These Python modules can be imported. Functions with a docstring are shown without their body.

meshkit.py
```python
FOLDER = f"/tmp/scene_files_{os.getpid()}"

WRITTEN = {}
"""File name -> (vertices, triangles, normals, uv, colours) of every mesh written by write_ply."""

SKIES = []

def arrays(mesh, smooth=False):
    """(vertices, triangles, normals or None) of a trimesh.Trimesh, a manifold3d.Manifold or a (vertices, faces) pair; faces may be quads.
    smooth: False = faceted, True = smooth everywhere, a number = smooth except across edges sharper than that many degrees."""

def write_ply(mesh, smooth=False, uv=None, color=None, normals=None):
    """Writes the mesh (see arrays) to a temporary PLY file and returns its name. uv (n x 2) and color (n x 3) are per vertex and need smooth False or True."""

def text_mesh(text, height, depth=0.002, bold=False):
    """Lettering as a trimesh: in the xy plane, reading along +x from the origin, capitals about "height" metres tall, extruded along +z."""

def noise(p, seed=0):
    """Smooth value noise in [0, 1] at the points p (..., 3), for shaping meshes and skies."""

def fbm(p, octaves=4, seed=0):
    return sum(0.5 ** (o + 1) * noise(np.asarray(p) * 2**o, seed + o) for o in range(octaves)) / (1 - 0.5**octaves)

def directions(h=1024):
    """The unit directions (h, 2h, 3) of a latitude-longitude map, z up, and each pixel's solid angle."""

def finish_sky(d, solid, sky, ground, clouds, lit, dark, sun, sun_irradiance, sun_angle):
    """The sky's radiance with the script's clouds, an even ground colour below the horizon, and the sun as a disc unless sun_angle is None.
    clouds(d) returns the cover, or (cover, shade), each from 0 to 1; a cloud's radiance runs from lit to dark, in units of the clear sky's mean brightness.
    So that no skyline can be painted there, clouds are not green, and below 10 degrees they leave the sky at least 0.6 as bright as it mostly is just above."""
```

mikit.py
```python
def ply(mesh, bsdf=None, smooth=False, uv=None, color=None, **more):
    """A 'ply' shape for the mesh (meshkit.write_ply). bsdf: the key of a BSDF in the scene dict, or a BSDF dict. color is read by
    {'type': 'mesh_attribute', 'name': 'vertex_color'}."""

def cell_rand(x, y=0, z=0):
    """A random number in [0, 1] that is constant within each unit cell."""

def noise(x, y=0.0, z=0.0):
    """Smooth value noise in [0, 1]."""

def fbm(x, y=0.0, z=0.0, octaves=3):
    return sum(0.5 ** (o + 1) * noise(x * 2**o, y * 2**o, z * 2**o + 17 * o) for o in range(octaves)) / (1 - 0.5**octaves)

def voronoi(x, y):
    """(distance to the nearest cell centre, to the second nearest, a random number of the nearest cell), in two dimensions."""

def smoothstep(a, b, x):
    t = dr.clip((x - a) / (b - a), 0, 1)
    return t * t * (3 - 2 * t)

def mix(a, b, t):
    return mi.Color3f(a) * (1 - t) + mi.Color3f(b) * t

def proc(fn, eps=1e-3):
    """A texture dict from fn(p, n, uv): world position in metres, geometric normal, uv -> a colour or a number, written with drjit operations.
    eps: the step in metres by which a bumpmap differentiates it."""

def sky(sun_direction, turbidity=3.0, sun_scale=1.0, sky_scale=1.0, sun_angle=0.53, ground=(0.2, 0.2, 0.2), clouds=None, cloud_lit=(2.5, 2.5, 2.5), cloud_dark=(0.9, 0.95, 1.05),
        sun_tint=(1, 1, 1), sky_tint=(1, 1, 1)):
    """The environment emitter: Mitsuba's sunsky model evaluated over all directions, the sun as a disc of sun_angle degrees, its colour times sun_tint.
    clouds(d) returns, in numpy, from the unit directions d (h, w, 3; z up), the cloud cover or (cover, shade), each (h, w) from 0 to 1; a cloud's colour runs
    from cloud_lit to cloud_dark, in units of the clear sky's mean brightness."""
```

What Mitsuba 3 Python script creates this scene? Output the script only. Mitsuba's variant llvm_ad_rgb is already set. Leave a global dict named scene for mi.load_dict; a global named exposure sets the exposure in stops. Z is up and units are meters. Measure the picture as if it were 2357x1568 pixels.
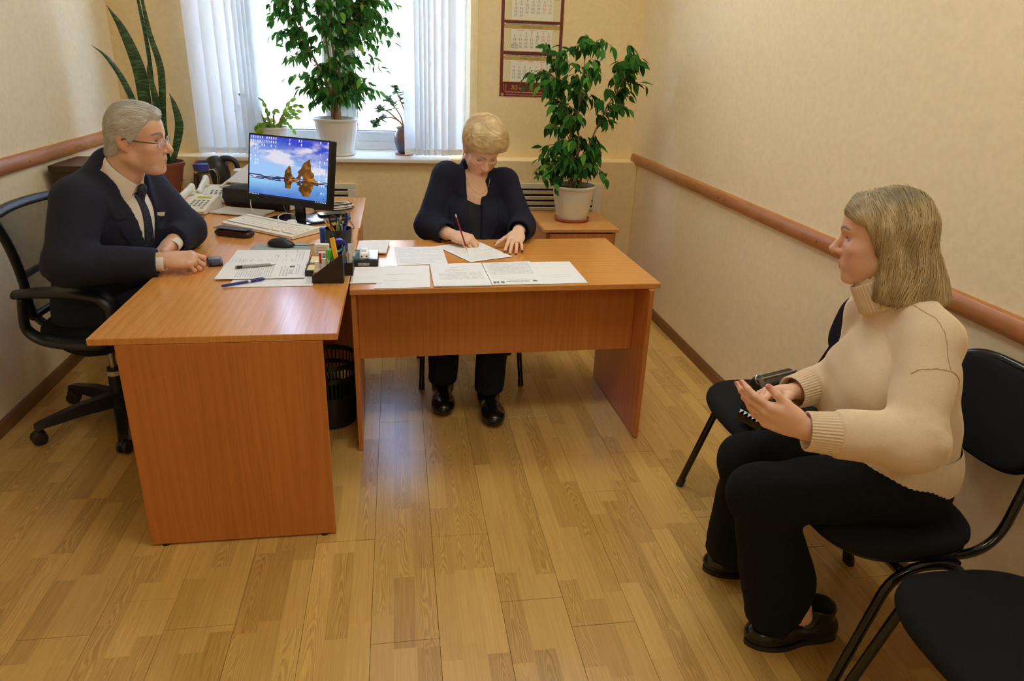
import math, random
import numpy as np, trimesh, drjit as dr, mitsuba as mi
import manifold3d as m3
import mikit, meshkit
from mikit import proc, noise, fbm, cell_rand, smoothstep, mix
from scipy.spatial import cKDTree

T = mi.ScalarTransform4f
scene, labels = {}, {}
rng = np.random.default_rng(7)

# ------------------------------------------------------------------ camera, sky, lamps, exposure
CAM = np.array([0.0, 0.0, 1.5378])
FWD = np.array([0.154198, 0.913956, -0.375376])
UPV = np.array([0.025350, 0.376136, 0.926218])
scene['camera'] = {'type': 'perspective', 'fov': 72.328, 'fov_axis': 'x',
                   'to_world': T().look_at(origin=CAM.tolist(), target=(CAM + FWD).tolist(), up=UPV.tolist()),
                   'near_clip': 0.05, 'far_clip': 500.0}
exposure = 0.2
SUN = (-0.55, -0.25, 0.80)
scene['sky'] = mikit.sky(SUN, turbidity=3.5, sun_scale=22.0, sky_scale=60.0, ground=(0.35, 0.35, 0.36))
LAMP = [7.2, 7.7, 7.1]
LAMP_SPOTS = [(0.2, -1.4), (1.0, -1.4), (0.2, 1.35), (1.0, 1.35), (0.2, 3.25), (1.0, 3.25)]
CEIL = 2.95
# ------------------------------------------------------------------ helpers
def lin(r, g, b):
    c = np.array([r, g, b], float) / 255
    return np.where(c < 0.04045, c / 12.92, ((c + 0.055) / 1.055) ** 2.4).tolist()


def rgb(c):
    return {'type': 'rgb', 'value': list(map(float, c))}


def mat(name, color, rough=0.5, metallic=0.0, spec=0.5, **more):
    c = color if isinstance(color, dict) else rgb(color)
    d = {'type': 'principled', 'base_color': c, 'roughness': rough, 'metallic': metallic, 'specular': spec}
    bump = more.pop('bump', None)
    d.update(more)
    if bump is not None:
        d = {'type': 'bumpmap', 'arbitrary': bump[0], 'scale': bump[1], 'bsdf': d}
    scene[name] = {'type': 'twosided', 'bsdf': d}
    return name


def numbered(name):
    if name not in labels and name not in scene:
        return name
    k = 1
    while f'{name}_{k:03d}' in labels or f'{name}_{k:03d}' in scene:
        k += 1
    return f'{name}_{k:03d}'


_used = {}


def part_key(parent, name):
    base = f'{parent}__{name}'
    n = _used.get(base, 0)
    _used[base] = n + 1
    return base if n == 0 else f'{base}_{n:03d}'


def thing(name, label, cat, group=None):
    key = numbered(name)
    labels[key] = {'label': label, 'category': cat}
    if group:
        labels[key]['group'] = group
    return key


def part(parent, name, mesh, bsdf, smooth=30, label=None, stuff=False, **kw):
    key = part_key(parent, name)
    scene[key] = mesh if isinstance(mesh, dict) else mikit.ply(mesh, bsdf, smooth, **kw)
    if label or stuff:
        labels[key] = {}
        if label:
            labels[key]['label'] = label
        if stuff:
            labels[key]['kind'] = 'stuff'
    return key


def single(name, mesh, bsdf, label, cat, group=None, smooth=30, stuff=False, **kw):
    key = thing(name, label, cat, group)
    scene[key] = mikit.ply(mesh, bsdf, smooth, **kw)
    if stuff:
        labels[key]['kind'] = 'stuff'
    return key


def struct(name, mesh, bsdf, smooth=False, label=None, **kw):
    scene[name] = mikit.ply(mesh, bsdf, smooth, **kw)
    labels[name] = {'kind': 'structure'}
    if label:
        labels[name]['label'] = label
    return name


def cat_(ms):
    return trimesh.util.concatenate([trimesh.Trimesh(np.asarray(m.vertices), np.asarray(m.faces), process=False) for m in ms])


def box(x0, x1, y0, y1, z0, z1, b=0.0):
    """chamfered box"""
    if b <= 0:
        m = trimesh.creation.box((x1 - x0, y1 - y0, z1 - z0))
        m.apply_translation(((x0 + x1) / 2, (y0 + y1) / 2, (z0 + z1) / 2))
        return m
    h = np.array([x1 - x0, y1 - y0, z1 - z0]) / 2
    pts = []
    for s in np.ndindex(2, 2, 2):
        sg = np.array(s) * 2 - 1
        for k in range(3):
            q = h - b
            q[k] = h[k]
            pts.append(sg * q)
    m = trimesh.convex.convex_hull(np.array(pts))
    m.apply_translation(((x0 + x1) / 2, (y0 + y1) / 2, (z0 + z1) / 2))
    return m


def rotz(m, a, c=(0, 0, 0)):
    m = m.copy()
    m.apply_transform(trimesh.transformations.rotation_matrix(a, [0, 0, 1], c))
    return m


def xf(m, M):
    m = m.copy()
    m.apply_transform(M)
    return m


def frame(o, x, y, z):
    M = np.eye(4)
    M[:3, 0], M[:3, 1], M[:3, 2], M[:3, 3] = x, y, z, o
    return M


def trs(loc=(0, 0, 0), rz=0.0, rx=0.0, ry=0.0, s=1.0):
    R = trimesh.transformations.euler_matrix(rx, ry, rz, 'sxyz')
    R[:3, :3] *= s
    R[:3, 3] = loc
    return R


def spline(pts, n):
    """Catmull-Rom through pts, n samples per segment"""
    P = np.asarray(pts, float)
    P = np.vstack([2 * P[0] - P[1], P, 2 * P[-1] - P[-2]])
    out = []
    for i in range(1, len(P) - 2):
        for t in np.linspace(0, 1, n, endpoint=False):
            a, b, c, d = P[i - 1], P[i], P[i + 1], P[i + 2]
            out.append(0.5 * (2 * b + (c - a) * t + (2 * a - 5 * b + 4 * c - d) * t * t + (3 * b - a - 3 * c + d) * t ** 3))
    out.append(P[-2])
    return np.array(out)


def tube(pts, r, sides=10, caps=True, flat=1.0):
    """polyline tube, radius scalar or per point"""
    P = np.asarray(pts, float)
    n = len(P)
    r = np.broadcast_to(np.asarray(r, float), (n,))
    t = np.gradient(P, axis=0)
    t /= np.linalg.norm(t, axis=1, keepdims=True) + 1e-12
    a = np.cross(t[0], [0, 0, 1.0] if abs(t[0][2]) < 0.9 else [1.0, 0, 0])
    a /= np.linalg.norm(a)
    A = []
    for i in range(n):
        a = a - t[i] * (a @ t[i])
        a /= np.linalg.norm(a) + 1e-12
        A.append(a)
    A = np.array(A)
    B = np.cross(t, A)
    th = np.arange(sides) * 2 * np.pi / sides
    V = (P[:, None] + r[:, None, None] * (np.cos(th)[None, :, None] * A[:, None] + flat * np.sin(th)[None, :, None] * B[:, None])).reshape(-1, 3)
    i, j = np.meshgrid(np.arange(n - 1), np.arange(sides), indexing='ij')
    q = np.stack([i * sides + j, i * sides + (j + 1) % sides, (i + 1) * sides + (j + 1) % sides, (i + 1) * sides + j], -1).reshape(-1, 4)
    F = np.vstack([q[:, [0, 1, 2]], q[:, [0, 2, 3]]])
    if caps:
        V = np.vstack([V, P[0], P[-1]])
        k = np.arange(sides)
        F = np.vstack([F, np.stack([np.full(sides, n * sides), (k + 1) % sides, k], 1),
                       np.stack([np.full(sides, n * sides + 1), (n - 1) * sides + k, (n - 1) * sides + (k + 1) % sides], 1)])
    return trimesh.Trimesh(V, F, process=False)


def rounded_path(pts, rad, n=6):
    """polyline with its corners rounded"""
    P = [np.asarray(p, float) for p in pts]
    out = [P[0]]
    for i in range(1, len(P) - 1):
        a, b, c = P[i - 1], P[i], P[i + 1]
        u, v = a - b, c - b
        lu, lv = np.linalg.norm(u), np.linalg.norm(v)
        d = min(rad, lu * 0.49, lv * 0.49)
        p0, p1 = b + u / lu * d, b + v / lv * d
        for t in np.linspace(0, 1, n):
            out.append((1 - t) ** 2 * p0 + 2 * t * (1 - t) * b + t * t * p1)
    out.append(P[-1])
    return np.array(out)


def lathe(profile, sections=40, center=(0, 0, 0)):
    """profile: list of (r, z)"""
    pr = np.asarray(profile, float)
    th = np.arange(sections) * 2 * np.pi / sections
    V = np.stack([pr[:, None, 0] * np.cos(th), pr[:, None, 0] * np.sin(th), np.broadcast_to(pr[:, None, 1], (len(pr), sections))], -1).reshape(-1, 3) + np.asarray(center, float)
    n = len(pr)
    i, j = np.meshgrid(np.arange(n - 1), np.arange(sections), indexing='ij')
    q = np.stack([i * sections + j, i * sections + (j + 1) % sections, (i + 1) * sections + (j + 1) % sections, (i + 1) * sections + j], -1).reshape(-1, 4)
    return trimesh.Trimesh(V, np.vstack([q[:, [0, 1, 2]], q[:, [0, 2, 3]]]), process=False)


def extrude(poly, z0, z1):
    from shapely.geometry import Polygon
    pg = poly if hasattr(poly, 'exterior') else Polygon(poly)
    m = trimesh.creation.extrude_polygon(pg, z1 - z0, engine='earcut')
    m.apply_translation((0, 0, z0))
    return m


def bar(a, b, w, h, up=(0, 0, 1), bev=0.0):
    """box bar from a to b"""
    a, b = np.asarray(a, float), np.asarray(b, float)
    d = b - a
    L = np.linalg.norm(d)
    d /= L
    s = np.cross(up, d)
    s /= np.linalg.norm(s)
    u = np.cross(d, s)
    m = box(-w / 2, w / 2, 0, L, -h / 2, h / 2, bev)
    return xf(m, frame(a, -s, d, u))


def sheet(corners, nu=8, nv=8, lift=None, thick=0.0006, seed=0, curl=0.002):
    """thin paper: four corners (00,10,11,01), a solid sheet with uv"""
    c = [np.asarray(q, float) for q in corners]
    u, v = np.meshgrid(np.linspace(0, 1, nu + 1), np.linspace(0, 1, nv + 1))
    P = ((1 - u) * (1 - v))[..., None] * c[0] + (u * (1 - v))[..., None] * c[1] + (u * v)[..., None] * c[2] + ((1 - u) * v)[..., None] * c[3]
    z = curl * meshkit.noise(np.stack([P[..., 0] * 9 + seed * 3.1, P[..., 1] * 9, 0 * u + seed], -1), seed)
    P = P + np.stack([0 * z, 0 * z, z], -1)
    n = (nu + 1) * (nv + 1)
    top = P.reshape(-1, 3)
    bot = top - [0, 0, thick]
    idx = np.arange(n).reshape(nv + 1, nu + 1)
    a, b, cc, d = idx[:-1, :-1].ravel(), idx[:-1, 1:].ravel(), idx[1:, 1:].ravel(), idx[1:, :-1].ravel()
    F = [np.stack([a, b, cc], 1), np.stack([a, cc, d], 1), np.stack([a, cc, b], 1) + n, np.stack([a, d, cc], 1) + n]
    rim = np.concatenate([idx[0, :], idx[1:, -1], idx[-1, -2::-1], idx[-2:0:-1, 0]])
    r2 = np.roll(rim, -1)
    F += [np.stack([rim, rim + n, r2 + n], 1), np.stack([rim, r2 + n, r2], 1)]
    uv = np.stack([u.ravel(), v.ravel()], 1)
    return trimesh.Trimesh(np.vstack([top, bot]), np.vstack(F), process=False), np.vstack([uv, uv * 0 + [-5, -5]])


def superellipse(a, b, e=3.0, n=48):
    t = np.arange(n) * 2 * np.pi / n
    return np.stack([a * np.sign(np.cos(t)) * np.abs(np.cos(t)) ** (2 / e), b * np.sign(np.sin(t)) * np.abs(np.sin(t)) ** (2 / e)], 1)


def cushion(outline, thick, edge=0.012, dome=0.006):
    """padded slab from a closed outline (n,2) about the origin, in the xy plane, z from 0 to thick"""
    o = np.asarray(outline, float)
    rings = []
    for s, z in ((1 - edge / 0.2, 0.0), (1 - edge * 0.3 / 0.2, thick * 0.12), (1.0, thick * 0.4), (1 - edge * 0.12 / 0.2, thick * 0.7), (1 - edge * 0.6 / 0.2, thick * 0.92),
                 (1 - edge * 1.4 / 0.2, thick), (0.7, thick + dome * 0.55), (0.35, thick + dome * 0.9)):
        rings.append(np.column_stack([o * s, np.full(len(o), z)]))
    n = len(o)
    V = np.vstack(rings + [[[0, 0, thick + dome]], [[0, 0, 0]]])
    F = []
    k = np.arange(n)
    for i in range(len(rings) - 1):
        a, b, c, d = i * n + k, i * n + (k + 1) % n, (i + 1) * n + (k + 1) % n, (i + 1) * n + k
        F += [np.stack([a, b, c], 1), np.stack([a, c, d], 1)]
    L = len(rings)
    F.append(np.stack([(L - 1) * n + k, (L - 1) * n + (k + 1) % n, np.full(n, L * n)], 1))
    F.append(np.stack([(k + 1) % n, k, np.full(n, L * n + 1)], 1))
    return trimesh.Trimesh(V, np.vstack(F), process=False)


def sphere(r, c=(0, 0, 0), sub=2, s=(1, 1, 1)):
    m = trimesh.creation.icosphere(sub, r)
    m.vertices = m.vertices * np.asarray(s) + np.asarray(c)
    return m


_glyph = {}


def text(s, height, depth=0.0006, bold=False):
    """lettering centred on the origin in xy, extruded along z"""
    k = (s, bold)
    if k not in _glyph:
        _glyph[k] = meshkit.text_mesh(s, 1.0, 0.02, bold)
    m = _glyph[k].copy()
    m.vertices = m.vertices * [height, height, depth / 0.02]
    b = m.bounds
    m.apply_translation((-(b[0][0] + b[1][0]) / 2, -(b[0][1] + b[1][1]) / 2, 0))
    return m
# ------------------------------------------------------------------ materials
def c3(r, g, b):
    return mi.Color3f(*lin(r, g, b))


def wood_fn(dark, light, axis):
    d, l = lin(*dark), lin(*light)

    def fn(p, n, uv):
        if axis == 'y':
            a, s, o = p.x, p.y, p.z
        elif axis == 'x':
            a, s, o = p.y, p.x, p.z
        else:
            a, s, o = p.x + p.y, p.z, p.x - p.y
        wob = fbm(a * 6, s * 0.9, o * 0.7 + 3.3, octaves=2)
        ring = a * 30 + wob * 4
        ring = ring - dr.floor(ring)
        ring = smoothstep(0.0, 0.75, ring) * (1 - smoothstep(0.85, 1.0, ring))
        streak = fbm(a * 260, s * 5, o * 2, octaves=2)
        pore = smoothstep(0.62, 0.8, noise(a * 520, s * 16, o * 3))
        t = 0.52 + 0.16 * (ring - 0.5) + 0.5 * (streak - 0.5) + 0.4 * (wob - 0.5) - 0.16 * pore
        return mix(d, l, dr.clip(t, 0, 1))
    return fn


S0, BW = -0.1105, 0.1925


def floor_fn(p, n, uv):
    u = (p.x - S0) / (BW / 3)
    col = dr.floor(u)
    brd = dr.floor((p.x - S0) / BW)
    v = p.y / 0.34 + cell_rand(col, 3, 5) * 7
    v = v + 0.35 * noise(v * 0.9, col * 5.3)
    row = dr.floor(v)
    k = cell_rand(col, row, 1)
    k2 = cell_rand(col, row, 9)
    fx = u - col
    wob = fbm(p.x * 22 + k * 40, p.y * 3.2 + k2 * 30, k * 9, octaves=3)
    cath = (fx - 0.5) * (fx - 0.5) * (2.5 + 4 * k2) + wob * 3.0 + p.y * (1.2 * k2 - 0.6) * 4
    ring = cath * 4.5
    ring = ring - dr.floor(ring)
    ring = smoothstep(0.1, 0.55, ring) * (1 - smoothstep(0.7, 1.0, ring))
    streak = fbm(p.x * 300, p.y * 9, k * 7, octaves=2)
    amp = smoothstep(0.35, 0.75, k2)
    t = 0.56 + 0.44 * (k - 0.5) - 0.36 * amp * (ring - 0.35) + 0.42 * (streak - 0.5)
    base = mix(lin(156, 116, 56), lin(214, 175, 102), dr.clip(t, 0, 1))
    return base * (0.94 + 0.12 * cell_rand(brd, 4, 4))


def plaster_col(base, warm):
    b, w = lin(*base), lin(*warm)

    def fn(p, n, uv):
        t = fbm(p.x * 1.1 + p.y * 0.9, p.z * 1.3, 2.0, octaves=3)
        g = fbm(p.x * 60 + p.y * 60, p.z * 60, 5.0, octaves=2)
        return mix(b, w, dr.clip(t, 0, 1)) * (0.95 + 0.1 * g)
    return fn


def plaster_bump(p, n, uv):
    return fbm((p.x + p.y) * 190, p.z * 190, (p.x - p.y) * 60, octaves=2)


mat('laminate', proc(floor_fn), 0.24, spec=0.5)
mat('floor_gap', lin(46, 34, 20), 0.9)
mat('wall_paint', proc(plaster_col((234, 216, 178), (237, 220, 184))), 0.75, spec=0.25, bump=(proc(plaster_bump, 2e-3), 0.0010))
mat('wall_paint_back', proc(plaster_col((236, 212, 160), (239, 216, 167))), 0.7, spec=0.25, bump=(proc(plaster_bump, 2e-3), 0.0007))
mat('ceiling_paint', lin(236, 232, 222), 0.8, spec=0.2)
mat('rail_wood', proc(wood_fn((150, 92, 48), (190, 126, 72), 'y')), 0.38)
mat('baseboard_wood', proc(wood_fn((96, 60, 30), (132, 88, 48), 'y')), 0.45)
mat('desk_top', proc(wood_fn((180, 116, 54), (217, 155, 86), 'y')), 0.21, spec=0.5)
mat('desk_top_x', proc(wood_fn((180, 116, 54), (214, 152, 82), 'x')), 0.21, spec=0.5)
mat('desk_panel', proc(wood_fn((164, 94, 40), (194, 124, 62), 'z')), 0.33, spec=0.45)
mat('pvc_white', lin(238, 240, 243), 0.3)
mat('sill_white', lin(232, 230, 222), 0.18)
mat('grille_paint', lin(226, 222, 204), 0.45)
mat('dark_void', lin(40, 34, 26), 0.9)
mat('metal', lin(190, 188, 184), 0.28, 1.0)
mat('screw_metal', lin(70, 55, 40), 0.4, 0.6)
mat('black_plastic', lin(24, 24, 26), 0.38)
mat('black_gloss', lin(12, 12, 14), 0.14)
mat('black_fabric', proc(lambda p, n, uv: mix(lin(15, 15, 17), lin(29, 29, 32), fbm(p.x * 700, p.y * 700, p.z * 700, octaves=2))), 0.9, spec=0.2)
scene['glass_pane'] = {'type': 'thindielectric', 'int_ior': 1.5}
scene['glass'] = {'type': 'dielectric', 'int_ior': 1.5}
scene['blind_fabric'] = {'type': 'principledthin', 'base_color': rgb(lin(240, 240, 238)), 'roughness': 0.8, 'diff_trans': 0.85, 'spec_trans': 0.0}

# ------------------------------------------------------------------ the room
XL, XR, YB, YF, LEDGE = -1.6645, 1.6026, 4.83, -3.2, 0.905
YLOW = 4.66
struct('floor', box(XL, XR, YF, YLOW, -0.06, -0.009), 'floor_gap')
JOINTS = {-1: 1.996, 1: 1.987, 0: 1.532, 2: 1.653, 3: 1.53, 5: 2.464, 4: 2.193, -3: 1.653, -5: 1.66, 6: 1.994, 7: 3.077, 8: 2.913}
BL = 1.286
for c in range(math.floor((XL - S0) / BW), math.ceil((XR - S0) / BW)):
    x0, x1 = max(S0 + c * BW, XL + 0.004), min(S0 + (c + 1) * BW, XR - 0.004)
    if x1 - x0 < 0.02:
        continue
    j = JOINTS.get(c, 1.2 + 1.1 * ((c * 0.618) % 1))
    j -= BL * math.ceil((j - YF) / BL)
    while j < YLOW:
        y0, y1 = max(j, YF + 0.004), min(j + BL, YLOW - 0.004)
        if y1 - y0 > 0.03:
            g = 0.00045
            ge = rng.uniform(0.0003, 0.0010) if c in JOINTS else 0.0003
            part('floor', 'board', box(x0 + g, x1 - g, y0 + ge, y1 - ge, -0.008, 0.0, 0.0005), 'laminate', False)
        j += BL


def wall_slab(x0, x1, y0, y1, z0, z1):
    return box(x0, x1, y0, y1, z0, z1)


struct('wall_left', wall_slab(XL - 0.2, XL, YF, YB + 0.2, 0, CEIL), 'wall_paint')
struct('wall_right', wall_slab(XR, XR + 0.2, YF, YB + 0.2, 0, CEIL), 'wall_paint')
struct('wall_front', wall_slab(XL - 0.2, XR + 0.2, YF - 0.2, YF, 0, CEIL), 'wall_paint')
struct('ceiling', box(XL - 0.2, XR + 0.2, YF - 0.2, YB + 0.45, CEIL, CEIL + 0.2), 'ceiling_paint')
WX0, WX1, WTOP, YW = -1.18, 0.525, 2.70, 5.05
struct('wall_back', cat_([wall_slab(XL, WX0, YB, YB + 0.42, LEDGE - 0.3, CEIL), wall_slab(WX1, XR, YB, YB + 0.42, LEDGE - 0.3, CEIL), wall_slab(WX0, WX1, YB, YB + 0.42, WTOP, CEIL),
                          box(XL, XR, YLOW, YB + 0.42, 0, LEDGE - 0.002, 0.004)]), 'wall_paint_back')
# a paint strip edging the window reveal
struct('trim_1', box(0.47, 0.525, YB - 0.012, YB, LEDGE, CEIL, 0.004), 'wall_paint_back')
struct('window_sill', cat_([box(-1.215, 0.335, YLOW - 0.045, YW + 0.01, LEDGE - 0.022, LEDGE + 0.004, 0.005)]), 'sill_white', label='white marbled window sill')


def baseboard(name, x, sgn):
    prof = [(0, 0), (0.016, 0), (0.016, 0.02), (0.012, 0.05), (0.005, 0.058), (0, 0.06)]
    y0, y1 = YF, YLOW
    V = [[x + sgn * a, y, z] for y in (y0, y1) for a, z in prof]
    n = len(prof)
    F = []
    for i in range(n):
        k = (i + 1) % n
        F += [[i, k, n + k], [i, n + k, n + i]]
    m = trimesh.Trimesh(V, F, process=False)
    m.fix_normals()
    struct(name, m, 'baseboard_wood')


baseboard('baseboard_left', XL, 1)
baseboard('baseboard_right', XR, -1)


def chair_rail(name, x, sgn, z0, z1, y0, y1, label, screws):
    key = thing(name, label, 'wall rail')
    n = 14
    th = np.linspace(-np.pi / 2, np.pi / 2, n)
    zc, h = (z0 + z1) / 2, (z1 - z0) / 2
    prof = [(0.0, z0)] + [(0.004 + 0.022 * np.cos(t) ** 0.7, zc + h * np.sin(t)) for t in th[1:-1]] + [(0.0, z1)]
    V = [[x + sgn * a, y, z] for y in (y0, y1) for a, z in prof]
    k = len(prof)
    F = []
    for i in range(k):
        j = (i + 1) % k
        F += [[i, j, k + j], [i, k + j, k + i]]
    for i in range(1, k - 1):
        F += [[0, i + 1, i], [k, k + i, k + i + 1]]
    m = trimesh.Trimesh(V, F, process=False)
    m.fix_normals()
    part(key, 'board', m, 'rail_wood', 40)
    for y, dz in screws:
        s = lathe([(0, 0.0008), (0.0035, 0.0005), (0.0042, 0), (0, 0)], 12)
        part(key, 'screw', xf(s, frame((x + sgn * 0.0262, y, zc + dz), (0, 1, 0), (0, 0, 1), (sgn, 0, 0))), 'screw_metal')


chair_rail('wall_rail', XR, -1, 0.889, 0.953, YF, 4.74, 'varnished wooden wall rail along the right wall behind the seated woman in beige', [(4.66, 0.004), (3.9, 0), (3.31, 0.0), (3.24, 0.0), (2.42, 0), (1.3, 0)])
chair_rail('wall_rail', XL, 1, 0.995, 1.064, YF, YB - 0.02, 'varnished wooden wall rail along the left wall behind the man', [(3.52, -0.004), (4.02, -0.002)])

# ceiling lamps: square panels in white trays (above the frame)
for i, (x, y) in enumerate(LAMP_SPOTS):
    k = thing('ceiling_lamp', 'square white ceiling light panel %s, %s of the two' % (('behind the camera', 'over the open floor', 'over the writing table')[i // 2], ('left', 'right')[i % 2]), 'ceiling lamp', 'ceiling light panels')
    part(k, 'tray', cat_([box(x - 0.3, x + 0.3, y - 0.3, y - 0.28, CEIL - 0.05, CEIL, 0.002), box(x - 0.3, x + 0.3, y + 0.28, y + 0.3, CEIL - 0.05, CEIL, 0.002),
                          box(x - 0.3, x - 0.28, y - 0.28, y + 0.28, CEIL - 0.05, CEIL, 0.002), box(x + 0.28, x + 0.3, y - 0.28, y + 0.28, CEIL - 0.05, CEIL, 0.002)]), 'pvc_white')
    q = trimesh.Trimesh([[x - 0.28, y - 0.28, CEIL - 0.04], [x + 0.28, y - 0.28, CEIL - 0.04], [x + 0.28, y + 0.28, CEIL - 0.04], [x - 0.28, y + 0.28, CEIL - 0.04]], [[0, 2, 1], [0, 3, 2]], process=False)
    pk = part(k, 'diffuser', q, 'pvc_white', False)
    scene[pk]['emitter'] = {'type': 'area', 'radiance': rgb(LAMP)}

# ------------------------------------------------------------------ the window
FB, FT, MX = LEDGE + 0.004, WTOP, -0.365
struct('window_1', cat_([box(WX0, WX1, YW, YW + 0.07, FB, FB + 0.06, 0.004), box(WX0, WX1, YW, YW + 0.07, FT - 0.06, FT, 0.004),
                         box(WX0, WX0 + 0.06, YW, YW + 0.07, FB + 0.06, FT - 0.06, 0.004), box(WX1 - 0.06, WX1, YW, YW + 0.07, FB + 0.06, FT - 0.06, 0.004),
                         box(MX - 0.04, MX + 0.04, YW, YW + 0.07, FB + 0.06, FT - 0.06, 0.004)]), 'pvc_white')
for a, b in ((WX0 + 0.06, MX - 0.04), (MX + 0.04, WX1 - 0.06)):
    z0, z1 = FB + 0.06, FT - 0.06
    part('window_1', 'sash', cat_([box(a, b, YW - 0.012, YW + 0.05, z0, z0 + 0.065, 0.006), box(a, b, YW - 0.012, YW + 0.05, z1 - 0.065, z1, 0.006),
                                   box(a, a + 0.06, YW - 0.012, YW + 0.05, z0 + 0.065, z1 - 0.065, 0.006), box(b - 0.06, b, YW - 0.012, YW + 0.05, z0 + 0.065, z1 - 0.065, 0.006)]), 'pvc_white', False)
    part('window_1', 'gasket', cat_([box(a + 0.055, b - 0.055, YW + 0.005, YW + 0.015, z0 + 0.062, z0 + 0.069), box(a + 0.055, a + 0.064, YW + 0.005, YW + 0.015, z0 + 0.062, z1 - 0.062),
                                     box(b - 0.064, b - 0.055, YW + 0.005, YW + 0.015, z0 + 0.062, z1 - 0.062)]), 'black_plastic', False, label='black rubber gasket')
    g = trimesh.Trimesh([[a + 0.06, YW + 0.02, z0 + 0.065], [b - 0.06, YW + 0.02, z0 + 0.065], [b - 0.06, YW + 0.02, z1 - 0.065], [a + 0.06, YW + 0.02, z1 - 0.065]], [[0, 1, 2], [0, 2, 3]], process=False)
    part('window_1', 'pane', g, 'glass_pane', False)


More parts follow.
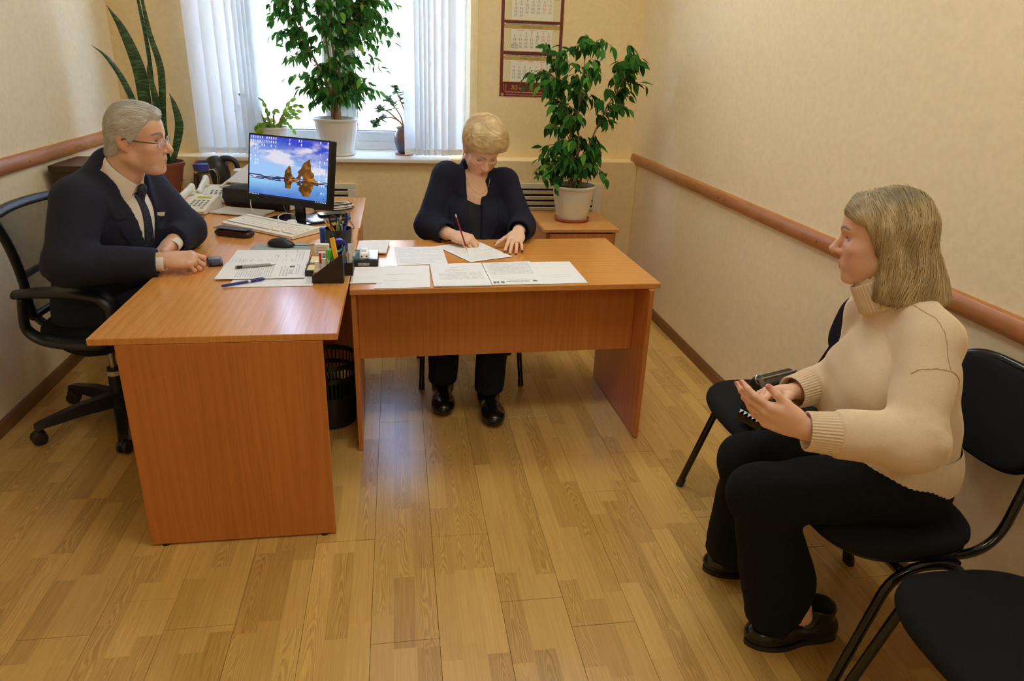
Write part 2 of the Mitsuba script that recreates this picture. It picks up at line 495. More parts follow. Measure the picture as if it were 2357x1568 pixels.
# vertical blinds: slats hang from a head rail, each weighted at the hem
def blind(label, slats, xr0, xr1):
    key = thing('vertical_blind', label, 'blind')
    part(key, 'head_rail', box(xr0, xr1, 4.70, 4.745, 2.62, 2.66, 0.004), 'pvc_white')
    for (x, ang, w, zb) in slats:
        n = 10
        s = np.linspace(-0.5, 0.5, n)
        bow = 0.006 * (1 - (2 * s) ** 2)
        zz = np.array([zb, zb + 0.038, zb + 0.042, zb + 0.2, 1.2, 1.6, 2.1, 2.62])
        V, F = [], []
        for i, z in enumerate(zz):
            for a, bw_ in zip(s, bow):
                ox, oy = a * w, bw_ + (0.0 if i > 1 else 0.0)
                V.append([x + ox * math.cos(ang) - oy * math.sin(ang), 4.722 + ox * math.sin(ang) + oy * math.cos(ang), z])
        for i in range(len(zz) - 1):
            for q in range(n - 1):
                a, b, c, d = i * n + q, i * n + q + 1, (i + 1) * n + q + 1, (i + 1) * n + q
                F += [[a, b, c], [a, c, d]]
        sk = part(key, 'slat', trimesh.Trimesh(V, F, process=False), 'blind_fabric', True)
        # the hem weight seen through the doubled fabric
        m = box(-w * 0.47, w * 0.47, -0.0015, 0.0015, zb + 0.002, zb + 0.036)
        part(sk, 'hem_weight', xf(m, trs((x - 0.004 * math.sin(ang), 4.722 + 0.004 * math.cos(ang), 0), ang)), 'pvc_white', False)
    ch = [[x - 0.03 * math.cos(a), 4.722 - 0.03 * math.sin(a) - 0.004, zb + 0.036] for x, a, w, zb in slats]
    pts = []
    for q, r in zip(ch[:-1], ch[1:]):
        q, r = np.array(q), np.array(r)
        pts += [q, (q + r) / 2 - [0, 0, 0.012]]
    pts.append(np.array(ch[-1]))
    part(key, 'chain', tube(spline(pts, 3), 0.0011, 5), 'pvc_white', True)


blind('white vertical blind gathered at the left side of the window behind the monitor',
      [(-1.165, 0.42, 0.105, 0.918), (-1.075, 0.55, 0.105, 0.915), (-1.005, 0.75, 0.105, 0.917), (-0.945, 0.95, 0.10, 0.918), (-0.91, 1.1, 0.10, 0.916), (-0.885, 1.2, 0.10, 0.917), (-0.862, 1.25, 0.10, 0.915), (-0.842, 1.3, 0.10, 0.918)], -1.25, -0.78)
blind('white vertical blind gathered at the right side of the window near the wall calendar',
      [(0.095, 0.25, 0.105, 0.925), (0.145, 0.9, 0.10, 0.922), (0.172, 1.0, 0.10, 0.925), (0.20, 1.0, 0.10, 0.923), (0.23, 0.9, 0.10, 0.924), (0.272, 0.75, 0.105, 0.924), (0.325, 0.55, 0.105, 0.922), (0.372, 0.4, 0.105, 0.925)], 0.03, 0.44)


# radiator grilles in the wall under the sill
def grille(label, x0, x1, z0, z1):
    key = thing('radiator_grille', label, 'radiator grille')
    y0, y1 = YLOW - 0.022, YLOW - 0.001
    part(key, 'frame', cat_([box(x0, x1, y0, y1, z1 - 0.035, z1, 0.003), box(x0, x1, y0, y1, z0, z0 + 0.03, 0.003), box(x0, x0 + 0.055, y0, y1, z0 + 0.03, z1 - 0.035, 0.003),
                             box(x1 - 0.055, x1, y0, y1, z0 + 0.03, z1 - 0.035, 0.003)]), 'grille_paint', False)
    part(key, 'backing', box(x0 + 0.05, x1 - 0.05, y1 - 0.002, y1 - 0.0005, z0 + 0.02, z1 - 0.03), 'dark_void', False)
    z = z1 - 0.035 - 0.012
    while z - 0.027 > z0 + 0.03:
        m = box(x0 + 0.053, x1 - 0.053, -0.004, 0.004, -0.0125, 0.0125, 0.0015)
        part(key, 'slat', xf(m, trs((0, (y0 + y1) / 2 - 0.002, z - 0.0125), 0, 0.35)), 'grille_paint', False)
        z -= 0.037


grille('cream slatted radiator grille in the wall behind the monitor', -1.10, -0.27, 0.30, 0.748)
grille('cream slatted radiator grille beside the small cabinet, right of the woman in navy', 0.70, 1.36, 0.30, 0.76)

# ------------------------------------------------------------------ outside
mat('asphalt_pale', proc(lambda p, n, uv: mix(lin(176, 176, 178), lin(212, 212, 214), fbm(p.x * 1.5, p.y * 1.5, octaves=3))), 0.9)
mat('facade', lin(222, 214, 200), 0.9)
mat('car_white', lin(226, 228, 232), 0.2, clearcoat=0.6)
mat('car_glass', lin(70, 92, 120), 0.08)
mat('window_far', lin(196, 200, 204), 0.6)
mat('bark_far', lin(128, 116, 104), 0.9)
mat('leaf_far', lin(205, 190, 140), 0.8)
struct('ground', box(-60, 60, 5.3, 90, -1.0, -0.9), 'asphalt_pale')


def parked_car(x, y, rz, label):
    k = thing('parked_car', label, 'car')
    M = trs((x, y, -0.9), rz)
    side = [(-2.1, 0.35), (-2.12, 0.75), (-1.95, 0.92), (-1.25, 1.0), (-0.7, 1.42), (0.85, 1.45), (1.75, 1.02), (2.1, 0.92), (2.15, 0.4), (1.75, 0.22), (-1.8, 0.22)]
    b = extrude(side, -0.82, 0.82)
    b.vertices = b.vertices[:, [0, 2, 1]] * [1, -1, 1]
    part(k, 'body', xf(b, M), 'car_white', 35)
    for s in (-1, 1):
        w = extrude([(-1.1, 1.0), (-0.66, 1.36), (0.8, 1.38), (1.45, 1.03)], 0, 0.012)
        w.vertices = w.vertices[:, [0, 2, 1]] * [1, -s, 1] + [0, -s * 0.822, 0]
        part(k, 'window', xf(w, M), 'car_glass', False)
        for wx in (-1.35, 1.35):
            t = lathe([(0, 0.1), (0.2, 0.1), (0.31, 0.08), (0.32, -0.08), (0.2, -0.1), (0, -0.1)], 24)
            part(k, 'wheel', xf(t, M @ frame((wx, s * 0.78, 0.32), (1, 0, 0), (0, 0, 1), (0, -1, 0))), 'black_plastic')
    wsc = trimesh.Trimesh([[-1.27, -0.7, 1.02], [-1.27, 0.7, 1.02], [-0.73, 0.64, 1.41], [-0.73, -0.64, 1.41]], [[0, 1, 2], [0, 2, 3]], process=False)
    part(k, 'windscreen', xf(wsc, M), 'car_glass', False)


parked_car(0.5, 10.0, 0.2, 'white parked car outside the window, right of the ficus pot')
parked_car(-4.2, 11.5, -0.15, 'white parked car outside the window, left of the ficus pot')
k = thing('building', 'pale building far outside the window', 'building')
part(k, 'wall', box(-26, 24, 40, 50, -0.9, 14), 'facade', False)
for i in range(12):
    for j in range(4):
        part(k, 'window', box(-24 + i * 4, -22.4 + i * 4, 39.95, 40.02, 1 + j * 3.2, 2.8 + j * 3.2), 'window_far', False)
k = thing('tree', 'bare branched pale tree outside the window, seen right of the ficus', 'tree')
tr = np.random.default_rng(3)
segs, tips = [], []


def grow(p, d, L, r, depth):
    q = p + d * L
    segs.append(tube([p, (p + q) / 2 + tr.normal(0, 0.03 * L, 3), q], [r, r * 0.85, r * 0.7], 6, False))
    if depth == 0:
        tips.append(q)
        return
    for _ in range(3):
        e = d + tr.normal(0, 0.55, 3)
        grow(q, e / np.linalg.norm(e), L * 0.72, r * 0.62, depth - 1)


grow(np.array([2.0, 17.0, -0.9]), np.array([0, 0, 1.0]), 2.2, 0.14, 4)
part(k, 'trunk', cat_(segs), 'bark_far', True)
lv = []
for q in tips:
    for _ in range(14):
        c = q + tr.normal(0, 0.28, 3)
        a = tr.normal(0, 1, (2, 3)) * 0.09
        lv.append(trimesh.Trimesh([c, c + a[0], c + a[0] + a[1], c + a[1]], [[0, 1, 2], [0, 2, 3]], process=False))
part(k, 'foliage', cat_(lv), 'leaf_far', False, stuff=True)
# ------------------------------------------------------------------ desks
D1Z, D2Z = 0.739, 0.705
k = thing('desk', 'large beech desk at which the man sits, its broad end panel facing the room', 'desk')
part(k, 'tabletop', box(-0.905, -0.196, 2.038, 3.428, D1Z - 0.022, D1Z, 0.002), 'desk_top', False)
part(k, 'side_panel', box(-0.832, -0.242, 2.037, 2.055, 0.006, D1Z - 0.0225, 0.0012), 'desk_panel', False)
part(k, 'side_panel', box(-0.832, -0.242, 3.40, 3.418, 0.006, D1Z - 0.0225, 0.0012), 'desk_panel', False)
part(k, 'modesty_panel', box(-0.46, -0.442, 2.056, 3.399, 0.32, D1Z - 0.0225, 0.0012), 'desk_panel', False)
for y in (2.046, 3.409):
    for x in (-0.79, -0.28):
        part(k, 'foot', lathe([(0, 0.0), (0.013, 0.0), (0.013, 0.006), (0, 0.006)], 16, (x, y, 0.0)), 'black_plastic')
k = thing('side_table', 'beech side table behind the desk carrying monitor, printer and telephones', 'table')
part(k, 'tabletop', box(-0.965, -0.19, 3.4305, 4.22, D1Z - 0.022, D1Z, 0.002), 'desk_top', False)
part(k, 'tabletop', box(-1.40, -0.967, 3.70, 4.63, D1Z - 0.022, D1Z, 0.002), 'desk_top', False)
part(k, 'tabletop', box(-0.965, -0.62, 4.222, 4.63, D1Z - 0.022, D1Z, 0.002), 'desk_top', False)
part(k, 'side_panel', box(-0.235, -0.217, 3.46, 4.20, 0.0, D1Z - 0.0225, 0.0012), 'desk_panel', False)
part(k, 'side_panel', box(-1.36, -1.342, 3.74, 4.60, 0.0, D1Z - 0.0225, 0.0012), 'desk_panel', False)
part(k, 'back_panel', box(-1.34, -0.64, 4.585, 4.603, 0.3, D1Z - 0.0225, 0.0012), 'desk_panel', False)
k = thing('desk', 'narrower beech table with a front panel where the woman in navy writes', 'desk')
rz2 = 0.024
c2 = (-0.2, 2.57, 0)


def d2(m):
    return rotz(m, rz2, c2)


part(k, 'tabletop', d2(box(-0.193, 1.045, 2.568, 3.325, D2Z - 0.022, D2Z, 0.002)), 'desk_top_x', False)
part(k, 'side_panel', d2(box(-0.19, -0.172, 2.578, 3.215, 0.004, D2Z - 0.0225, 0.0012)), 'desk_panel', False)
part(k, 'side_panel', d2(box(0.993, 1.011, 2.545, 3.185, 0.004, D2Z - 0.0225, 0.0012)), 'desk_panel', False)
part(k, 'front_panel', d2(box(-0.1715, 0.9925, 2.70, 2.716, 0.365, D2Z - 0.0225, 0.0012)), 'desk_panel', False)

# small cabinet under the corner plant
k = thing('cabinet', 'small beech cabinet in the corner carrying the potted ficus', 'cabinet')
part(k, 'top', box(0.825, 1.275, 3.91, 4.43, 0.60, 0.62, 0.002), 'desk_top_x', False)
part(k, 'body', cat_([box(0.84, 0.856, 3.93, 4.41, 0, 0.5995), box(1.244, 1.26, 3.93, 4.41, 0, 0.5995), box(0.8565, 1.2435, 4.395, 4.41, 0, 0.5995), box(0.8565, 1.2435, 3.94, 4.394, 0.04, 0.056)]), 'desk_panel', False)
for i in range(3):
    dk = part(k, 'drawer', box(0.858, 1.242, 3.915, 3.933, 0.05 + i * 0.183, 0.226 + i * 0.183, 0.002), 'desk_panel', False)
    part(dk, 'knob', xf(lathe([(0, 0.022), (0.009, 0.021), (0.012, 0.014), (0.006, 0.006), (0.007, 0), (0, 0)], 20), frame((1.05, 3.915, 0.138 + i * 0.183), (1, 0, 0), (0, 0, 1), (0, -1, 0))), 'metal')

# dark low cabinet at the left wall behind the man
mat('dark_wood', proc(wood_fn((44, 26, 16), (66, 40, 26), 'z')), 0.35)
k = thing('cabinet', 'dark brown cabinet against the left wall behind the man', 'cabinet')
part(k, 'top', box(XL + 0.03, -1.45, 3.66, 4.0, 0.955, 0.985, 0.003), 'dark_wood', False)
part(k, 'body', box(XL + 0.035, -1.465, 3.68, 3.98, 0.0, 0.9545, 0.002), 'dark_wood', False)


# ------------------------------------------------------------------ visitor chairs
def visitor_chair(label, cy, cx=1.255, rz=0.0, group='black visitor chairs'):
    """faces -x before turning by rz"""
    k = thing('visitor_chair', label, 'chair')
    M = trs((cx, cy, 0), rz)

    def add(name, m, b, s=30, **kw):
        return part(k, name, xf(m, M), b, s, **kw)
    # seat: rounded trapezoid, front (-x) wider
    o = superellipse(0.205, 0.228, 3.2, 56)
    o[:, 1] *= 1.0 - 0.10 * (o[:, 0] / 0.205) * 0.5
    seat = cushion(o, 0.045, 0.016, 0.006)
    seat.vertices[:, 2] += 0.425 - 0.010 * np.clip(-(seat.vertices[:, 0] + 0.1) / 0.1, 0, 1) ** 2 * 1.6
    add('seat', seat, 'black_fabric', 50)
    ok = superellipse(0.196, 0.218, 3.2, 40)
    add('seat_shell', extrude(ok, 0.414, 0.4255), 'black_plastic', 40)
    # back pad: rounded, leaning, bent about the vertical
    ob = superellipse(0.182, 0.124, 3.1, 56)
    back = cushion(ob, 0.022, 0.014, 0.005)

    def bend(m, off):
        v = m.vertices.copy()
        y, z, t = v[:, 0], v[:, 1], v[:, 2] + off
        lean = 0.24
        x = 0.292 + z * lean - t + 0.30 * -(y ** 2) * 1.0
        m = m.copy()
        m.vertices = np.column_stack([x, y, 0.712 + z])
        m.fix_normals()
        return m
    add('backrest', bend(back, 0.0), 'black_fabric', 50)
    shell = cushion(superellipse(0.192, 0.134, 3.1, 56), 0.016, 0.008, 0.0)
    add('back_shell', bend(shell, -0.0165), 'black_gloss', 50)
    for s in (-1, 1):
        y = s * 0.218
        leg = rounded_path([(-0.175 - 0.02, y + s * 0.03, 0.008), (-0.075, y + s * 0.012, 0.408), (0.115, y + s * 0.012, 0.412), (0.205, y + s * 0.03, 0.008)], 0.085, 9)
        add('side_frame', tube(leg, 0.0125, 12, flat=1.0), 'black_gloss', True)
        add('foot_cap', tube([(-0.195, y + s * 0.03, 0.0), (-0.186, y + s * 0.0285, 0.03)], 0.0145, 12), 'black_plastic')
        add('foot_cap', tube([(0.207, y + s * 0.03, 0.0), (0.2, y + s * 0.029, 0.03)], 0.0145, 12), 'black_plastic')
        up = rounded_path([(0.02, y * 0.93, 0.408), (0.215, y * 0.93, 0.412), (0.312, y * 0.74, 0.70)], 0.10, 10)
        add('back_support', tube(up, 0.012, 12), 'black_gloss', True)
    add('cross_bar', tube([(-0.06, -0.226, 0.402), (-0.06, 0.226, 0.402)], 0.010, 10), 'black_gloss', True)
    add('cross_bar', tube([(0.10, -0.226, 0.402), (0.10, 0.226, 0.402)], 0.010, 10), 'black_gloss', True)
    return k


visitor_chair('black visitor chair next to the wall holding the studded handbag, farthest of the row', 1.955)
visitor_chair('black visitor chair on which the woman in the beige sweater sits', 1.445)
visitor_chair('empty black visitor chair nearest the camera, cut by the picture edge', 0.915)
visitor_chair('black visitor chair of the woman in navy, mostly hidden behind the table', 3.335, 0.335, math.pi / 2)


# ------------------------------------------------------------------ office chair
def office_chair():
    k = thing('office_chair', 'black mesh-backed swivel office chair of the man', 'office chair')
    cx, cy, rz = -1.190, 2.985, -0.10
    M = trs((cx, cy, 0), rz)      # faces +x

    M0 = trs((-1.225, 2.955, 0), 0.0)
    base = {'leg', 'caster_wheel', 'caster_hood', 'hub', 'tag', 'gas_lift'}

    def add(name, m, b, s=30, par=None, **kw):
        return part(par or k, name, xf(m, M0 if name in base else M), b, s, **kw)
    for i, a in enumerate(np.radians([218, 290, 2, 74, 146])):
        d = np.array([math.cos(a), math.sin(a), 0])
        leg = []
        for t, w, z0, z1 in ((0.02, 0.030, 0.075, 0.135), (0.16, 0.025, 0.078, 0.125), (0.30, 0.020, 0.070, 0.098), (0.325, 0.019, 0.066, 0.088)):
            nrm = np.array([-d[1], d[0], 0])
            leg += [d * t + nrm * w + [0, 0, z0], d * t - nrm * w + [0, 0, z0], d * t + nrm * w * 0.7 + [0, 0, z1], d * t - nrm * w * 0.7 + [0, 0, z1]]
        pts = np.array(leg)
        hull = [trimesh.convex.convex_hull(pts[q:q + 8]) for q in (0, 4, 8)]
        lk = add('leg', cat_(hull), 'black_plastic')
        c = d * 0.318
        ax = np.array([-d[1], d[0], 0]) * math.cos(0.6 * i) + d * math.sin(0.6 * i)
        fr = np.cross([0, 0, 1.0], ax)
        for s in (-1, 1):
            w = lathe([(0, 0.009), (0.022, 0.0085), (0.028, 0.005), (0.029, -0.005), (0.024, -0.009), (0, -0.009)], 22)
            add('caster_wheel', xf(w, frame(c + ax * s * 0.0135 + [0, 0, 0.0292], fr, np.array([0, 0, 1.0]), ax)), 'black_plastic', 30, lk)
        hood = sphere(0.030, (0, 0, 0), 2, (0.9, 0.5, 1.0))
        add('caster_hood', xf(hood, frame(c + [0, 0, 0.038], fr, ax, np.array([0, 0, 1.0]))), 'black_plastic', 40, lk)
    add('hub', lathe([(0, 0.07), (0.036, 0.07), (0.038, 0.10), (0.030, 0.135), (0.026, 0.25), (0.0, 0.25)], 24), 'black_plastic')
    mat('chair_tag', lin(205, 200, 188), 0.6)
    add('tag', lathe([(0.0272, 0.205), (0.0272, 0.236)], 24), 'chair_tag', label='white printed sticker on the gas lift')
    add('gas_lift', lathe([(0, 0.25), (0.014, 0.25), (0.014, 0.40), (0, 0.40)], 20), 'metal')
    add('mechanism', box(-0.10, 0.10, -0.08, 0.08, 0.385, 0.43, 0.008), 'black_plastic')
    seat = cushion(superellipse(0.235, 0.25, 3.4, 56), 0.075, 0.028, 0.008)
    seat.vertices[:, 2] += 0.425
    add('seat', seat, 'black_fabric', 50)
    # mesh back: frame loop and a woven net
    bx = lambda y, z: -0.275 - 0.09 * (z - 0.55) + 0.55 * y * y + 0.05 * np.sin((z - 0.5) * 5.0)
    loop = []
    hw = lambda z: np.interp(z, [0.50, 0.65, 0.84, 0.94], [0.125, 0.165, 0.225, 0.262])
    for z in np.linspace(0.53, 0.915, 9):
        loop.append((bx(hw(z), z), hw(z), z))
    for y in np.linspace(0.246, -0.246, 9):
        z = 0.938 + 0.006 * (1 - (y / 0.246) ** 2)
        loop.append((bx(y, z), y, z))
    for z in np.linspace(0.915, 0.53, 9):
        loop.append((bx(-hw(z), z), -hw(z), z))
    for y in np.linspace(-0.10, 0.10, 7):
        z = 0.50
        loop.append((bx(y, z), y, z))
    loop.append(loop[0])
    add('back_frame', tube(spline(loop, 4), 0.019, 10, False, 0.75), 'black_plastic', True)
    net = []
    for z in np.arange(0.505, 0.938, 0.0052):
        w = hw(z) if z > 0.52 else 0.12
        ys = np.linspace(-w, w, 14)
        net.append(tube(np.column_stack([bx(ys, z), ys, np.full(14, z)]), 0.00085, 3, False))
    for y in np.arange(-0.238, 0.239, 0.0052):
        z1 = 0.938
        z0 = 0.505 if abs(y) < 0.12 else float(np.interp(abs(y), [0.125, 0.165, 0.225, 0.262], [0.50, 0.65, 0.84, 0.935]))
        zs = np.linspace(z0, z1, 14)
        net.append(tube(np.column_stack([bx(y, zs), np.full(14, y), zs]), 0.00085, 3, False))
    mat('net_fiber', lin(46, 45, 43), 0.8)
    add('back_net', cat_(net), 'net_fiber', True, stuff=True)
    # lumbar bow and spine
    add('spine', tube(spline([(-0.10, 0, 0.415), (-0.27, 0, 0.42), (-0.335, 0, 0.5), (-0.345, 0, 0.66)], 6), 0.022, 10, True, 0.6), 'black_plastic', True)
    lum = [(bx(y, 0.67) - 0.012 - 0.02 * (1 - (y / 0.16) ** 2), y, 0.67) for y in np.linspace(-0.16, 0.16, 11)]
    add('lumbar_bar', tube(spline(lum, 3), 0.014, 8), 'black_plastic', True)
    for s in (-1, 1):
        # armrest: closed loop of flat plastic
        y = s * 0.285
        top = [(-0.20, y, 0.655), (-0.10, y, 0.665), (0.03, y, 0.664), (0.11, y, 0.648), (0.145, y, 0.60), (0.13, y, 0.53), (0.10, y, 0.475), (0.03, y * 0.93, 0.452), (-0.08, y * 0.93, 0.455), (-0.15, y * 0.97, 0.475), (-0.188, y, 0.52), (-0.185, y, 0.59), (-0.175, y, 0.645)]
        rad = [0.030, 0.038, 0.042, 0.044, 0.045, 0.045, 0.043, 0.040, 0.036, 0.030, 0.026, 0.026, 0.027]
        sp = spline(top, 5)
        rr = np.interp(np.linspace(0, 1, len(sp)), np.linspace(0, 1, len(rad)), rad)
        a = tube(sp, rr, 14, True, 0.55)
        add('armrest', a, 'black_plastic', True)
        add('arm_bracket', bar((0.0, s * 0.16, 0.428), (0.0, s * 0.275, 0.452), 0.09, 0.012), 'black_plastic')
    return k


office_chair()

# ------------------------------------------------------------------ waste bin under the desk corner
k = thing('waste_bin', 'black plastic slotted waste bin on the floor between the two desks', 'waste bin')
bc = (-0.318, 2.87, 0)
part(k, 'body', lathe([(0, 0.004), (0.098, 0.0), (0.102, 0.004), (0.112, 0.15), (0.109, 0.15), (0.099, 0.006), (0, 0.008)], 40, bc), 'black_plastic', 40)
for z, r, h in ((0.235, 0.1195, 0.02), (0.30, 0.125, 0.024)):
    part(k, 'ring', lathe([(r - 0.002, z - h / 2), (r + 0.002, z - h / 2), (r + 0.002, z + h / 2), (r - 0.002, z + h / 2), (r - 0.002, z - h / 2)], 40, bc), 'black_plastic', 40)
rb = []
for a in np.arange(44) * 2 * np.pi / 44:
    d = np.array([math.cos(a), math.sin(a), 0])
    rb.append(bar(np.array(bc) + d * 0.111 + [0, 0, 0.145], np.array(bc) + d * 0.1245 + [0, 0, 0.30], 0.0055, 0.003, d))
for q in rb:
    part(k, 'rib', q, 'black_plastic', False)
# ------------------------------------------------------------------ wall calendar
mat('maroon', lin(108, 34, 26), 0.45)
mat('calendar_paper', lin(232, 226, 206), 0.7)
mat('calendar_cream', lin(222, 208, 160), 0.7)
mat('gold_print', lin(190, 152, 84), 0.5)
mat('ink_black', lin(60, 56, 54), 0.8)
mat('ink_red', lin(196, 84, 74), 0.8)
mat('ink_pink', lin(190, 130, 125), 0.8)
UPR = np.array([[1, 0, 0, 0], [0, 0, -1, 0], [0, 1, 0, 0], [0, 0, 0, 1.0]])   # xy lettering -> stands on the back wall, facing -y


def on_wall(m, x, z, y):
    return xf(m, trs((x, y, z)) @ UPR)


k = thing('wall_calendar', 'maroon three-month wall calendar hanging on the back wall above the corner ficus', 'calendar')
part(k, 'backing', box(0.668, 1.070, YB - 0.006, YB - 0.001, 1.296, 2.30, 0.001), 'maroon', False)
yb = YB - 0.006
mat('poster_print', proc(lambda p, n, uv: mix(lin(120, 44, 32), lin(196, 150, 90), smoothstep(0.4, 0.7, fbm(p.x * 9, p.z * 9, 1.0)))), 0.4)
part(k, 'picture', box(0.69, 1.048, yb - 0.0015, yb, 1.95, 2.27), 'poster_print', False)
MONTHS = [(1.752, 0, 30, 'СЕНТЯБРЬ / SEPTEMBER'), (1.570, 2, 31, 'ОКТЯБРЬ / OCTOBER'), (1.384, 5, 30, 'НОЯБРЬ / NOVEMBER')]
for zb, first, nd, head in MONTHS:
    pd = part(k, 'month_pad', box(0.688, 1.047, yb - 0.005, yb - 0.0002, zb, zb + 0.166), 'calendar_paper', False)
    yf = yb - 0.0052
    part(pd, 'band', cat_([box(0.688, 1.047, yf - 0.0003, yf, zb + 0.134, zb + 0.160), box(0.688, 0.735, yf - 0.0003, yf, zb + 0.125, zb + 0.128), box(0.688, 1.047, yf - 0.0003, yf, zb, zb + 0.004)] +
                          [box(0.74 + 0.0375 * i, 0.777 + 0.0375 * i, yf - 0.0004, yf, zb + 0.125, zb + 0.128) for i in (1, 3, 5, 7)]), 'gold_print', False, label='gold header band')
    for xa in (0.689, 1.0):
        part(pd, 'margin', box(xa, xa + 0.046, yf - 0.0002, yf, zb + 0.004, zb + 0.124), 'calendar_cream', False)
    part(pd, 'binding', cat_([box(0.70 + 0.0085 * i, 0.7035 + 0.0085 * i, yf - 0.0012, yf, zb + 0.159, zb + 0.170) for i in range(39)]), 'dark_void', False, stuff=True)
    bl, rd = [], []
    for d in range(1, nd + 1):
        c = (first + d - 1) % 7
        r = (first + d - 1) // 7
        m = on_wall(text(str(d), 0.0125), 0.757 + 0.0368 * c, zb + 0.113 - 0.0208 * r, yf)
        (rd if c >= 5 or (head[0] == 'Н' and d in (3, 4)) else bl).append(m)
    part(pd, 'dates', cat_(bl), 'ink_black', False, label='black printed dates')
    part(pd, 'dates', cat_(rd), 'ink_red', False, label='red printed weekend dates')
    part(pd, 'heading', on_wall(text(head, 0.0095), 0.868, zb + 0.146, yf - 0.0003), 'ink_black', False)
fr = [(0.7385, 0.7755, 1.589, 1.5915), (0.7385, 0.7755, 1.6115, 1.614), (0.7385, 0.741, 1.5915, 1.6115), (0.773, 0.7755, 1.5915, 1.6115)]
part(k, 'date_marker', cat_([box(a, b, yb - 0.0068, yb - 0.0055, c, d) for a, b, c, d in fr] + [box(0.667, 0.739, yb - 0.0062, yb - 0.0056, 1.594, 1.6085)][:0]), 'maroon', False, label='red frame marking the date 27')
part(k, 'lettering', cat_([on_wall(text('30', 0.026, bold=True), 0.765, 1.352, yb), on_wall(text('лет', 0.013), 0.808, 1.345, yb)]), 'gold_print', False, label='gold lettering 30 лет')
part(k, 'ornament', cat_([box(0.71, 1.03, yb - 0.0004, yb, 1.320, 1.325), box(0.71, 1.03, yb - 0.0004, yb, 1.3045, 1.3085), box(0.708, 0.712, yb - 0.0004, yb, 1.320, 1.372), box(0.692, 0.695, yb - 0.0004, yb, 1.330, 1.372)]), 'ink_pink', False)
part(k, 'star', cat_([box(0.684 + dx, 0.69 + dx, yb - 0.0005, yb, 1.304 + dz, 1.31 + dz) for dx, dz in ((-0.007, 0), (0.007, 0), (0, 0.007), (0, -0.007), (-.005, .005), (.005, .005), (.005, -.005), (-.005, -.005))]), 'gold_print', False)

# ------------------------------------------------------------------ monitor
mat('screen_off', lin(6, 6, 8), 0.2)


def screen_fn(p, n, uv):
    u, v = uv.x, uv.y                     # v up
    sky_ = mix(lin(150, 190, 235), lin(40, 60, 190), smoothstep(0.42, 1.0, v + 0.25 * (u - 0.5)))
    cl = fbm(u * 5 + v * 3, v * 9 - u * 2, 3.0, octaves=4)
    band = dr.exp(-dr.square((v - 0.86 + 0.45 * u) / 0.10)) + dr.exp(-dr.square((v - 1.08 + 0.42 * (1.0 - dr.abs(u - 0.35))) / 0.09)) * 0.9 + 0.5 * smoothstep(0.6, 0.85, u) * smoothstep(0.9, 0.5, v)
    sky_ = mix(sky_, lin(220, 216, 226), dr.clip(smoothstep(0.38, 0.72, cl) * band * 1.2, 0, 0.9))
    hor = 0.355 + 0.0 * u
    wet = mix(lin(58, 104, 190), lin(150, 205, 240), smoothstep(0.0, 0.32, v) * (0.4 + 0.6 * smoothstep(0.9, 0.15, u)))
    wet = mix(wet, lin(120, 170, 220), 0.4 * fbm(u * 9, v * 12, 1.0))
    wave = fbm(u * 14, v * 90, 7.0, octaves=2)
    sea = mix(lin(28, 46, 96), lin(190, 205, 235), smoothstep(0.5, 0.72, wave))
    col = dr.select(v > hor, sky_, dr.select(v > hor - 0.075, sea, wet))
    # two sea stacks and their reflections
    for cx, w, h, slope, tint in ((0.50, 0.072, 0.20, -0.5, (60, 40, 22)), (0.735, 0.105, 0.335, 0.35, (92, 56, 20))):
        for sg, dim in ((1, 1.0), (-1, 0.75)):
            hh = (v - hor) * sg + (0.0 if sg > 0 else -0.035)
            q = dr.clip(hh / h, 0, 1)
            left = w * (1.0 - q * q * q) * (0.62 if cx < 0.6 else 1.0) * (0.75 + 0.5 * noise(v * 30, cx * 9))
            right = w * (1.0 - dr.sqrt(q)) * 1.35 * (0.7 + 0.6 * noise(v * 34 + 3, cx * 5)) + 0.012
            dx = u - cx - 0.25 * w * q
            arch = (cx > 0.6) & (dr.square((u - cx + 0.055) / 0.016) + dr.square(hh / 0.055) < 1)
            inside = (hh > -0.015) & (hh < h * (1 if sg > 0 else 0.72)) & (dx > -left) & (dx < right) & ~arch
            lit = smoothstep(0.35, 0.75, fbm(u * 26, v * 22, 4.0 + cx)) * smoothstep(cx - w * 0.6, cx + w * 0.5, u)
            rock = mix(lin(*tint), lin(214, 132, 30), lit * 0.8) * dim
            col = dr.select(inside, rock, col)
    # desktop icons
    gx, gy = u * 34, (1 - v) * 16
    ix, iy = dr.floor(gx), dr.floor(gy)
    on = ((ix < 12) & (iy < 3)) | ((ix < 4) & (iy < 8) & (iy > 1)) | ((ix > 29) & (iy < 14)) | ((ix > 16) & (ix < 23) & (iy < 2))
    keep = cell_rand(ix, iy, 3) < dr.select((ix < 12) & (iy < 2), mi.Float(0.95), mi.Float(0.55))
    fx, fy = gx - ix, gy - iy
    ic = on & keep & (fx > 0.28) & (fx < 0.72) & (fy > 0.15) & (fy < 0.62)
    tx = on & keep & (fx > 0.15) & (fx < 0.85) & (fy > 0.72) & (fy < 0.82)
    col = dr.select(ic, mix(lin(235, 235, 245), lin(90, 130, 220), 0.6 * smoothstep(0.6, 0.9, cell_rand(ix, iy, 8))), col)
    col = dr.select(tx, mix(col, lin(225, 225, 235), 0.5), col)
    col = dr.select(v < 0.028, mi.Color3f(*lin(16, 26, 60)), col)
    tb = (v < 0.022) & (v > 0.008) & ((u < 0.14) | (u > 0.86)) & (u * 50 - dr.floor(u * 50) < 0.5)
    col = dr.select(tb, mi.Color3f(*lin(230, 230, 240)), col)
    return col * 0.95


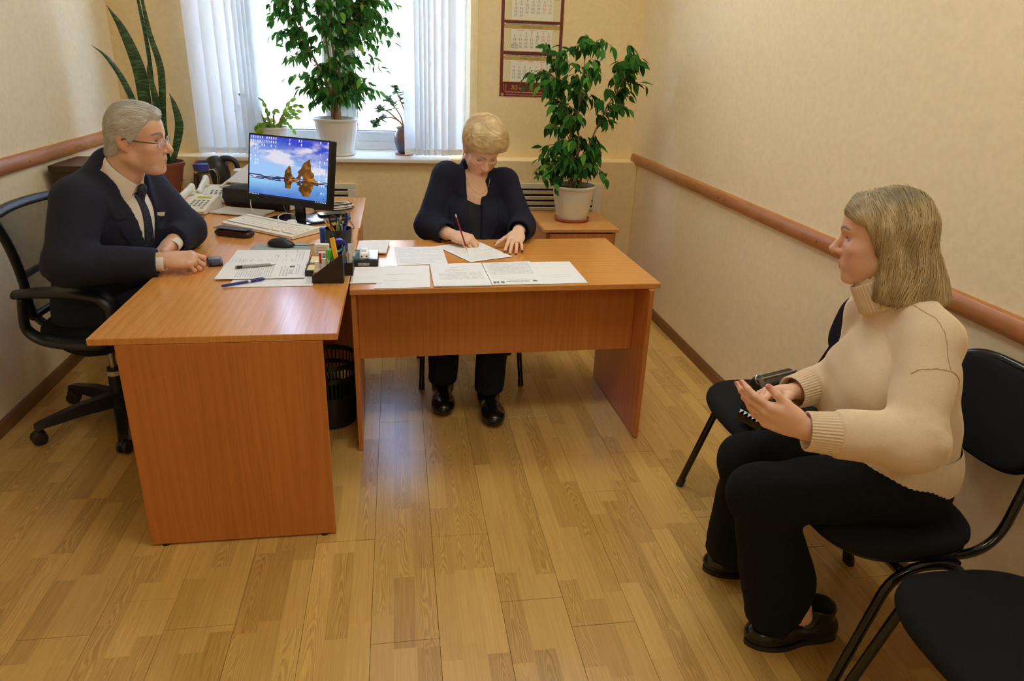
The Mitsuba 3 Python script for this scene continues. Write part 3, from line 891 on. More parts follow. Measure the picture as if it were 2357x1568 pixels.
MON = dict(c=np.array([-0.529, 3.58, 0.986]), yaw=-0.59, tilt=0.17, w=0.498, h=0.322)
my, mt = MON['yaw'], MON['tilt']
mR = np.array([math.cos(my), math.sin(my), 0])
mF = np.array([math.sin(my), -math.cos(my), 0])
mU = np.array([0, 0, 1.0]) * math.cos(mt) - mF * math.sin(mt)
mN = np.cross(mR, mU)
MF = frame(MON['c'], mR, mU, mN)      # x right, y up, z out of the screen
k = thing('computer_monitor', 'black all-in-one computer monitor showing a beach wallpaper with desktop icons', 'monitor')
w2_, h2_ = MON['w'] / 2, MON['h'] / 2
part(k, 'housing', xf(box(-w2_, w2_, -h2_, h2_, -0.048, 0.0, 0.004), MF), 'black_plastic', False)
part(k, 'bezel', xf(cat_([box(-w2_, w2_, h2_ - 0.007, h2_, 0.0002, 0.003), box(-w2_, w2_, -h2_, -h2_ + 0.028, 0.0002, 0.003), box(-w2_, -w2_ + 0.007, -h2_ + 0.028, h2_ - 0.007, 0.0002, 0.003), box(w2_ - 0.007, w2_, -h2_ + 0.028, h2_ - 0.007, 0.0002, 0.003)]), MF), 'black_plastic', False)
q = np.array([[-w2_ + 0.007, -h2_ + 0.028, 0.0012], [w2_ - 0.007, -h2_ + 0.028, 0.0012], [w2_ - 0.007, h2_ - 0.007, 0.0012], [-w2_ + 0.007, h2_ - 0.007, 0.0012]])
sk = part(k, 'screen', xf(trimesh.Trimesh(q, [[0, 1, 2], [0, 2, 3]], process=False), MF), 'screen_off', False, uv=[[0, 0], [1, 0], [1, 1], [0, 1]], label='lit screen')
scene[sk]['emitter'] = {'type': 'area', 'radiance': proc(screen_fn)}
bR = lambda a, b, c, d, e, f, bv=0.0: xf(box(a, b, c, d, e, f, bv), frame(np.array([MON['c'][0], MON['c'][1], D1Z]), mR, -mF, np.array([0, 0, 1.0])))
part(k, 'stand_base', bR(-0.13, 0.13, -0.04, 0.15, 0.0, 0.009, 0.003), 'black_gloss', False)
part(k, 'stand_column', cat_([bR(-0.028, 0.028, 0.055, 0.075, 0.009, 0.26, 0.003)]), 'black_gloss', False)

# ------------------------------------------------------------------ keyboard, mouse, pad
mat('beige_plastic', lin(232, 230, 222), 0.4)
mat('key_plastic', lin(240, 238, 232), 0.45)
mat('grey_pad', lin(150, 160, 158), 0.8)
k = thing('keyboard', 'cream white full-size keyboard lying askew in front of the monitor', 'keyboard')
ka = math.atan2(-0.299, 0.368)
KM = trs((-0.844, 3.498, D1Z), ka)
prof = np.array([(0.0, 0.003), (0.0, 0.014), (0.012, 0.018), (0.155, 0.026), (0.172, 0.026), (0.178, 0.012), (0.178, 0.003)])
kb = extrude(prof, 0, 0.472)
kb.vertices = kb.vertices[:, [2, 0, 1]]
kb.fix_normals()
part(k, 'case', xf(kb, KM), 'beige_plastic', 25)
keys = []
for r, (y, n0) in enumerate(((0.020, 9), (0.041, 12), (0.062, 13), (0.083, 14), (0.104, 14), (0.134, 13))):
    for gx0, gx1, nn in ((0.012, 0.302, n0), (0.316, 0.368, 3), (0.384, 0.460, 4)):
        if gx0 > 0.3 and r == 5 and gx0 > 0.38:
            continue
        wk = (gx1 - gx0) / nn
        for i in range(nn):
            z = 0.0185 + 0.008 * (y / 0.155)
            keys.append(box(gx0 + i * wk + 0.0012, gx0 + (i + 1) * wk - 0.0012, y, y + 0.0175, z, z + 0.006, 0.0015))
part(k, 'keys', xf(cat_(keys), KM), 'key_plastic', False, stuff=True)
part(k, 'foot', xf(box(0.05, 0.09, 0.15, 0.165, 0, 0.0035), KM), 'beige_plastic', False)
part(k, 'foot', xf(box(0.38, 0.42, 0.15, 0.165, 0, 0.0035), KM), 'beige_plastic', False)
part(k, 'cable', tube(spline([(-0.545, 3.42, 0.75), (-0.47, 3.40, 0.744), (-0.40, 3.37, 0.744), (-0.34, 3.33, 0.744), (-0.28, 3.34, 0.744), (-0.22, 3.42, 0.744), (-0.25, 3.6, 0.744)], 6), 0.002, 6), 'black_plastic', True)
pad = superellipse(0.125, 0.105, 3.5, 48)
single('mouse_pad', xf(extrude(pad, 0, 0.0025), trs((-0.505, 3.035, D1Z + 0.0003), 0.1)), 'grey_pad', 'grey mouse pad partly under the papers on the desk', 'mouse pad', smooth=False)
k = thing('computer_mouse', 'black corded computer mouse on the grey pad', 'computer mouse')
mm = trimesh.creation.icosphere(3, 1.0)
v = mm.vertices.copy()
v[:, 2] = np.where(v[:, 2] < 0, v[:, 2] * 0.25, v[:, 2])
v = v * [0.061, 0.031, 0.031]
v[:, 2] *= 1 - 0.25 * np.clip(v[:, 0] / 0.061, 0, 1)
v[:, 1] *= 1 - 0.10 * np.sin(np.pi * np.clip((v[:, 0] + 0.03) / 0.06, 0, 1))
mm.vertices = v + [0, 0, 0.0078]
MM = trs((-0.508, 3.075, D1Z + 0.003), -0.28)
part(k, 'body', xf(mm, MM), 'black_plastic', True)
part(k, 'wheel', xf(lathe([(0, -0.003), (0.008, -0.003), (0.008, 0.003), (0, 0.003)], 16), MM @ frame((0.034, 0, 0.031), (1, 0, 0), (0, 0, 1), (0, -1, 0))), 'grey_pad')
part(k, 'cable', tube(spline([(-0.452, 3.06, 0.752), (-0.40, 3.07, 0.748), (-0.345, 3.115, 0.744), (-0.30, 3.15, 0.743), (-0.25, 3.25, 0.743), (-0.27, 3.45, 0.743)], 6), 0.0019, 6), 'black_plastic', True)

# ------------------------------------------------------------------ printer, phones, speaker, kettle, jug, glass
mat('printer_grey', lin(206, 202, 194), 0.5)
mat('phone_plastic', lin(232, 230, 218), 0.4)
mat('phone_key', lin(120, 122, 118), 0.5)
mat('lcd_green', lin(190, 196, 96), 0.25)
mat('orange_key', lin(206, 120, 60), 0.5)
mat('speaker_cloth', lin(70, 70, 80), 0.9)
PM = trs((-0.70, 3.985, D1Z), -0.36)
k = thing('printer', 'black and pale grey laser printer behind the monitor with its paper flap open', 'printer')
pp = extrude([(-0.13, 0.008), (-0.155, 0.06), (-0.145, 0.105), (0.14, 0.115), (0.16, 0.105), (0.16, 0.008)], -0.18, 0.18)
pp.vertices = pp.vertices[:, [2, 0, 1]]
pp.fix_normals()
part(k, 'body', xf(pp, PM), 'black_plastic', 20)
part(k, 'side_cover', xf(box(0.1805, 0.192, -0.12, 0.16, 0.006, 0.105, 0.004), PM), 'printer_grey', False)
part(k, 'side_cover', xf(box(-0.192, -0.1805, -0.12, 0.16, 0.006, 0.105, 0.004), PM), 'printer_grey', False)
part(k, 'lid', xf(bar((-0.185, -0.15, 0.108), (-0.185, 0.14, 0.185), 0.014, 0.012), PM), 'printer_grey', False)
part(k, 'lid', xf(bar((0.0, -0.11, 0.128), (0.0, 0.14, 0.188), 0.35, 0.008), PM), 'printer_grey', False)
part(k, 'paper_flap', xf(cat_([box(-0.16, 0.12, -0.31, -0.158, 0.004, 0.012, 0.003)]), PM), 'printer_grey', False, label='open pale paper flap')
part(k, 'foot', xf(cat_([box(-0.15, -0.11, -0.1, -0.06, 0, 0.008), box(0.11, 0.15, -0.1, -0.06, 0, 0.008), box(-0.15, -0.11, 0.1, 0.14, 0, 0.008), box(0.11, 0.15, 0.1, 0.14, 0, 0.008), box(-0.1, 0.06, -0.30, -0.28, 0, 0.004)]), PM), 'black_plastic', False)


def telephone(label, loc, rz, lcd):
    k = thing('telephone', label, 'telephone')
    M = trs(loc, rz)
    b = extrude([(-0.10, 0.004), (-0.104, 0.018), (-0.09, 0.026), (0.085, 0.072), (0.10, 0.066), (0.10, 0.004)], -0.085, 0.085)
    b.vertices = b.vertices[:, [2, 0, 1]]
    b.fix_normals()
    part(k, 'body', xf(b, M), 'phone_plastic', 20)
    sl = math.atan2(0.046, 0.175)

    def deck(x, y, lift=0.0):
        return frame((x, y, 0.026 + (y + 0.09) * 0.046 / 0.175 + lift), (1, 0, 0), (0, math.cos(sl), math.sin(sl)), (0, -math.sin(sl), math.cos(sl)))
    for r in range(4):
        for c in range(4):
            last = c == 3
            part(k, 'key', xf(box(-0.0065 + 0.001 * last, 0.0065 - 0.001 * last, -0.0045, 0.0045, -0.001, 0.003, 0.0015), M @ deck(-0.012 + c * 0.0235, -0.052 + r * 0.0195)), 'phone_key', False)
    part(k, 'key', xf(box(-0.008, 0.008, -0.0045, 0.0045, -0.001, 0.003, 0.0015), M @ deck(0.06, -0.074)), 'orange_key' if lcd else 'phone_key', False)
    if lcd:
        part(k, 'display', xf(cat_([box(-0.036, 0.04, -0.011, 0.011, -0.001, 0.0012)]), M @ deck(0.022, 0.044)), 'lcd_green', False, label='yellow green display')
    part(k, 'label_strip', xf(box(-0.02, 0.02, -0.0015, 0.0015, -0.0005, 0.0006), M @ deck(0.022, 0.073)), 'phone_key', False)
    h = [(-0.060, -0.102, 0.046), (-0.060, -0.080, 0.056), (-0.060, -0.04, 0.072), (-0.060, 0.02, 0.088), (-0.060, 0.070, 0.098), (-0.060, 0.092, 0.094)]
    hk = part(k, 'handset', xf(tube(spline(h, 5), np.interp(np.linspace(0, 1, 26), [0, 0.12, 0.3, 0.7, 0.88, 1], [0.016, 0.020, 0.0135, 0.0135, 0.020, 0.015]), 14, True, 1.45), M), 'phone_plastic', True)
    part(hk, 'earpiece', xf(cat_([lathe([(0, 0.0), (0.02, 0), (0.022, 0.022), (0, 0.024)], 20, (-0.060, -0.080, 0.028)), lathe([(0, 0.0), (0.02, 0), (0.022, 0.022), (0, 0.024)], 20, (-0.060, 0.072, 0.069))]), M), 'phone_plastic', 40)
    cd = []
    for i in range(120):
        t = i / 119
        c = np.array([-0.078 - 0.05 * math.sin(t * math.pi), -0.10 + 0.16 * t, 0.010])
        cd.append(c + 0.005 * np.array([math.cos(i * 1.05), 0, math.sin(i * 1.05)]) + [0, 0, -0.003])
    part(k, 'coiled_cord', xf(tube(cd, 0.0013, 5), M), 'phone_plastic', True)
    return k


telephone('white desk telephone with a yellow green display, nearest the man', (-1.035, 3.835, D1Z), -0.22, True)
telephone('white desk telephone without display, behind the other telephone and beside the printer', (-1.01, 4.115, D1Z), 0.0, False)

for sx, yy, lab in ((-0.905, 4.36, 'beige computer speaker between the kettle and the printer'), (-0.80, 4.42, 'beige computer speaker half hidden behind the monitor')):
    k = thing('speaker', lab, 'speaker')
    sp_ = extrude(superellipse(0.042, 0.05, 4, 40), 0, 0.128)
    part(k, 'case', xf(sp_, trs((sx, yy, D1Z), 0.1)), 'beige_plastic', 25)
    part(k, 'cap', xf(cushion(superellipse(0.044, 0.052, 4, 40), 0.006, 0.01, 0.003), trs((sx, yy, D1Z + 0.128), 0.1)), 'beige_plastic', 40)
    part(k, 'grille', xf(box(-0.031, 0.031, -0.0525, -0.048, 0.008, 0.098, 0.002), trs((sx, yy, D1Z), 0.1)), 'speaker_cloth', False)
    part(k, 'slot', xf(box(-0.008, 0.010, -0.0515, -0.047, 0.108, 0.113), trs((sx, yy, D1Z), 0.1)), 'black_plastic', False)

k = thing('electric_kettle', 'black electric kettle on the side table below the window', 'kettle')
KC = (-1.085, 4.525, D1Z)
part(k, 'base', lathe([(0, 0), (0.080, 0), (0.082, 0.012), (0.06, 0.018), (0, 0.018)], 40, KC), 'black_plastic')
body = lathe([(0, 0.019), (0.074, 0.019), (0.080, 0.03), (0.078, 0.08), (0.068, 0.13), (0.058, 0.155), (0.04, 0.175), (0.018, 0.185), (0, 0.187)], 44, KC)
part(k, 'body', body, 'black_plastic', 50)
sp = trimesh.convex.convex_hull(np.array([(-0.045, -0.02, 0.11), (-0.045, 0.02, 0.11), (-0.055, -0.028, 0.158), (-0.055, 0.028, 0.158), (-0.118, 0, 0.148), (-0.112, -0.008, 0.150), (-0.112, 0.008, 0.150), (-0.075, 0, 0.10)]) + np.array(KC))
part(k, 'spout', sp, 'black_plastic', 20)
hd = np.array([(0.035, 0, 0.168), (0.075, 0, 0.172), (0.108, 0, 0.160), (0.124, 0, 0.125), (0.122, 0, 0.08), (0.108, 0, 0.045), (0.078, 0, 0.034)]) + np.array(KC)
part(k, 'handle', tube(spline(hd, 6), np.interp(np.linspace(0, 1, 37), [0, 0.3, 0.7, 1], [0.019, 0.015, 0.014, 0.017]), 12), 'black_plastic', True)

k = thing('glass_jug', 'clear glass water jug with a blue lid beside the kettle', 'jug')
JC = (-1.118, 4.325, D1Z)
outer = [(0, 0.0), (0.052, 0.0), (0.056, 0.006), (0.055, 0.05), (0.047, 0.105), (0.043, 0.125), (0.045, 0.15), (0.049, 0.163)]
inner = [(0.0465, 0.162), (0.0425, 0.149), (0.0405, 0.125), (0.0445, 0.104), (0.0525, 0.05), (0.053, 0.012), (0, 0.010)]
part(k, 'vessel', lathe(outer + inner, 40, JC), 'glass', 40)
scene['water'] = {'type': 'dielectric', 'int_ior': 1.33}
part(k, 'water', lathe([(0, 0.0108), (0.052, 0.0128), (0.0515, 0.05), (0.0435, 0.104), (0.0405, 0.116), (0, 0.116)], 40, JC), 'water', 40)
mat('blue_lid', lin(46, 62, 160), 0.35)
part(k, 'lid', lathe([(0, 0.130), (0.038, 0.130), (0.040, 0.15), (0.041, 0.166), (0.030, 0.172), (0, 0.172)], 32, JC), 'blue_lid')
hd = np.array([(0.046, -0.008, 0.142), (0.075, -0.018, 0.140), (0.092, -0.022, 0.11), (0.09, -0.022, 0.07), (0.078, -0.018, 0.035), (0.054, -0.01, 0.028)]) + np.array(JC)
part(k, 'handle', tube(spline(hd, 6), 0.0065, 10), 'glass', True)
k = single('drinking_glass', lathe([(0.031, 0.0), (0.0325, 0.001), (0.030, 0.04), (0.027, 0.07), (0.025, 0.072), (0, 0.072), (0, 0.062), (0.0235, 0.062), (0.028, 0.04), (0.0305, 0.0)], 36, (-1.225, 4.40, D1Z)), 'glass', 'clear drinking glass upside down on the side table behind the telephones', 'glass', smooth=40)

# cables, hub, tray
k = thing('usb_hub', 'small white USB hub with a looped cable in front of the monitor stand', 'usb hub')
part(k, 'case', xf(cushion(superellipse(0.024, 0.024, 4, 32), 0.022, 0.02, 0.004), trs((-0.518, 3.50, D1Z), 0.3)), 'pvc_white', 40)
part(k, 'cable', tube(spline([(-0.535, 3.515, 0.752), (-0.575, 3.53, 0.752), (-0.592, 3.57, 0.765), (-0.565, 3.60, 0.775), (-0.52, 3.605, 0.77)], 6), 0.003, 8), 'pvc_white', True)
k = thing('power_adapter', 'small white plug lying on the side table left of the pen cup', 'adapter')
part(k, 'case', xf(cushion(superellipse(0.022, 0.016, 3.5, 32), 0.024, 0.02, 0.003), trs((-0.335, 3.24, D1Z), 0.5)), 'pvc_white', 40)
tray = extrude(superellipse(0.085, 0.115, 6, 40), 0, 0.012)
k = thing('tablet', 'glossy black tablet lying on the side table behind the pen cup', 'tablet')
part(k, 'case', xf(tray, trs((-0.375, 3.63, D1Z), -0.95)), 'black_plastic', 30)
part(k, 'display', xf(box(-0.07, 0.07, -0.098, 0.098, 0.0121, 0.013), trs((-0.375, 3.63, D1Z), -0.95)), 'black_gloss', False)
single('smartphone', xf(extrude(superellipse(0.036, 0.072, 6, 40), 0, 0.009), trs((-0.34, 3.68, D1Z + 0.0135), -1.2)), 'black_gloss', 'black smartphone lying on the tablet', 'smartphone', smooth=30)
crng = np.random.default_rng(11)
for i, (lab, col) in enumerate((('black cable bundle behind the monitor stand', 'black_plastic'), ('white cable tangled behind the monitor stand', 'pvc_white'))):
    pts = [np.array([-0.45, 3.85, 0.744])]
    for j in range(16):
        pts.append(np.array([-0.36 + 0.10 * math.cos(j * 1.25 + i) + crng.normal(0, 0.012), 3.86 + 0.06 * math.sin(j * 1.25 + i) + crng.normal(0, 0.012), 0.744 + 0.0022 * j + 0.004 * i]))
    single('cable', tube(spline(pts, 6), 0.003, 6), col, lab, 'cable', smooth=True)
single('cable', tube(spline([(-0.60, 3.78, 0.80), (-0.585, 3.74, 0.77), (-0.56, 3.70, 0.745), (-0.52, 3.69, 0.744), (-0.47, 3.71, 0.744), (-0.43, 3.78, 0.744)], 6), 0.0032, 6), 'black_plastic', 'black cable hanging beneath the monitor', 'cable', smooth=True)
single('cable', tube(spline([(-0.74, 3.70, 0.83), (-0.735, 3.67, 0.79), (-0.72, 3.66, 0.768), (-0.68, 3.655, 0.752), (-0.63, 3.65, 0.745), (-0.60, 3.60, 0.745)], 6), 0.0026, 6), 'phone_plastic', 'white cable hanging from the monitor over the printer flap', 'cable', smooth=True)
single('cable', tube(spline([(-0.85, 4.05, 0.743), (-0.89, 3.93, 0.743), (-0.93, 3.85, 0.743), (-0.95, 3.80, 0.743), (-0.93, 3.75, 0.743), (-0.90, 3.73, 0.743)], 6), 0.0026, 6), 'phone_plastic', 'pale cable on the side table between telephone and printer', 'cable', smooth=True)
single('cable', tube(spline([(-0.21, 3.46, 0.60), (-0.19, 3.40, 0.52), (-0.155, 3.35, 0.47), (-0.13, 3.33, 0.52), (-0.10, 3.34, 0.60)], 6), 0.004, 6), 'black_plastic', 'black cable sagging beneath the two desks', 'cable', smooth=True)

# ------------------------------------------------------------------ papers: printed text lives in the print texture
BLOCKS = [  # mode, u0, u1, v0, v1, lines, darkness, line fill, turned
    (1, 0.03, 0.30, 0.06, 0.36, 12, 0.55, 0.75, 1), (1, 0.36, 0.60, 0.06, 0.36, 11, 0.5, 0.6, 1), (1, 0.66, 0.84, 0.06, 0.36, 8, 0.5, 0.6, 1), (1, 0.30, 0.85, 0.45, 0.70, 16, 0.45, 0.35, 1), (1, 0.25, 0.85, 0.78, 0.97, 12, 0.4, 0.22, 1), (1, 0.86, 0.93, 0.1, 0.9, 3, 0.5, 0.7, 1),
    (2, 0.20, 0.62, 0.08, 0.80, 15, 0.5, 0.85, 1), (2, 0.62, 0.80, 0.1, 0.85, 5, 0.55, 0.5, 1), (2, 0.80, 0.86, 0.55, 0.80, 1, 0.9, 1.0, 0), (2, 0.80, 0.86, 0.2, 0.48, 6, 0.7, 1.0, 0), (2, 0.88, 0.93, 0.2, 0.8, 2, 0.6, 0.8, 1),
    (3, 0.88, 0.96, 0.05, 0.75, 3, 0.5, 0.8, 1),
    (4, 0.06, 0.94, 0.06, 0.92, 22, 0.28, 0.9, 0),
    (5, 0.12, 0.92, 0.26, 0.58, 9, 0.5, 0.97, 0), (5, 0.25, 0.85, 0.62, 0.75, 3, 0.35, 0.9, 0), (5, 0.35, 0.8, 0.80, 0.84, 1, 0.4, 0.8, 0),
    (6, 0.06, 0.93, 0.42, 0.96, 17, 0.5, 0.97, 0), (6, 0.06, 0.62, 0.26, 0.36, 3, 0.28, 0.7, 0), (6, 0.30, 0.75, 0.10, 0.15, 1, 0.95, 1.0, 0), (6, 0.25, 0.9, 0.18, 0.21, 1, 0.5, 0.8, 0),
    (7, 0.1, 0.9, 0.55, 0.62, 1, 0.25, 0.8, 0), (7, 0.1, 0.9, 0.3, 0.34, 1, 0.2, 0.5, 0),
    (8, 0.1, 0.75, 0.1, 0.4, 4, 0.12, 0.5, 0)]


def paper_fn(p, n, uv):
    mode = dr.floor(uv.x / 2 + 1e-4)
    u, v = uv.x - 2 * mode, uv.y
    ink = mi.Float(0)
    for (m, u0, u1, v0, v1, nl, dk, fill, turned) in BLOCKS:
        a, b = (u - u0) / (u1 - u0), (v - v0) / (v1 - v0)
        inside = (mode == m) & (a > 0) & (a < 1) & (b > 0) & (b < 1)
        s, t = (b, a) if turned else (a, b)
        line = t * nl
        li = dr.floor(line)
        f = line - li
        word = noise(s * 26, li * 7.7, m + u0 * 9)
        end = s < (1.15 * (0.55 + 0.45 * cell_rand(li, m, nl)) if fill < 0.95 else mi.Float(1.0))
        on = inside & (f > 0.28) & (f < 0.72) & end & (word > 0.30 if nl > 1 else word > -1)
        hit = dr.select(on & (cell_rand(li, m, 5) < fill + 0.02), mi.Float(dk * (1.0 if nl < 7 and dk > 0.6 else 0.72)), 0)
        ink = dr.maximum(ink, hit)
    # barcode strips
    bc = (mode == 6) & (u > 0.04) & (u < 0.25) & (v > 0.055) & (v < 0.135) & (cell_rand(dr.floor(u * 190), 2, 2) > 0.5)
    ink = dr.select(bc, 0.95, ink)
    seal = (mode == 6) & (dr.square((u - 0.86) * 1.0) + dr.square((v - 0.13) * 1.45) < 0.0022)
    ink = dr.select(seal, 0.75, ink)
    return mix(lin(229, 230, 234), lin(44, 46, 58), ink)


mat('paper', proc(paper_fn), 0.7, spec=0.25)
mat('paper_plain', lin(234, 236, 240), 0.7, spec=0.25)


def paper(label, corners, mode, z, seed, pages=1, curl=0.0012, group=None):
    """corners: lower left, lower right, upper right, upper left as the text is read"""
    c = [np.array([*q, z]) for q in corners]
    m, uv = sheet(c, 10, 10, thick=0.0004 * pages, seed=seed, curl=curl)
    uv = uv.copy()
    n = len(uv) // 2
    uv[:n, 0] = uv[:n, 0] * 0.998 + 0.001 + 2 * mode
    return single('paper', m, 'paper', label, 'paper', group, smooth=True, uv=uv)


e = 0.0009
paper('printed sheet on the desk, uppermost edge beside the mouse pad', [(-0.676, 2.795), (-0.366, 2.795), (-0.378, 3.012), (-0.677, 3.012)], 1, D1Z + 0.0042, 1)
paper('blank sheet under the blue pen in front of the printed sheets', [(-0.612, 2.508), (-0.319, 2.514), (-0.330, 2.735), (-0.612, 2.735)], 3, D1Z + 0.0012, 2)
paper('printed letter with a dark stamp under the silver pen', [(-0.676, 2.592), (-0.356, 2.598), (-0.372, 2.822), (-0.679, 2.822)], 2, D1Z + 0.0066, 3, 4)
paper('folded sheet behind the white adapter on the table', [(-0.196, 3.05), (-0.062, 3.055), (-0.048, 3.268), (-0.188, 3.255)], 8, D2Z + 0.012, 4, 12, 0.006)
paper('form with a faint table left of the sheet the woman in navy writes on', [(-0.013, 2.889), (0.200, 2.909), (0.192, 3.203), (-0.028, 3.191)], 4, D2Z + e, 5)
paper('form the woman in navy is writing on', [(0.299, 2.927), (0.497, 3.013), (0.367, 3.299), (0.165, 3.205)], 4, D2Z + 2.2 * e, 6)
paper('small blank sheet beside the triangular desk organizer at the table front', [(-0.196, 2.638), (-0.069, 2.643), (-0.063, 2.865), (-0.186, 2.863)], 8, D2Z + 3.2 * e, 7, 3)
paper('handwritten sheet second from the left along the table front', [(-0.102, 2.579), (0.110, 2.583), (0.119, 2.885), (-0.062, 2.884)], 7, D2Z + 1.4 * e, 8, 2)
paper('stack of letters with one typed paragraph in the middle of the table front', [(0.124, 2.584), (0.350, 2.588), (0.342, 2.905), (0.122, 2.885)], 5, D2Z + 6 * e, 9, 10)
paper('typed letter with barcode and round seal along the table front', [(0.353, 2.597), (0.560, 2.603), (0.560, 2.930), (0.346, 2.908)], 6, D2Z + 3.6 * e, 10, 5)
paper('nearly blank sheet at the right end of the row along the table front', [(0.545, 2.603), (0.741, 2.615), (0.739, 2.928), (0.555, 2.926)], 8, D2Z + 1.4 * e, 11, 2)

# ------------------------------------------------------------------ pens, phone, glasses case
mat('pen_blue', lin(44, 36, 130), 0.3)
mat('silver', lin(196, 196, 196), 0.22, 0.85)
mat('clear_grey', lin(150, 152, 150), 0.2)


def rod(a, b, prof, sides=14):
    """prof: (t, r) along a->b"""
    a, b = np.array(a, float), np.array(b, float)
    t = np.array([q[0] for q in prof])
    return tube(a + (b - a) * t[:, None], np.array([q[1] for q in prof]), sides)


k = thing('pen', 'silver grey transparent pen lying on the printed letter', 'pen')
a, b = (-0.628, 2.722, D1Z + 0.0135), (-0.481, 2.764, D1Z + 0.0135)
part(k, 'barrel', rod(a, b, [(0, 0.0045), (0.01, 0.0055), (0.72, 0.0055), (0.86, 0.005), (0.87, 0.004), (0.99, 0.001), (1, 0.0006)]), 'clear_grey', 40)
part(k, 'grip', rod(a, b, [(0.04, 0.0058), (0.17, 0.0058), (0.171, 0.0054)]), 'black_plastic', 40)
part(k, 'clip', rod(np.array(a) + [0, 0, 0.006], np.array(b) + [0, 0, 0.006], [(0.02, 0.0012), (0.30, 0.0012)], 6), 'silver', 40)
part(k, 'tip', rod(a, b, [(0.86, 0.0052), (0.93, 0.0036), (1.0, 0.0007)]), 'silver', 40)
k = thing('pen', 'blue capped pen lying on the blank sheet at the desk front', 'pen')
a, b = (-0.632, 2.507, D1Z + 0.0075), (-0.496, 2.585, D1Z + 0.0085)
part(k, 'barrel', rod(a, b, [(0, 0.002), (0.02, 0.004), (0.1, 0.0048), (0.62, 0.005), (0.63, 0.0045)]), 'pen_blue', 40)
part(k, 'cap', rod(a, b, [(0.62, 0.0056), (0.9, 0.0055), (0.98, 0.0042), (1, 0.002)]), 'pen_blue', 40)
part(k, 'clip', rod(np.array(a) + [0, 0, 0.0062], np.array(b) + [0, 0, 0.0062], [(0.66, 0.0013), (0.96, 0.0016)], 6), 'pen_blue', 40)
part(k, 'cap_ring', rod(a, b, [(0.60, 0.0058), (0.66, 0.0058)]), 'silver', 40)
mat('phone_body', lin(40, 42, 48), 0.35)
mat('phone_display', lin(120, 128, 140), 0.12)
k = thing('mobile_phone', 'dark grey button mobile phone beside the man\'s hand', 'mobile phone')
M = trs((-0.727, 2.832, D1Z), 0.30)
part(k, 'body', xf(cushion(superellipse(0.028, 0.058, 5, 40), 0.014, 0.012, 0.001), M), 'phone_body', 40)
part(k, 'display', xf(box(-0.022, 0.022, 0.004, 0.048, 0.0148, 0.0156), M), 'phone_display', False)
for r in range(4):
    for c in range(3):
        part(k, 'key', xf(box(-0.021 + c * 0.0145, -0.009 + c * 0.0145, -0.050 + r * 0.0115, -0.0425 + r * 0.0115, 0.0143, 0.0158, 0.0005), M), 'phone_body', False)
mat('brown_leather', lin(54, 32, 28), 0.4)
k = thing('glasses_case', 'dark brown glasses case lying beside the keyboard', 'glasses case')
M = trs((-0.742, 3.285, D1Z), math.atan2(-0.06, 0.178) - 0.1)
part(k, 'shell', xf(cushion(superellipse(0.092, 0.036, 4.5, 48), 0.030, 0.045, 0.005), M), 'brown_leather', 50)
part(k, 'flap', xf(box(-0.085, 0.085, -0.034, 0.02, 0.0352, 0.0372, 0.001), M @ trs((0, 0, 0), 0, 0.0)), 'brown_leather', False)

# ------------------------------------------------------------------ pen cup
k = thing('pen_cup', 'tall black pen cup at the desk corner', 'pen cup')
CC = np.array([-0.259, 3.005, D1Z])
part(k, 'cup', lathe([(0, 0), (0.050, 0), (0.052, 0.003), (0.057, 0.100), (0.0548, 0.100), (0.050, 0.005), (0, 0.005)], 44, CC), 'black_plastic', 40)
mat('pencil_yellow', lin(222, 160, 50), 0.4)
mat('pencil_lime', lin(196, 190, 60), 0.4)
mat('teal', lin(30, 140, 130), 0.35)
mat('pencil_wood', lin(214, 170, 120), 0.7)
mat('eraser_pink', lin(214, 150, 130), 0.8)


def cup_pen(label, top, foot, col, r=0.0037, tip='pencil_wood', cat='pencil'):
    k = thing(cat.replace(' ', '_'), label, cat)
    a, b = CC + np.array(foot), CC + np.array(top)
    part(k, 'barrel', rod(a, b, [(0, r), (0.86, r), (0.861, r * 0.9)], 8), col, 30)
    part(k, 'tip', rod(a, b, [(0.86, r), (0.98, r * 0.25), (1.0, 0.0004)], 8), tip, 30)


cup_pen('yellow pencil leaning left in the pen cup', (-0.058, -0.02, 0.150), (0.02, 0.01, 0.008), 'pencil_yellow')
cup_pen('second yellow pencil in the pen cup, just right of the leftmost', (-0.045, 0.005, 0.143), (0.025, 0.0, 0.008), 'pencil_yellow')
cup_pen('lime green pencil in the middle of the pen cup', (0.005, -0.03, 0.142), (-0.02, 0.02, 0.008), 'pencil_lime')
cup_pen('teal green pen in the pen cup beside the scissors', (0.018, -0.01, 0.160), (-0.022, 0.01, 0.008), 'teal', 0.0048, 'eraser_pink', 'pen')
cup_pen('dark blue pen behind the scissors in the pen cup', (0.042, 0.035, 0.158), (-0.01, -0.01, 0.008), 'pen_blue', 0.005, 'pen_blue', 'pen')
mat('bright_blue', lin(50, 90, 190), 0.35)
cup_pen('bright blue pen at the back of the pen cup', (0.052, 0.022, 0.166), (0.0, -0.01, 0.008), 'bright_blue', 0.005, 'bright_blue', 'pen')
k = thing('scissors', 'scissors with black loop handles standing in the pen cup', 'scissors')
SM = frame(CC + [0.028, -0.018, 0.0], np.array([0.98, 0.1, 0.17]) / np.linalg.norm([0.98, 0.1, 0.17]), np.array([-0.17, 0.10, 0.98]) / np.linalg.norm([-0.17, 0.10, 0.98]), (0, -1, 0.1))
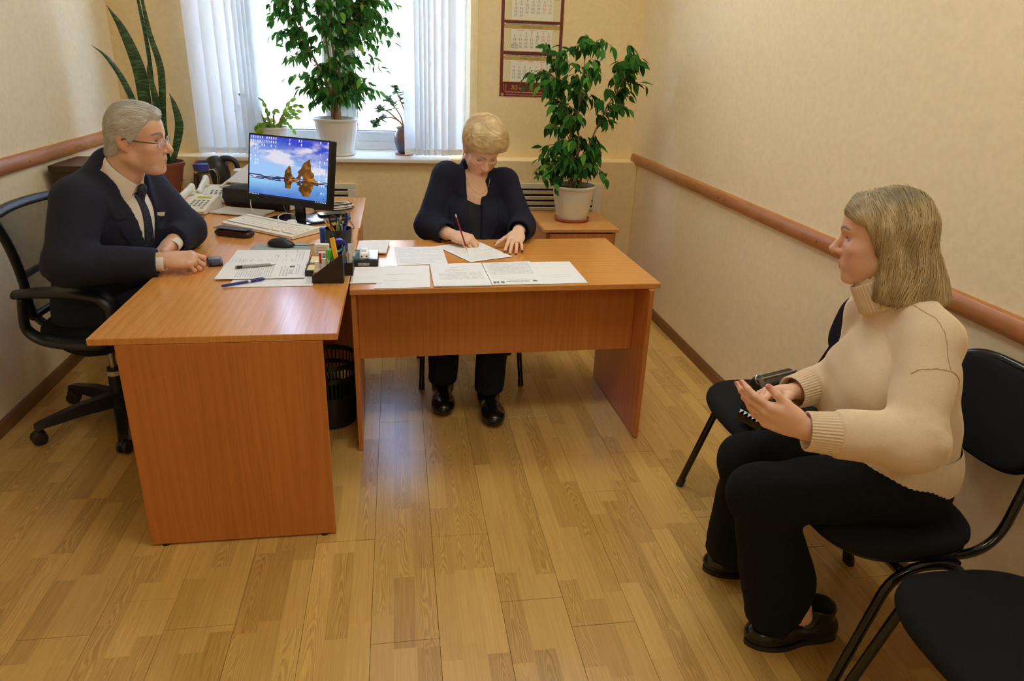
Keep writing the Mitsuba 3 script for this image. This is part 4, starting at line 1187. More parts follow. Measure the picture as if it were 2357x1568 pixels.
for s in (-1, 1):
    th = np.linspace(0, 2 * np.pi, 29)
    lp = np.column_stack([s * 0.021 + 0.0145 * np.cos(th), 0.138 + 0.022 * np.sin(th), s * 0.0015 + 0 * th])
    part(k, 'handle', xf(tube(lp, 0.0033, 8, False), SM), 'black_plastic', True)
    bl_ = extrude([(s * 0.012, 0.118), (s * 0.004, 0.112), (-s * 0.001, 0.08), (-s * 0.006, 0.012), (s * 0.003, 0.02), (s * 0.008, 0.085)][::s], -0.0008 + s * 0.001, 0.0008 + s * 0.001)
    part(k, 'blade', xf(bl_, SM), 'silver', False)
part(k, 'pivot', xf(lathe([(0, -0.003), (0.004, -0.003), (0.004, 0.003), (0, 0.003)], 14, (0, 0.085, 0)), SM), 'silver', 30)
k = thing('paper_clip_chain', 'chain of metal paper clips hanging on the side of the pen cup', 'paper clip chain')
for i in range(5):
    th = np.linspace(0, 2 * np.pi, 17)
    c = CC + [0.0595, -0.012, 0.088 - i * 0.017]
    part(k, 'clip', tube(np.column_stack([c[0] + 0.0008 * np.sin(th) + 0.001 * (i % 2), c[1] + 0.004 * np.cos(th), c[2] + 0.0095 * np.sin(th)]), 0.0008, 5, False), 'silver', True)
mat('blue_box', lin(40, 84, 170), 0.4)
single('box', xf(box(-0.010, 0.010, -0.011, 0.011, 0, 0.088, 0.001), trs((-0.331, 3.062, D1Z), 0.2)), 'blue_box', 'small blue upright box left of the pen cup', 'box', smooth=False)

# ------------------------------------------------------------------ triangular organizer and what stands in it
k = thing('desk_organizer', 'black desk organizer with a slanted triangular side at the desk corner', 'desk organizer')
ox0, ox1, oy0, oy1 = -0.322, -0.209, 2.543, 2.735
tri = [(ox0, 0.0), (ox1, 0.0), (ox1, 0.108), (ox1 - 0.008, 0.108), (ox0, 0.028)]


def slab_xz(poly, y0, y1):
    m = extrude(poly, y0, y1)
    m.vertices = m.vertices[:, [0, 2, 1]] + [0, 0, D1Z]
    m.fix_normals()
    return m


part(k, 'side', slab_xz(tri, oy0, oy0 + 0.003), 'black_plastic', False)
part(k, 'side', slab_xz(tri, oy1 - 0.003, oy1), 'black_plastic', False)
part(k, 'back_wall', box(ox1 - 0.003, ox1, oy0 + 0.0031, oy1 - 0.0031, D1Z, D1Z + 0.108), 'black_plastic', False)
part(k, 'front_wall', box(ox0, ox0 + 0.003, oy0 + 0.0031, oy1 - 0.0031, D1Z, D1Z + 0.028), 'black_plastic', False)
part(k, 'divider', box(ox0 + 0.06, ox0 + 0.062, oy0 + 0.0031, oy1 - 0.0031, D1Z + 0.003, D1Z + 0.066), 'black_plastic', False)
part(k, 'bottom', box(ox0 + 0.0031, ox1 - 0.0031, oy0 + 0.0031, oy1 - 0.0031, D1Z, D1Z + 0.003), 'black_plastic', False)
part(k, 'tray', cat_([box(-0.355, -0.3225, 2.63, 2.85, D1Z + 0.007, D1Z + 0.0095), box(-0.357, -0.355, 2.63, 2.85, D1Z + 0.007, D1Z + 0.026), box(-0.355, -0.3225, 2.628, 2.63, D1Z + 0.007, D1Z + 0.026)]), 'black_plastic', False)
part(k, 'pocket', cat_([box(ox1, ox1 + 0.003, 2.64, 2.74, D1Z, D1Z + 0.05), box(ox1 + 0.026, ox1 + 0.028, 2.64, 2.74, D1Z, D1Z + 0.05), box(ox1 + 0.003, ox1 + 0.026, 2.64, 2.642, D1Z, D1Z + 0.05), box(ox1 + 0.003, ox1 + 0.026, 2.738, 2.74, D1Z, D1Z + 0.05)]), 'black_plastic', False)
mat('correction_white', lin(232, 228, 218), 0.4)
mat('label_red', lin(200, 36, 40), 0.5)
mat('glue_green', lin(96, 190, 50), 0.35)
for i, (x, y, lab) in enumerate(((-0.304, 2.566, 'white correction fluid bottle with a red label, front of the organizer'), (-0.281, 2.604, 'white correction fluid bottle in the organizer behind the red labelled one'))):
    k = thing('bottle', lab, 'bottle')
    part(k, 'body', lathe([(0, 0), (0.013, 0), (0.0135, 0.002), (0.0135, 0.040), (0.010, 0.048), (0, 0.048)], 24, (x, y, D1Z + 0.0035)), 'correction_white', 40)
    part(k, 'cap', lathe([(0, 0.048), (0.0085, 0.048), (0.0078, 0.075), (0, 0.076)], 20, (x, y, D1Z + 0.0035)), 'correction_white', 40)
    if i == 0:
        lk = part(k, 'label', lathe([(0.0138, 0.018), (0.0138, 0.036)], 24, (x, y, D1Z + 0.0035)), 'label_red', 40, label='red label lettered БУМ')
        part(lk, 'lettering', on_wall(text('БУМ', 0.0065, bold=True), x, D1Z + 0.031, y - 0.0142), 'correction_white', False)
k = thing('glue_stick', 'glue stick with a bright green cap in the organizer', 'glue stick')
part(k, 'body', lathe([(0, 0), (0.0135, 0), (0.0135, 0.066), (0, 0.066)], 24, (-0.262, 2.655, D1Z + 0.0035)), 'correction_white', 40)
part(k, 'cap', lathe([(0.0142, 0.060), (0.0150, 0.062), (0.0150, 0.094), (0.013, 0.097), (0, 0.097)], 28, (-0.262, 2.655, D1Z + 0.0035)), 'glue_green', 40)
k = thing('eraser', 'white and red boxed eraser upright in the organizer beside the green glue cap', 'eraser')
part(k, 'block', box(-0.306, -0.278, 2.656, 2.669, D1Z + 0.0035, D1Z + 0.088, 0.001), 'correction_white', False)
part(k, 'label', box(-0.304, -0.2965, 2.6555, 2.6559, D1Z + 0.045, D1Z + 0.085), 'label_red', False)
part(k, 'lettering', on_wall(rotz(text('KORES', 0.0085, bold=True), math.pi / 2), -0.2865, D1Z + 0.064, 2.6559), 'ink_black', False)
mat('cutter_yellow', lin(232, 170, 20), 0.35)
k = thing('utility_knife', 'yellow utility knife with a dark end leaning in the organizer', 'utility knife')
part(k, 'handle', bar((-0.226, 2.585, D1Z + 0.02), (-0.254, 2.665, D1Z + 0.142), 0.019, 0.008, (0.2, 1, 0), 0.002), 'cutter_yellow', False)
part(k, 'end_cap', bar((-0.2542, 2.6655, D1Z + 0.1426), (-0.2585, 2.672, D1Z + 0.156), 0.019, 0.008, (0.2, 1, 0), 0.003), 'black_plastic', False)
mat('tape_violet', lin(66, 48, 170), 0.35)
k = thing('adhesive_tape', 'violet blue tape roll standing in the organizer behind the utility knife', 'tape roll')
th = np.linspace(0, 2 * np.pi, 40)
part(k, 'roll', xf(lathe([(0.019, -0.008), (0.033, -0.008), (0.033, 0.008), (0.019, 0.008), (0.019, -0.008)], 40), frame((-0.236, 2.70, D1Z + 0.098), (1, 0, 0), (0, 0, 1), (0, -1, 0)) @ trs((0, 0, 0), 0, 0.2, 0.5)), 'tape_violet', 30)
part(k, 'core', xf(lathe([(0.018, -0.0085), (0.0188, -0.0085), (0.0188, 0.0085), (0.018, 0.0085)], 40), frame((-0.236, 2.70, D1Z + 0.098), (1, 0, 0), (0, 0, 1), (0, -1, 0)) @ trs((0, 0, 0), 0, 0.2, 0.5)), 'teal', 30)
mat('sticky_cream', lin(232, 214, 160), 0.7)
mat('kraft', lin(200, 160, 100), 0.7)
k = thing('note_pad', 'cream sticky note pads lying in the organizer tray', 'note pad')
part(k, 'pad', xf(box(-0.0145, 0.0145, -0.05, 0.02, 0, 0.012, 0.0005), trs((-0.339, 2.70, D1Z + 0.0098))), 'sticky_cream', False)
part(k, 'pad', xf(box(-0.016, 0.016, -0.03, 0.045, 0, 0.012, 0.0005), trs((-0.338, 2.79, D1Z + 0.0098), 0.0, 0.06)), 'sticky_cream', False)
k = thing('box', 'small pale carton standing between the note pads and the pen cup', 'box')
part(k, 'carton', xf(box(-0.028, 0.028, -0.014, 0.014, 0, 0.06, 0.0008), trs((-0.318, 2.895, D1Z + 0.0003), -0.1)), 'correction_white', False)
part(k, 'print', xf(cat_([box(-0.02, 0.02, -0.0146, -0.0142, 0.012 + i * 0.011, 0.015 + i * 0.011) for i in range(4)]), trs((-0.318, 2.895, D1Z + 0.0003), -0.1)), 'ink_pink', False)
k = thing('note_card', 'white cards standing in the pocket of the organizer', 'card')
part(k, 'card', box(ox1 + 0.006, ox1 + 0.024, 2.67, 2.673, D1Z + 0.004, D1Z + 0.085), 'paper_plain', False)
part(k, 'card', xf(box(-0.009, 0.009, -0.001, 0.001, 0, 0.11), trs((ox1 + 0.014, 2.69, D1Z + 0.004), 0.0, 0.0, 0.05)), 'paper_plain', False)
part(k, 'stripe', box(ox1 + 0.010, ox1 + 0.014, 2.6686, 2.6698, D1Z + 0.05, D1Z + 0.085), 'orange_key', False)

# black document box with the white adapter on it
k = thing('box', 'flat black cased book box with a barcode on the table corner', 'box')
M = trs((-0.152, 2.945, D2Z), 0.0)
part(k, 'body', xf(box(-0.058, 0.058, -0.07, 0.09, 0, 0.030, 0.0015), M), 'black_plastic', False)
mat('cover_teal', proc(lambda p, n, uv: mix(lin(70, 100, 110), lin(170, 190, 196), smoothstep(0.35, 0.7, fbm(p.x * 40, p.y * 40, 2.0)))), 0.15)
part(k, 'cover', xf(box(-0.057, 0.057, -0.062, 0.089, 0.0301, 0.0315), M), 'cover_teal', False, label='glossy grey cover')
part(k, 'barcode', xf(cat_([box(-0.022 + i * 0.0033, -0.0205 + i * 0.0033, -0.0712, -0.0703, 0.006, 0.017) for i in range(14)]), M), 'correction_white', False)
part(k, 'lettering', xf(rotz(text('ЖУРНАЛ', 0.010, bold=True), math.pi / 2), M @ trs((-0.044, 0.01, 0.0316))), 'correction_white', False)
k = thing('power_adapter', 'white two-pin power adapter lying on the flat black box', 'adapter')
M = trs((-0.150, 2.925, D2Z + 0.0322), 0.03)
part(k, 'case', xf(box(-0.019, 0.019, -0.045, 0.055, 0, 0.024, 0.005), M), 'pvc_white', False)
for sx in (-0.010, 0.010):
    part(k, 'pin_hole', xf(lathe([(0, 0.001), (0.0035, 0.001), (0.0035, 0), (0, 0)], 14), M @ frame((sx, -0.0448, 0.011), (1, 0, 0), (0, 0, 1), (0, -1, 0))), 'black_plastic', False)
part(k, 'print', xf(cat_([box(-0.012, 0.010, -0.02 + i * 0.009, -0.0175 + i * 0.009, 0.0241, 0.0244) for i in range(5)]), M), 'ink_black', False)
# ------------------------------------------------------------------ plants
for nm_, c_ in (('leaf_ficus', (58, 106, 46)), ('leaf_dark', (40, 82, 36)), ('leaf_mid', (80, 130, 60))):
    scene[nm_] = {'type': 'principledthin', 'base_color': rgb(lin(*c_)), 'roughness': 0.36, 'diff_trans': 0.5, 'spec_trans': 0.0, 'eta': 1.35}
scene['leaf_fresh'] = {'type': 'principledthin', 'base_color': rgb(lin(112, 156, 58)), 'roughness': 0.4, 'diff_trans': 0.6, 'spec_trans': 0.0}
mat('bark', proc(lambda p, n, uv: mix(lin(112, 84, 54), lin(170, 132, 88), fbm(p.x * 90, p.y * 90, p.z * 26))), 0.8)
mat('soil', proc(lambda p, n, uv: mix(lin(26, 20, 16), lin(52, 42, 34), noise(p.x * 160, p.y * 160, p.z * 160))), 0.95)
mat('pot_white', lin(226, 224, 220), 0.35)
mat('pot_cream', lin(222, 214, 196), 0.4)
mat('terracotta', lin(176, 102, 70), 0.6)


def leaf_mesh(L=.06, W=.026, fold=.25, droop=.35, n=7):
    """pointed oval blade with a crease and a drip tip, base at the origin, along +y, face up"""
    V, F = [], []
    for i in range(n):
        t = i / (n - 1)
        w = W / 2 * math.sin(math.pi * min(1, t ** .8 * 1.02)) ** .9 * (1 if t < .8 else 1 - .35 * (t - .8) / .2) if 0 < t < 1 else 0
        y, z = L * t, -droop * L * t * t * .5
        V += [(-w, y, z + fold * w), (0, y, z), (w, y, z + fold * w)]
    for i in range(n - 1):
        a = i * 3
        for q in (0, 1):
            F += [[a + q, a + q + 1, a + q + 4], [a + q, a + q + 4, a + q + 3]]
    V = np.array(V)
    V = np.vstack([V, [[-.0006, -.012, .003], [.0006, -.012, .003]]])
    F += [[len(V) - 2, len(V) - 1, 1]]
    return trimesh.Trimesh(V, F, process=False)


LEAVES = [leaf_mesh(.062, .027, .25, .45), leaf_mesh(.056, .026, .35, .25), leaf_mesh(.068, .029, .20, .7)]


def pot(key, c, r0, r1, h, mat_, flutes=0, rim=.018, saucer=None, sm='pot_white'):
    seg = 96 if flutes else 48
    th = np.arange(seg) * 2 * np.pi / seg
    prof = [(r0 * .98, 0.0, 0), (r0, .006, .3)] + [(r0 + (r1 - r0) * t, .006 + (h - rim - .006) * t, 1.0 if t < .80 else 0.0) for t in np.linspace(.04, 1, 9)] + [(r1 * 1.035, h - rim + .001, 0), (r1 * 1.06, h - rim + .006, 0), (r1 * 1.06, h - .003, 0), (r1 * 1.04, h, 0), (r1 * 1.0, h, 0), (r1 * .97, h - .02, 0), (r1 * .95, h - .04, 0)]
    V = []
    for r, z, f in prof:
        rr = r + (f * .0022 * np.abs(np.cos(th * flutes / 2)) if flutes else 0 * th)
        V.append(np.column_stack([rr * np.cos(th), rr * np.sin(th), np.full(seg, z)]))
    V = np.vstack(V) + np.asarray(c)
    n = len(prof)
    i, j = np.meshgrid(np.arange(n - 1), np.arange(seg), indexing='ij')
    q = np.stack([i * seg + j, i * seg + (j + 1) % seg, (i + 1) * seg + (j + 1) % seg, (i + 1) * seg + j], -1).reshape(-1, 4)
    pk_ = part(key, 'pot', trimesh.Trimesh(V, np.vstack([q[:, [0, 1, 2]], q[:, [0, 2, 3]]]), process=False), mat_, 35)
    part(key, 'soil', lathe([(0, h - .026), (r1 * .5, h - .024), (r1 * .96, h - .03)], 32, c), 'soil', True)
    if saucer:
        part(key, 'saucer', lathe([(0, -.004), (saucer * .9, -.004), (saucer, .004), (saucer * 1.03, .016), (saucer * .99, .016), (saucer * .95, .006), (0, .002)], 48, np.asarray(c) - [0, 0, .0]), sm, 40)


def ficus(key, base, stems, n_tw, spec, seed, leafmats=('leaf_ficus', 'leaf_dark', 'leaf_mid', 'leaf_fresh'), scale=1.0, stem_r=.009, droop=.75):
    """stems: polylines from the soil; spec(rng): a target point for each twig's tip; each twig carries leaves"""
    r = np.random.default_rng(seed)
    node, allpts = [], []
    for st in stems:
        sp = spline(st, 6)
        rad = np.interp(np.linspace(0, 1, len(sp)), [0, .4, 1], [stem_r, stem_r * .6, stem_r * .22])
        part(key, 'stem', tube(sp, rad, 8), 'bark', True)
        node += list(sp[len(sp) // 4:])
    node = np.array(node)
    tw, leaves = [], []
    for _ in range(n_tw):
        tip = spec(r)
        d = np.linalg.norm(node - tip, axis=1) + 1.2 * np.clip(node[:, 2] - tip[2] + .04, 0, 1)
        a = node[np.argmin(d)]
        mid = (a + tip) / 2 + [0, 0, .25 * np.linalg.norm(tip - a)]
        sp = spline([a, mid, tip], 6)
        tw.append(tube(sp, np.linspace(.0024, .0010, len(sp)) * scale, 5, False))
        out = tip - np.array(base)
        out[2] = 0
        out /= np.linalg.norm(out) + 1e-6
        for t in np.linspace(.35, 1.0, spec.leaves):
            p = sp[min(len(sp) - 1, int(t * (len(sp) - 1)))] + r.normal(0, .005, 3) * scale
            az = math.atan2(out[1], out[0]) + r.normal(0, 1.0)
            el = -droop + r.normal(0, .35)
            y = np.array([math.cos(az) * math.cos(el), math.sin(az) * math.cos(el), math.sin(el)])
            x = np.cross(y, [0, 0, 1])
            x /= np.linalg.norm(x)
            roll = r.normal(0, .5)
            z = np.cross(x, y)
            x, z = x * math.cos(roll) + z * math.sin(roll), z * math.cos(roll) - x * math.sin(roll)
            leaves.append((p, frame(p, x, y, z) @ np.diag([1, 1, 1, 1]) @ np.diag([*([r.uniform(.72, 1.15) * scale] * 3), 1.0]), r.integers(3), r.choice(4, p=[.4, .28, .27, .05])))
    part(key, 'twigs', cat_(tw), 'bark', True, stuff=True)
    leaves.sort(key=lambda q: np.linalg.norm(q[0] - CAM))
    shapes = {}
    rest = []
    for i, (p, M, kd, fresh) in enumerate(leaves):
        if i < 290:
            sk_ = (kd, fresh)
            if sk_ not in shapes:
                shapes[sk_] = mikit.ply(LEAVES[kd], leafmats[fresh], True)
            kk_ = part_key(key, 'leaf')
            scene[kk_] = {**shapes[sk_], 'to_world': T(M)}
        else:
            rest.append((fresh, xf(LEAVES[kd], M)))
    for f in range(4):
        if any(q == f for q, _ in rest):
            part(key, 'foliage', cat_([m for q, m in rest if q == f]), leafmats[f], True, stuff=True)


# ficus on the cabinet in the corner
FC = np.array([1.045, 4.165, 0.6245])
k = thing('potted_ficus', 'potted ficus in a cream pot on the small cabinet in the corner', 'potted plant')
pot(k, FC, .090, .126, .210, 'pot_cream', 30, saucer=.105, sm='terracotta')


def spec1(r):
    while True:
        z = r.uniform(.86, 1.64)
        t = (z - .86) / .78
        rx = np.interp(t, [0, .18, .35, .55, .8, 1], [.27, .22, .20, .30, .41, .31])
        x = r.uniform(-1, 1)
        y = r.uniform(-1, 1)
        if x * x + y * y < 1 and (x * x + y * y > .10 or t > .4):
            ox = np.interp(t, [0, .3, 1], [-.05, -.03, .03])
            p = np.array([FC[0] + ox + x * rx, FC[1] + y * rx * .72, z + r.normal(0, .015)])
            if p[0] < XR - .06 and p[1] < YLOW - .05:
                return p


spec1.leaves = 8
ficus(k, FC, [[FC + [-.02, 0, .17], FC + [-.03, 0, .35], FC + [-.06, -.02, .6], FC + [-.16, .02, .88]], [FC + [.01, .01, .17], FC + [.02, .02, .4], FC + [.0, .0, .65], FC + [.02, -.01, 1.0]],
              [FC + [.03, -.01, .17], FC + [.06, -.02, .4], FC + [.14, -.03, .62], FC + [.28, .0, .86]], [FC + [.0, .02, .18], FC + [-.02, .05, .5], FC + [.08, .08, .8], FC + [.14, .06, .95]]], 150, spec1, 41, scale=1.18)
part(k, 'stick', tube([FC + [.07, -.02, .16], FC + [.082, -.02, .25]], .003, 6), 'pencil_red' if 'pencil_red' in scene else 'terracotta', 30)

# big ficus on the window sill
FW = np.array([-0.385, 4.785, LEDGE + 0.008])
k = thing('potted_ficus', 'large bushy ficus in a white fluted pot on the window sill', 'potted plant')
pot(k, FW, .098, .137, .225, 'pot_white', 20, saucer=.115)


def spec2(r):
    while True:
        z = r.uniform(1.22, 2.02)
        t = (z - 1.22) / .8
        rx = np.interp(t, [0, .12, .35, .6, 1], [.18, .30, .42, .44, .46])
        x, y = r.uniform(-1, 1), r.uniform(-1, 1)
        if x * x + y * y < 1:
            p = np.array([FW[0] + .02 + x * rx, FW[1] - .02 + y * min(rx, .20) * 1.0, z])
            if p[1] < YW - .06 and (p[1] < 4.66 or (p[0] > -.80 and p[0] < .03)):
                return p


spec2.leaves = 9
ficus(k, FW, [[FW + [.0, 0, .18], FW + [-.01, 0, .45], FW + [-.04, -.01, .75], FW + [-.1, 0, 1.1]], [FW + [.02, .01, .18], FW + [.035, .01, .5], FW + [.1, .01, .8], FW + [.16, 0, 1.1]],
              [FW + [-.02, 0, .18], FW + [-.03, -.02, .4], FW + [-.16, -.02, .7], FW + [-.22, 0, 1.05]], [FW + [.01, -.02, .18], FW + [.02, -.03, .5], FW + [.0, -.04, .8], FW + [.05, -.02, 1.15]]], 260, spec2, 43, stem_r=.013)

# holiday cactus, left on the sill
HC = np.array([-0.775, 4.80, LEDGE + 0.005])
k = thing('potted_cactus', 'leafy holiday cactus with pale shoots in a white pot left of the large ficus', 'potted plant')
pot(k, HC, .062, .086, .165, 'pot_white', 0)
scene['cactus_green'] = {'type': 'principledthin', 'base_color': proc(lambda p, n, uv: mix(lin(52, 96, 32), lin(150, 176, 70), noise(p.x * 26, p.y * 26, p.z * 22))), 'roughness': 0.4, 'diff_trans': 0.45, 'spec_trans': 0.0}
hr = np.random.default_rng(51)
seg = leaf_mesh(.045, .022, .05, .1, 6)
seg_dict = mikit.ply(seg, 'cactus_green', True)
for b in range(22):
    az = hr.uniform(0, 2 * np.pi)
    p = HC + [.03 * math.cos(az), .03 * math.sin(az), .15]
    el = hr.uniform(.5, 1.35)
    if b < 6:
        part(k, 'stem', tube(spline([p, p + [.02 * math.cos(az), .02 * math.sin(az), .05], p + [.04 * math.cos(az), .04 * math.sin(az), .09]], 4), .006, 6), 'bark', True)
        p = p + [.04 * math.cos(az), .04 * math.sin(az), .09]
    for s_ in range(hr.integers(3, 6)):
        y = np.array([math.cos(az) * math.cos(el), .7 * math.sin(az) * math.cos(el), math.sin(el)])
        y /= np.linalg.norm(y)
        x = np.cross(y, [0, -1, .3])
        x /= np.linalg.norm(x) + 1e-9
        kk_ = part_key(k, 'segment')
        scene[kk_] = {**seg_dict, 'to_world': T(frame(p, x, y, np.cross(x, y)) @ np.diag([1.1, 1.1, 1.1, 1.0]))}
        p = p + y * .044
        el -= hr.uniform(.2, .55)
        az += hr.normal(0, .25)

# jade plant in a brown glazed vase, right on the sill
JV = np.array([0.045, 4.835, LEDGE + 0.016])
k = thing('jade_plant', 'jade plant with a bare bent stem in a brown blue vase at the right blind', 'potted plant')
mat('vase_glaze', proc(lambda p, n, uv: mix(lin(52, 56, 78), lin(120, 96, 84), smoothstep(0.95, 1.08, p.z + .04 * noise(p.x * 30, p.y * 30, p.z * 30)) * smoothstep(1.13, 1.06, p.z))), 0.18)
part(k, 'vase', lathe([(0, 0), (.040, 0), (.044, .006), (.058, .04), (.066, .085), (.062, .118), (.048, .142), (.046, .152), (.055, .166), (.051, .166), (.042, .15), (.0, .14)], 44, JV), 'vase_glaze', 40)
part(k, 'saucer', lathe([(0, -.014), (.056, -.014), (.064, -.002), (.06, -.002), (.05, -.006), (0, -.006)], 40, JV), 'terracotta', 40)
part(k, 'soil', lathe([(0, .146), (.043, .146)], 24, JV), 'soil', False)
mat('jade_green', proc(lambda p, n, uv: mix(lin(40, 78, 40), lin(92, 130, 70), noise(p.x * 50, p.y * 50, p.z * 50))), 0.25)
jl = cushion(superellipse(.017, .011, 2.0, 14), .005, .03, .0015)
jl.vertices = jl.vertices + [.017, 0, 0]
jd = mikit.ply(jl, 'jade_green', 50)
jr = np.random.default_rng(61)
for br in ([(0, 0, .15), (-.03, -.01, .20), (-.09, -.02, .225), (-.15, -.03, .21), (-.19, -.03, .175)], [(0, 0, .15), (-.02, 0, .23), (-.06, -.01, .29), (-.10, -.01, .33)], [(0, 0, .15), (.01, 0, .24), (-.02, 0, .33), (-.05, 0, .40)], [(-.03, -.01, .20), (-.10, -.02, .26), (-.15, -.03, .27)], [(.0, .0, .24), (.03, .0, .30), (.02, 0, .36)]):
    sp = spline([JV + np.array(q) for q in br], 5)
    part(k, 'branch', tube(sp, np.linspace(.006, .003, len(sp)), 7), 'bark', True)
    for p in [*sp[len(sp) * 3 // 5::1], *([sp[-1]] * 5)]:
        for _ in range(2):
            az, el = jr.uniform(0, 2 * np.pi), jr.uniform(-.5, .9)
            x = np.array([math.cos(az) * math.cos(el), math.sin(az) * math.cos(el), math.sin(el)])
            y = np.cross([0, 0, 1.0], x)
            y /= np.linalg.norm(y)
            kk_ = part_key(k, 'leaf')
            scene[kk_] = {**jd, 'to_world': T(frame(p, x, y, np.cross(x, y)) @ np.diag([*([jr.uniform(.8, 1.3)] * 3), 1.0]))}

# snake plant behind the man, in a terracotta coloured pot on the side table
SP = np.array([-1.335, 4.36, D1Z + 0.004])
k = thing('snake_plant', 'tall snake plant in a reddish brown pot behind the man, against the window wall', 'potted plant')
mat('pot_redbrown', lin(122, 66, 44), 0.4)
pot(k, SP, .080, .112, .170, 'pot_redbrown', 0, rim=.026)
scene['snake_leaf'] = {'type': 'twosided', 'bsdf': {'type': 'principled', 'base_color': proc(lambda p, n, uv: mix(lin(30, 62, 32), lin(70, 104, 62), smoothstep(0.40, 0.72, fbm(p.x * 30, p.y * 30, p.z * 120 + 2 * noise(p.x * 60, p.y * 60, p.z * 8))))), 'roughness': 0.35}}


def blade(pts, w, twist=0.0):
    sp = spline(pts, 10)
    n = len(sp)
    V, F = [], []
    for i, p in enumerate(sp):
        t = i / (n - 1)
        ww = w * min(1, .55 + 1.6 * t) * (1 - max(0, (t - .45) / .55) ** 1.6) * .5 + .0004
        a = twist * t
        sd = np.array([math.cos(a), math.sin(a), 0])
        nr = np.array([-math.sin(a), math.cos(a), 0])
        V += [p - sd * ww + nr * .22 * ww, p + nr * (-.0022), p + sd * ww + nr * .22 * ww, p + nr * .003]
    for i in range(n - 1):
        for j in range(4):
            a, b = i * 4 + j, i * 4 + (j + 1) % 4
            F += [[a, b, b + 4], [a, b + 4, a + 4]]
    return trimesh.Trimesh(V, F, process=False)


for pts, w, tw in (([SP + [-.01, -.01, .14], (-1.375, 4.35, 1.15), (-1.375, 4.33, 1.40), (-1.42, 4.31, 1.60), (-1.475, 4.30, 1.715)], .066, .3),
                   ([SP + [.03, .02, .14], (-1.300, 4.37, 1.15), (-1.275, 4.37, 1.40), (-1.305, 4.36, 1.62), (-1.325, 4.35, 1.98)], .036, .5),
                   ([SP + [.0, .03, .14], (-1.345, 4.40, 1.15), (-1.335, 4.40, 1.5), (-1.345, 4.39, 1.75), (-1.355, 4.38, 2.05)], .022, .2),
                   ([SP + [-.04, .0, .14], (-1.40, 4.34, 1.10), (-1.455, 4.32, 1.33), (-1.52, 4.31, 1.46), (-1.585, 4.30, 1.52)], .034, .5),
                   ([SP + [.01, -.03, .14], (-1.315, 4.34, 1.12), (-1.312, 4.33, 1.25), (-1.325, 4.33, 1.37), (-1.33, 4.33, 1.43)], .036, .2),
                   ([SP + [.05, -.01, .14], (-1.240, 4.36, 1.02), (-1.215, 4.36, 1.12), (-1.225, 4.36, 1.22), (-1.245, 4.36, 1.285)], .044, .6)):
    part(k, 'leaf', blade(pts, w, tw), 'snake_leaf', 40)
# ------------------------------------------------------------------ people: implicit surfaces, meshed by surface nets
F32 = np.float32


def smin(a, b, k):
    h = np.clip(0.5 + 0.5 * (b - a) / k, 0, 1)
    return b + (a - b) * h - k * h * (1 - h)


def smax(a, b, k):
    return -smin(-a, -b, k)


def sph(P, c, r):
    return np.linalg.norm(P - np.asarray(c, F32), axis=1) - r


def ell(P, c, r, R=None):
    q = P - np.asarray(c, F32)
    if R is not None:
        q = q @ np.asarray(R, F32)          # columns of R: the ellipsoid's axes
    r = np.asarray(r, F32)
    k0 = np.linalg.norm(q / r, axis=1)
    k1 = np.linalg.norm(q / (r * r), axis=1)
    return k0 * (k0 - 1) / np.maximum(k1, 1e-6)


def cap(P, a, b, ra, rb=None):
    rb = ra if rb is None else rb
    a, b = np.asarray(a, F32), np.asarray(b, F32)
    ab = b - a
    t = np.clip(((P - a) @ ab) / (ab @ ab), 0, 1)
    return np.linalg.norm(P - a - t[:, None] * ab, axis=1) - (ra + (rb - ra) * t)


def chain(P, pts, rad, k=0.01):
    d = None
    for i in range(len(pts) - 1):
        e = cap(P, pts[i], pts[i + 1], rad[i], rad[i + 1])
        d = e if d is None else smin(d, e, k)
    return d


def ecap(P, a, b, ra, rb, flat, axis):
    """capsule whose section is flattened by 'flat' along 'axis'"""
    a, b, ax = np.asarray(a, F32), np.asarray(b, F32), np.asarray(axis, float)
    ab = b - a
    ax = ax - ab * (ax @ ab) / (ab @ ab)
    ax = (ax / np.linalg.norm(ax)).astype(F32)
    t = np.clip(((P - a) @ ab) / (ab @ ab), 0, 1)
    q = P - a - t[:, None] * ab
    c = q @ ax
    q = q + (c * (1 / flat - 1))[:, None] * ax
    return (np.linalg.norm(q, axis=1) - (ra + (rb - ra) * t)) * min(1.0, flat * 1.15)


def rot(yaw=0.0, pitch=0.0, roll=0.0):
    """columns: right, forward, up; yaw turns forward from +y about z, pitch lifts the nose, roll leans to the person's right"""
    cy, sy = math.cos(yaw), math.sin(yaw)
    f = np.array([math.cos(yaw) * math.cos(pitch), math.sin(yaw) * math.cos(pitch), math.sin(pitch)])
    r = np.array([math.sin(yaw), -math.cos(yaw), 0.0])
    u = np.cross(r, f)
    r2 = r * math.cos(roll) - u * math.sin(roll)
    u2 = u * math.cos(roll) + r * math.sin(roll)
    return np.column_stack([r2, f, u2])


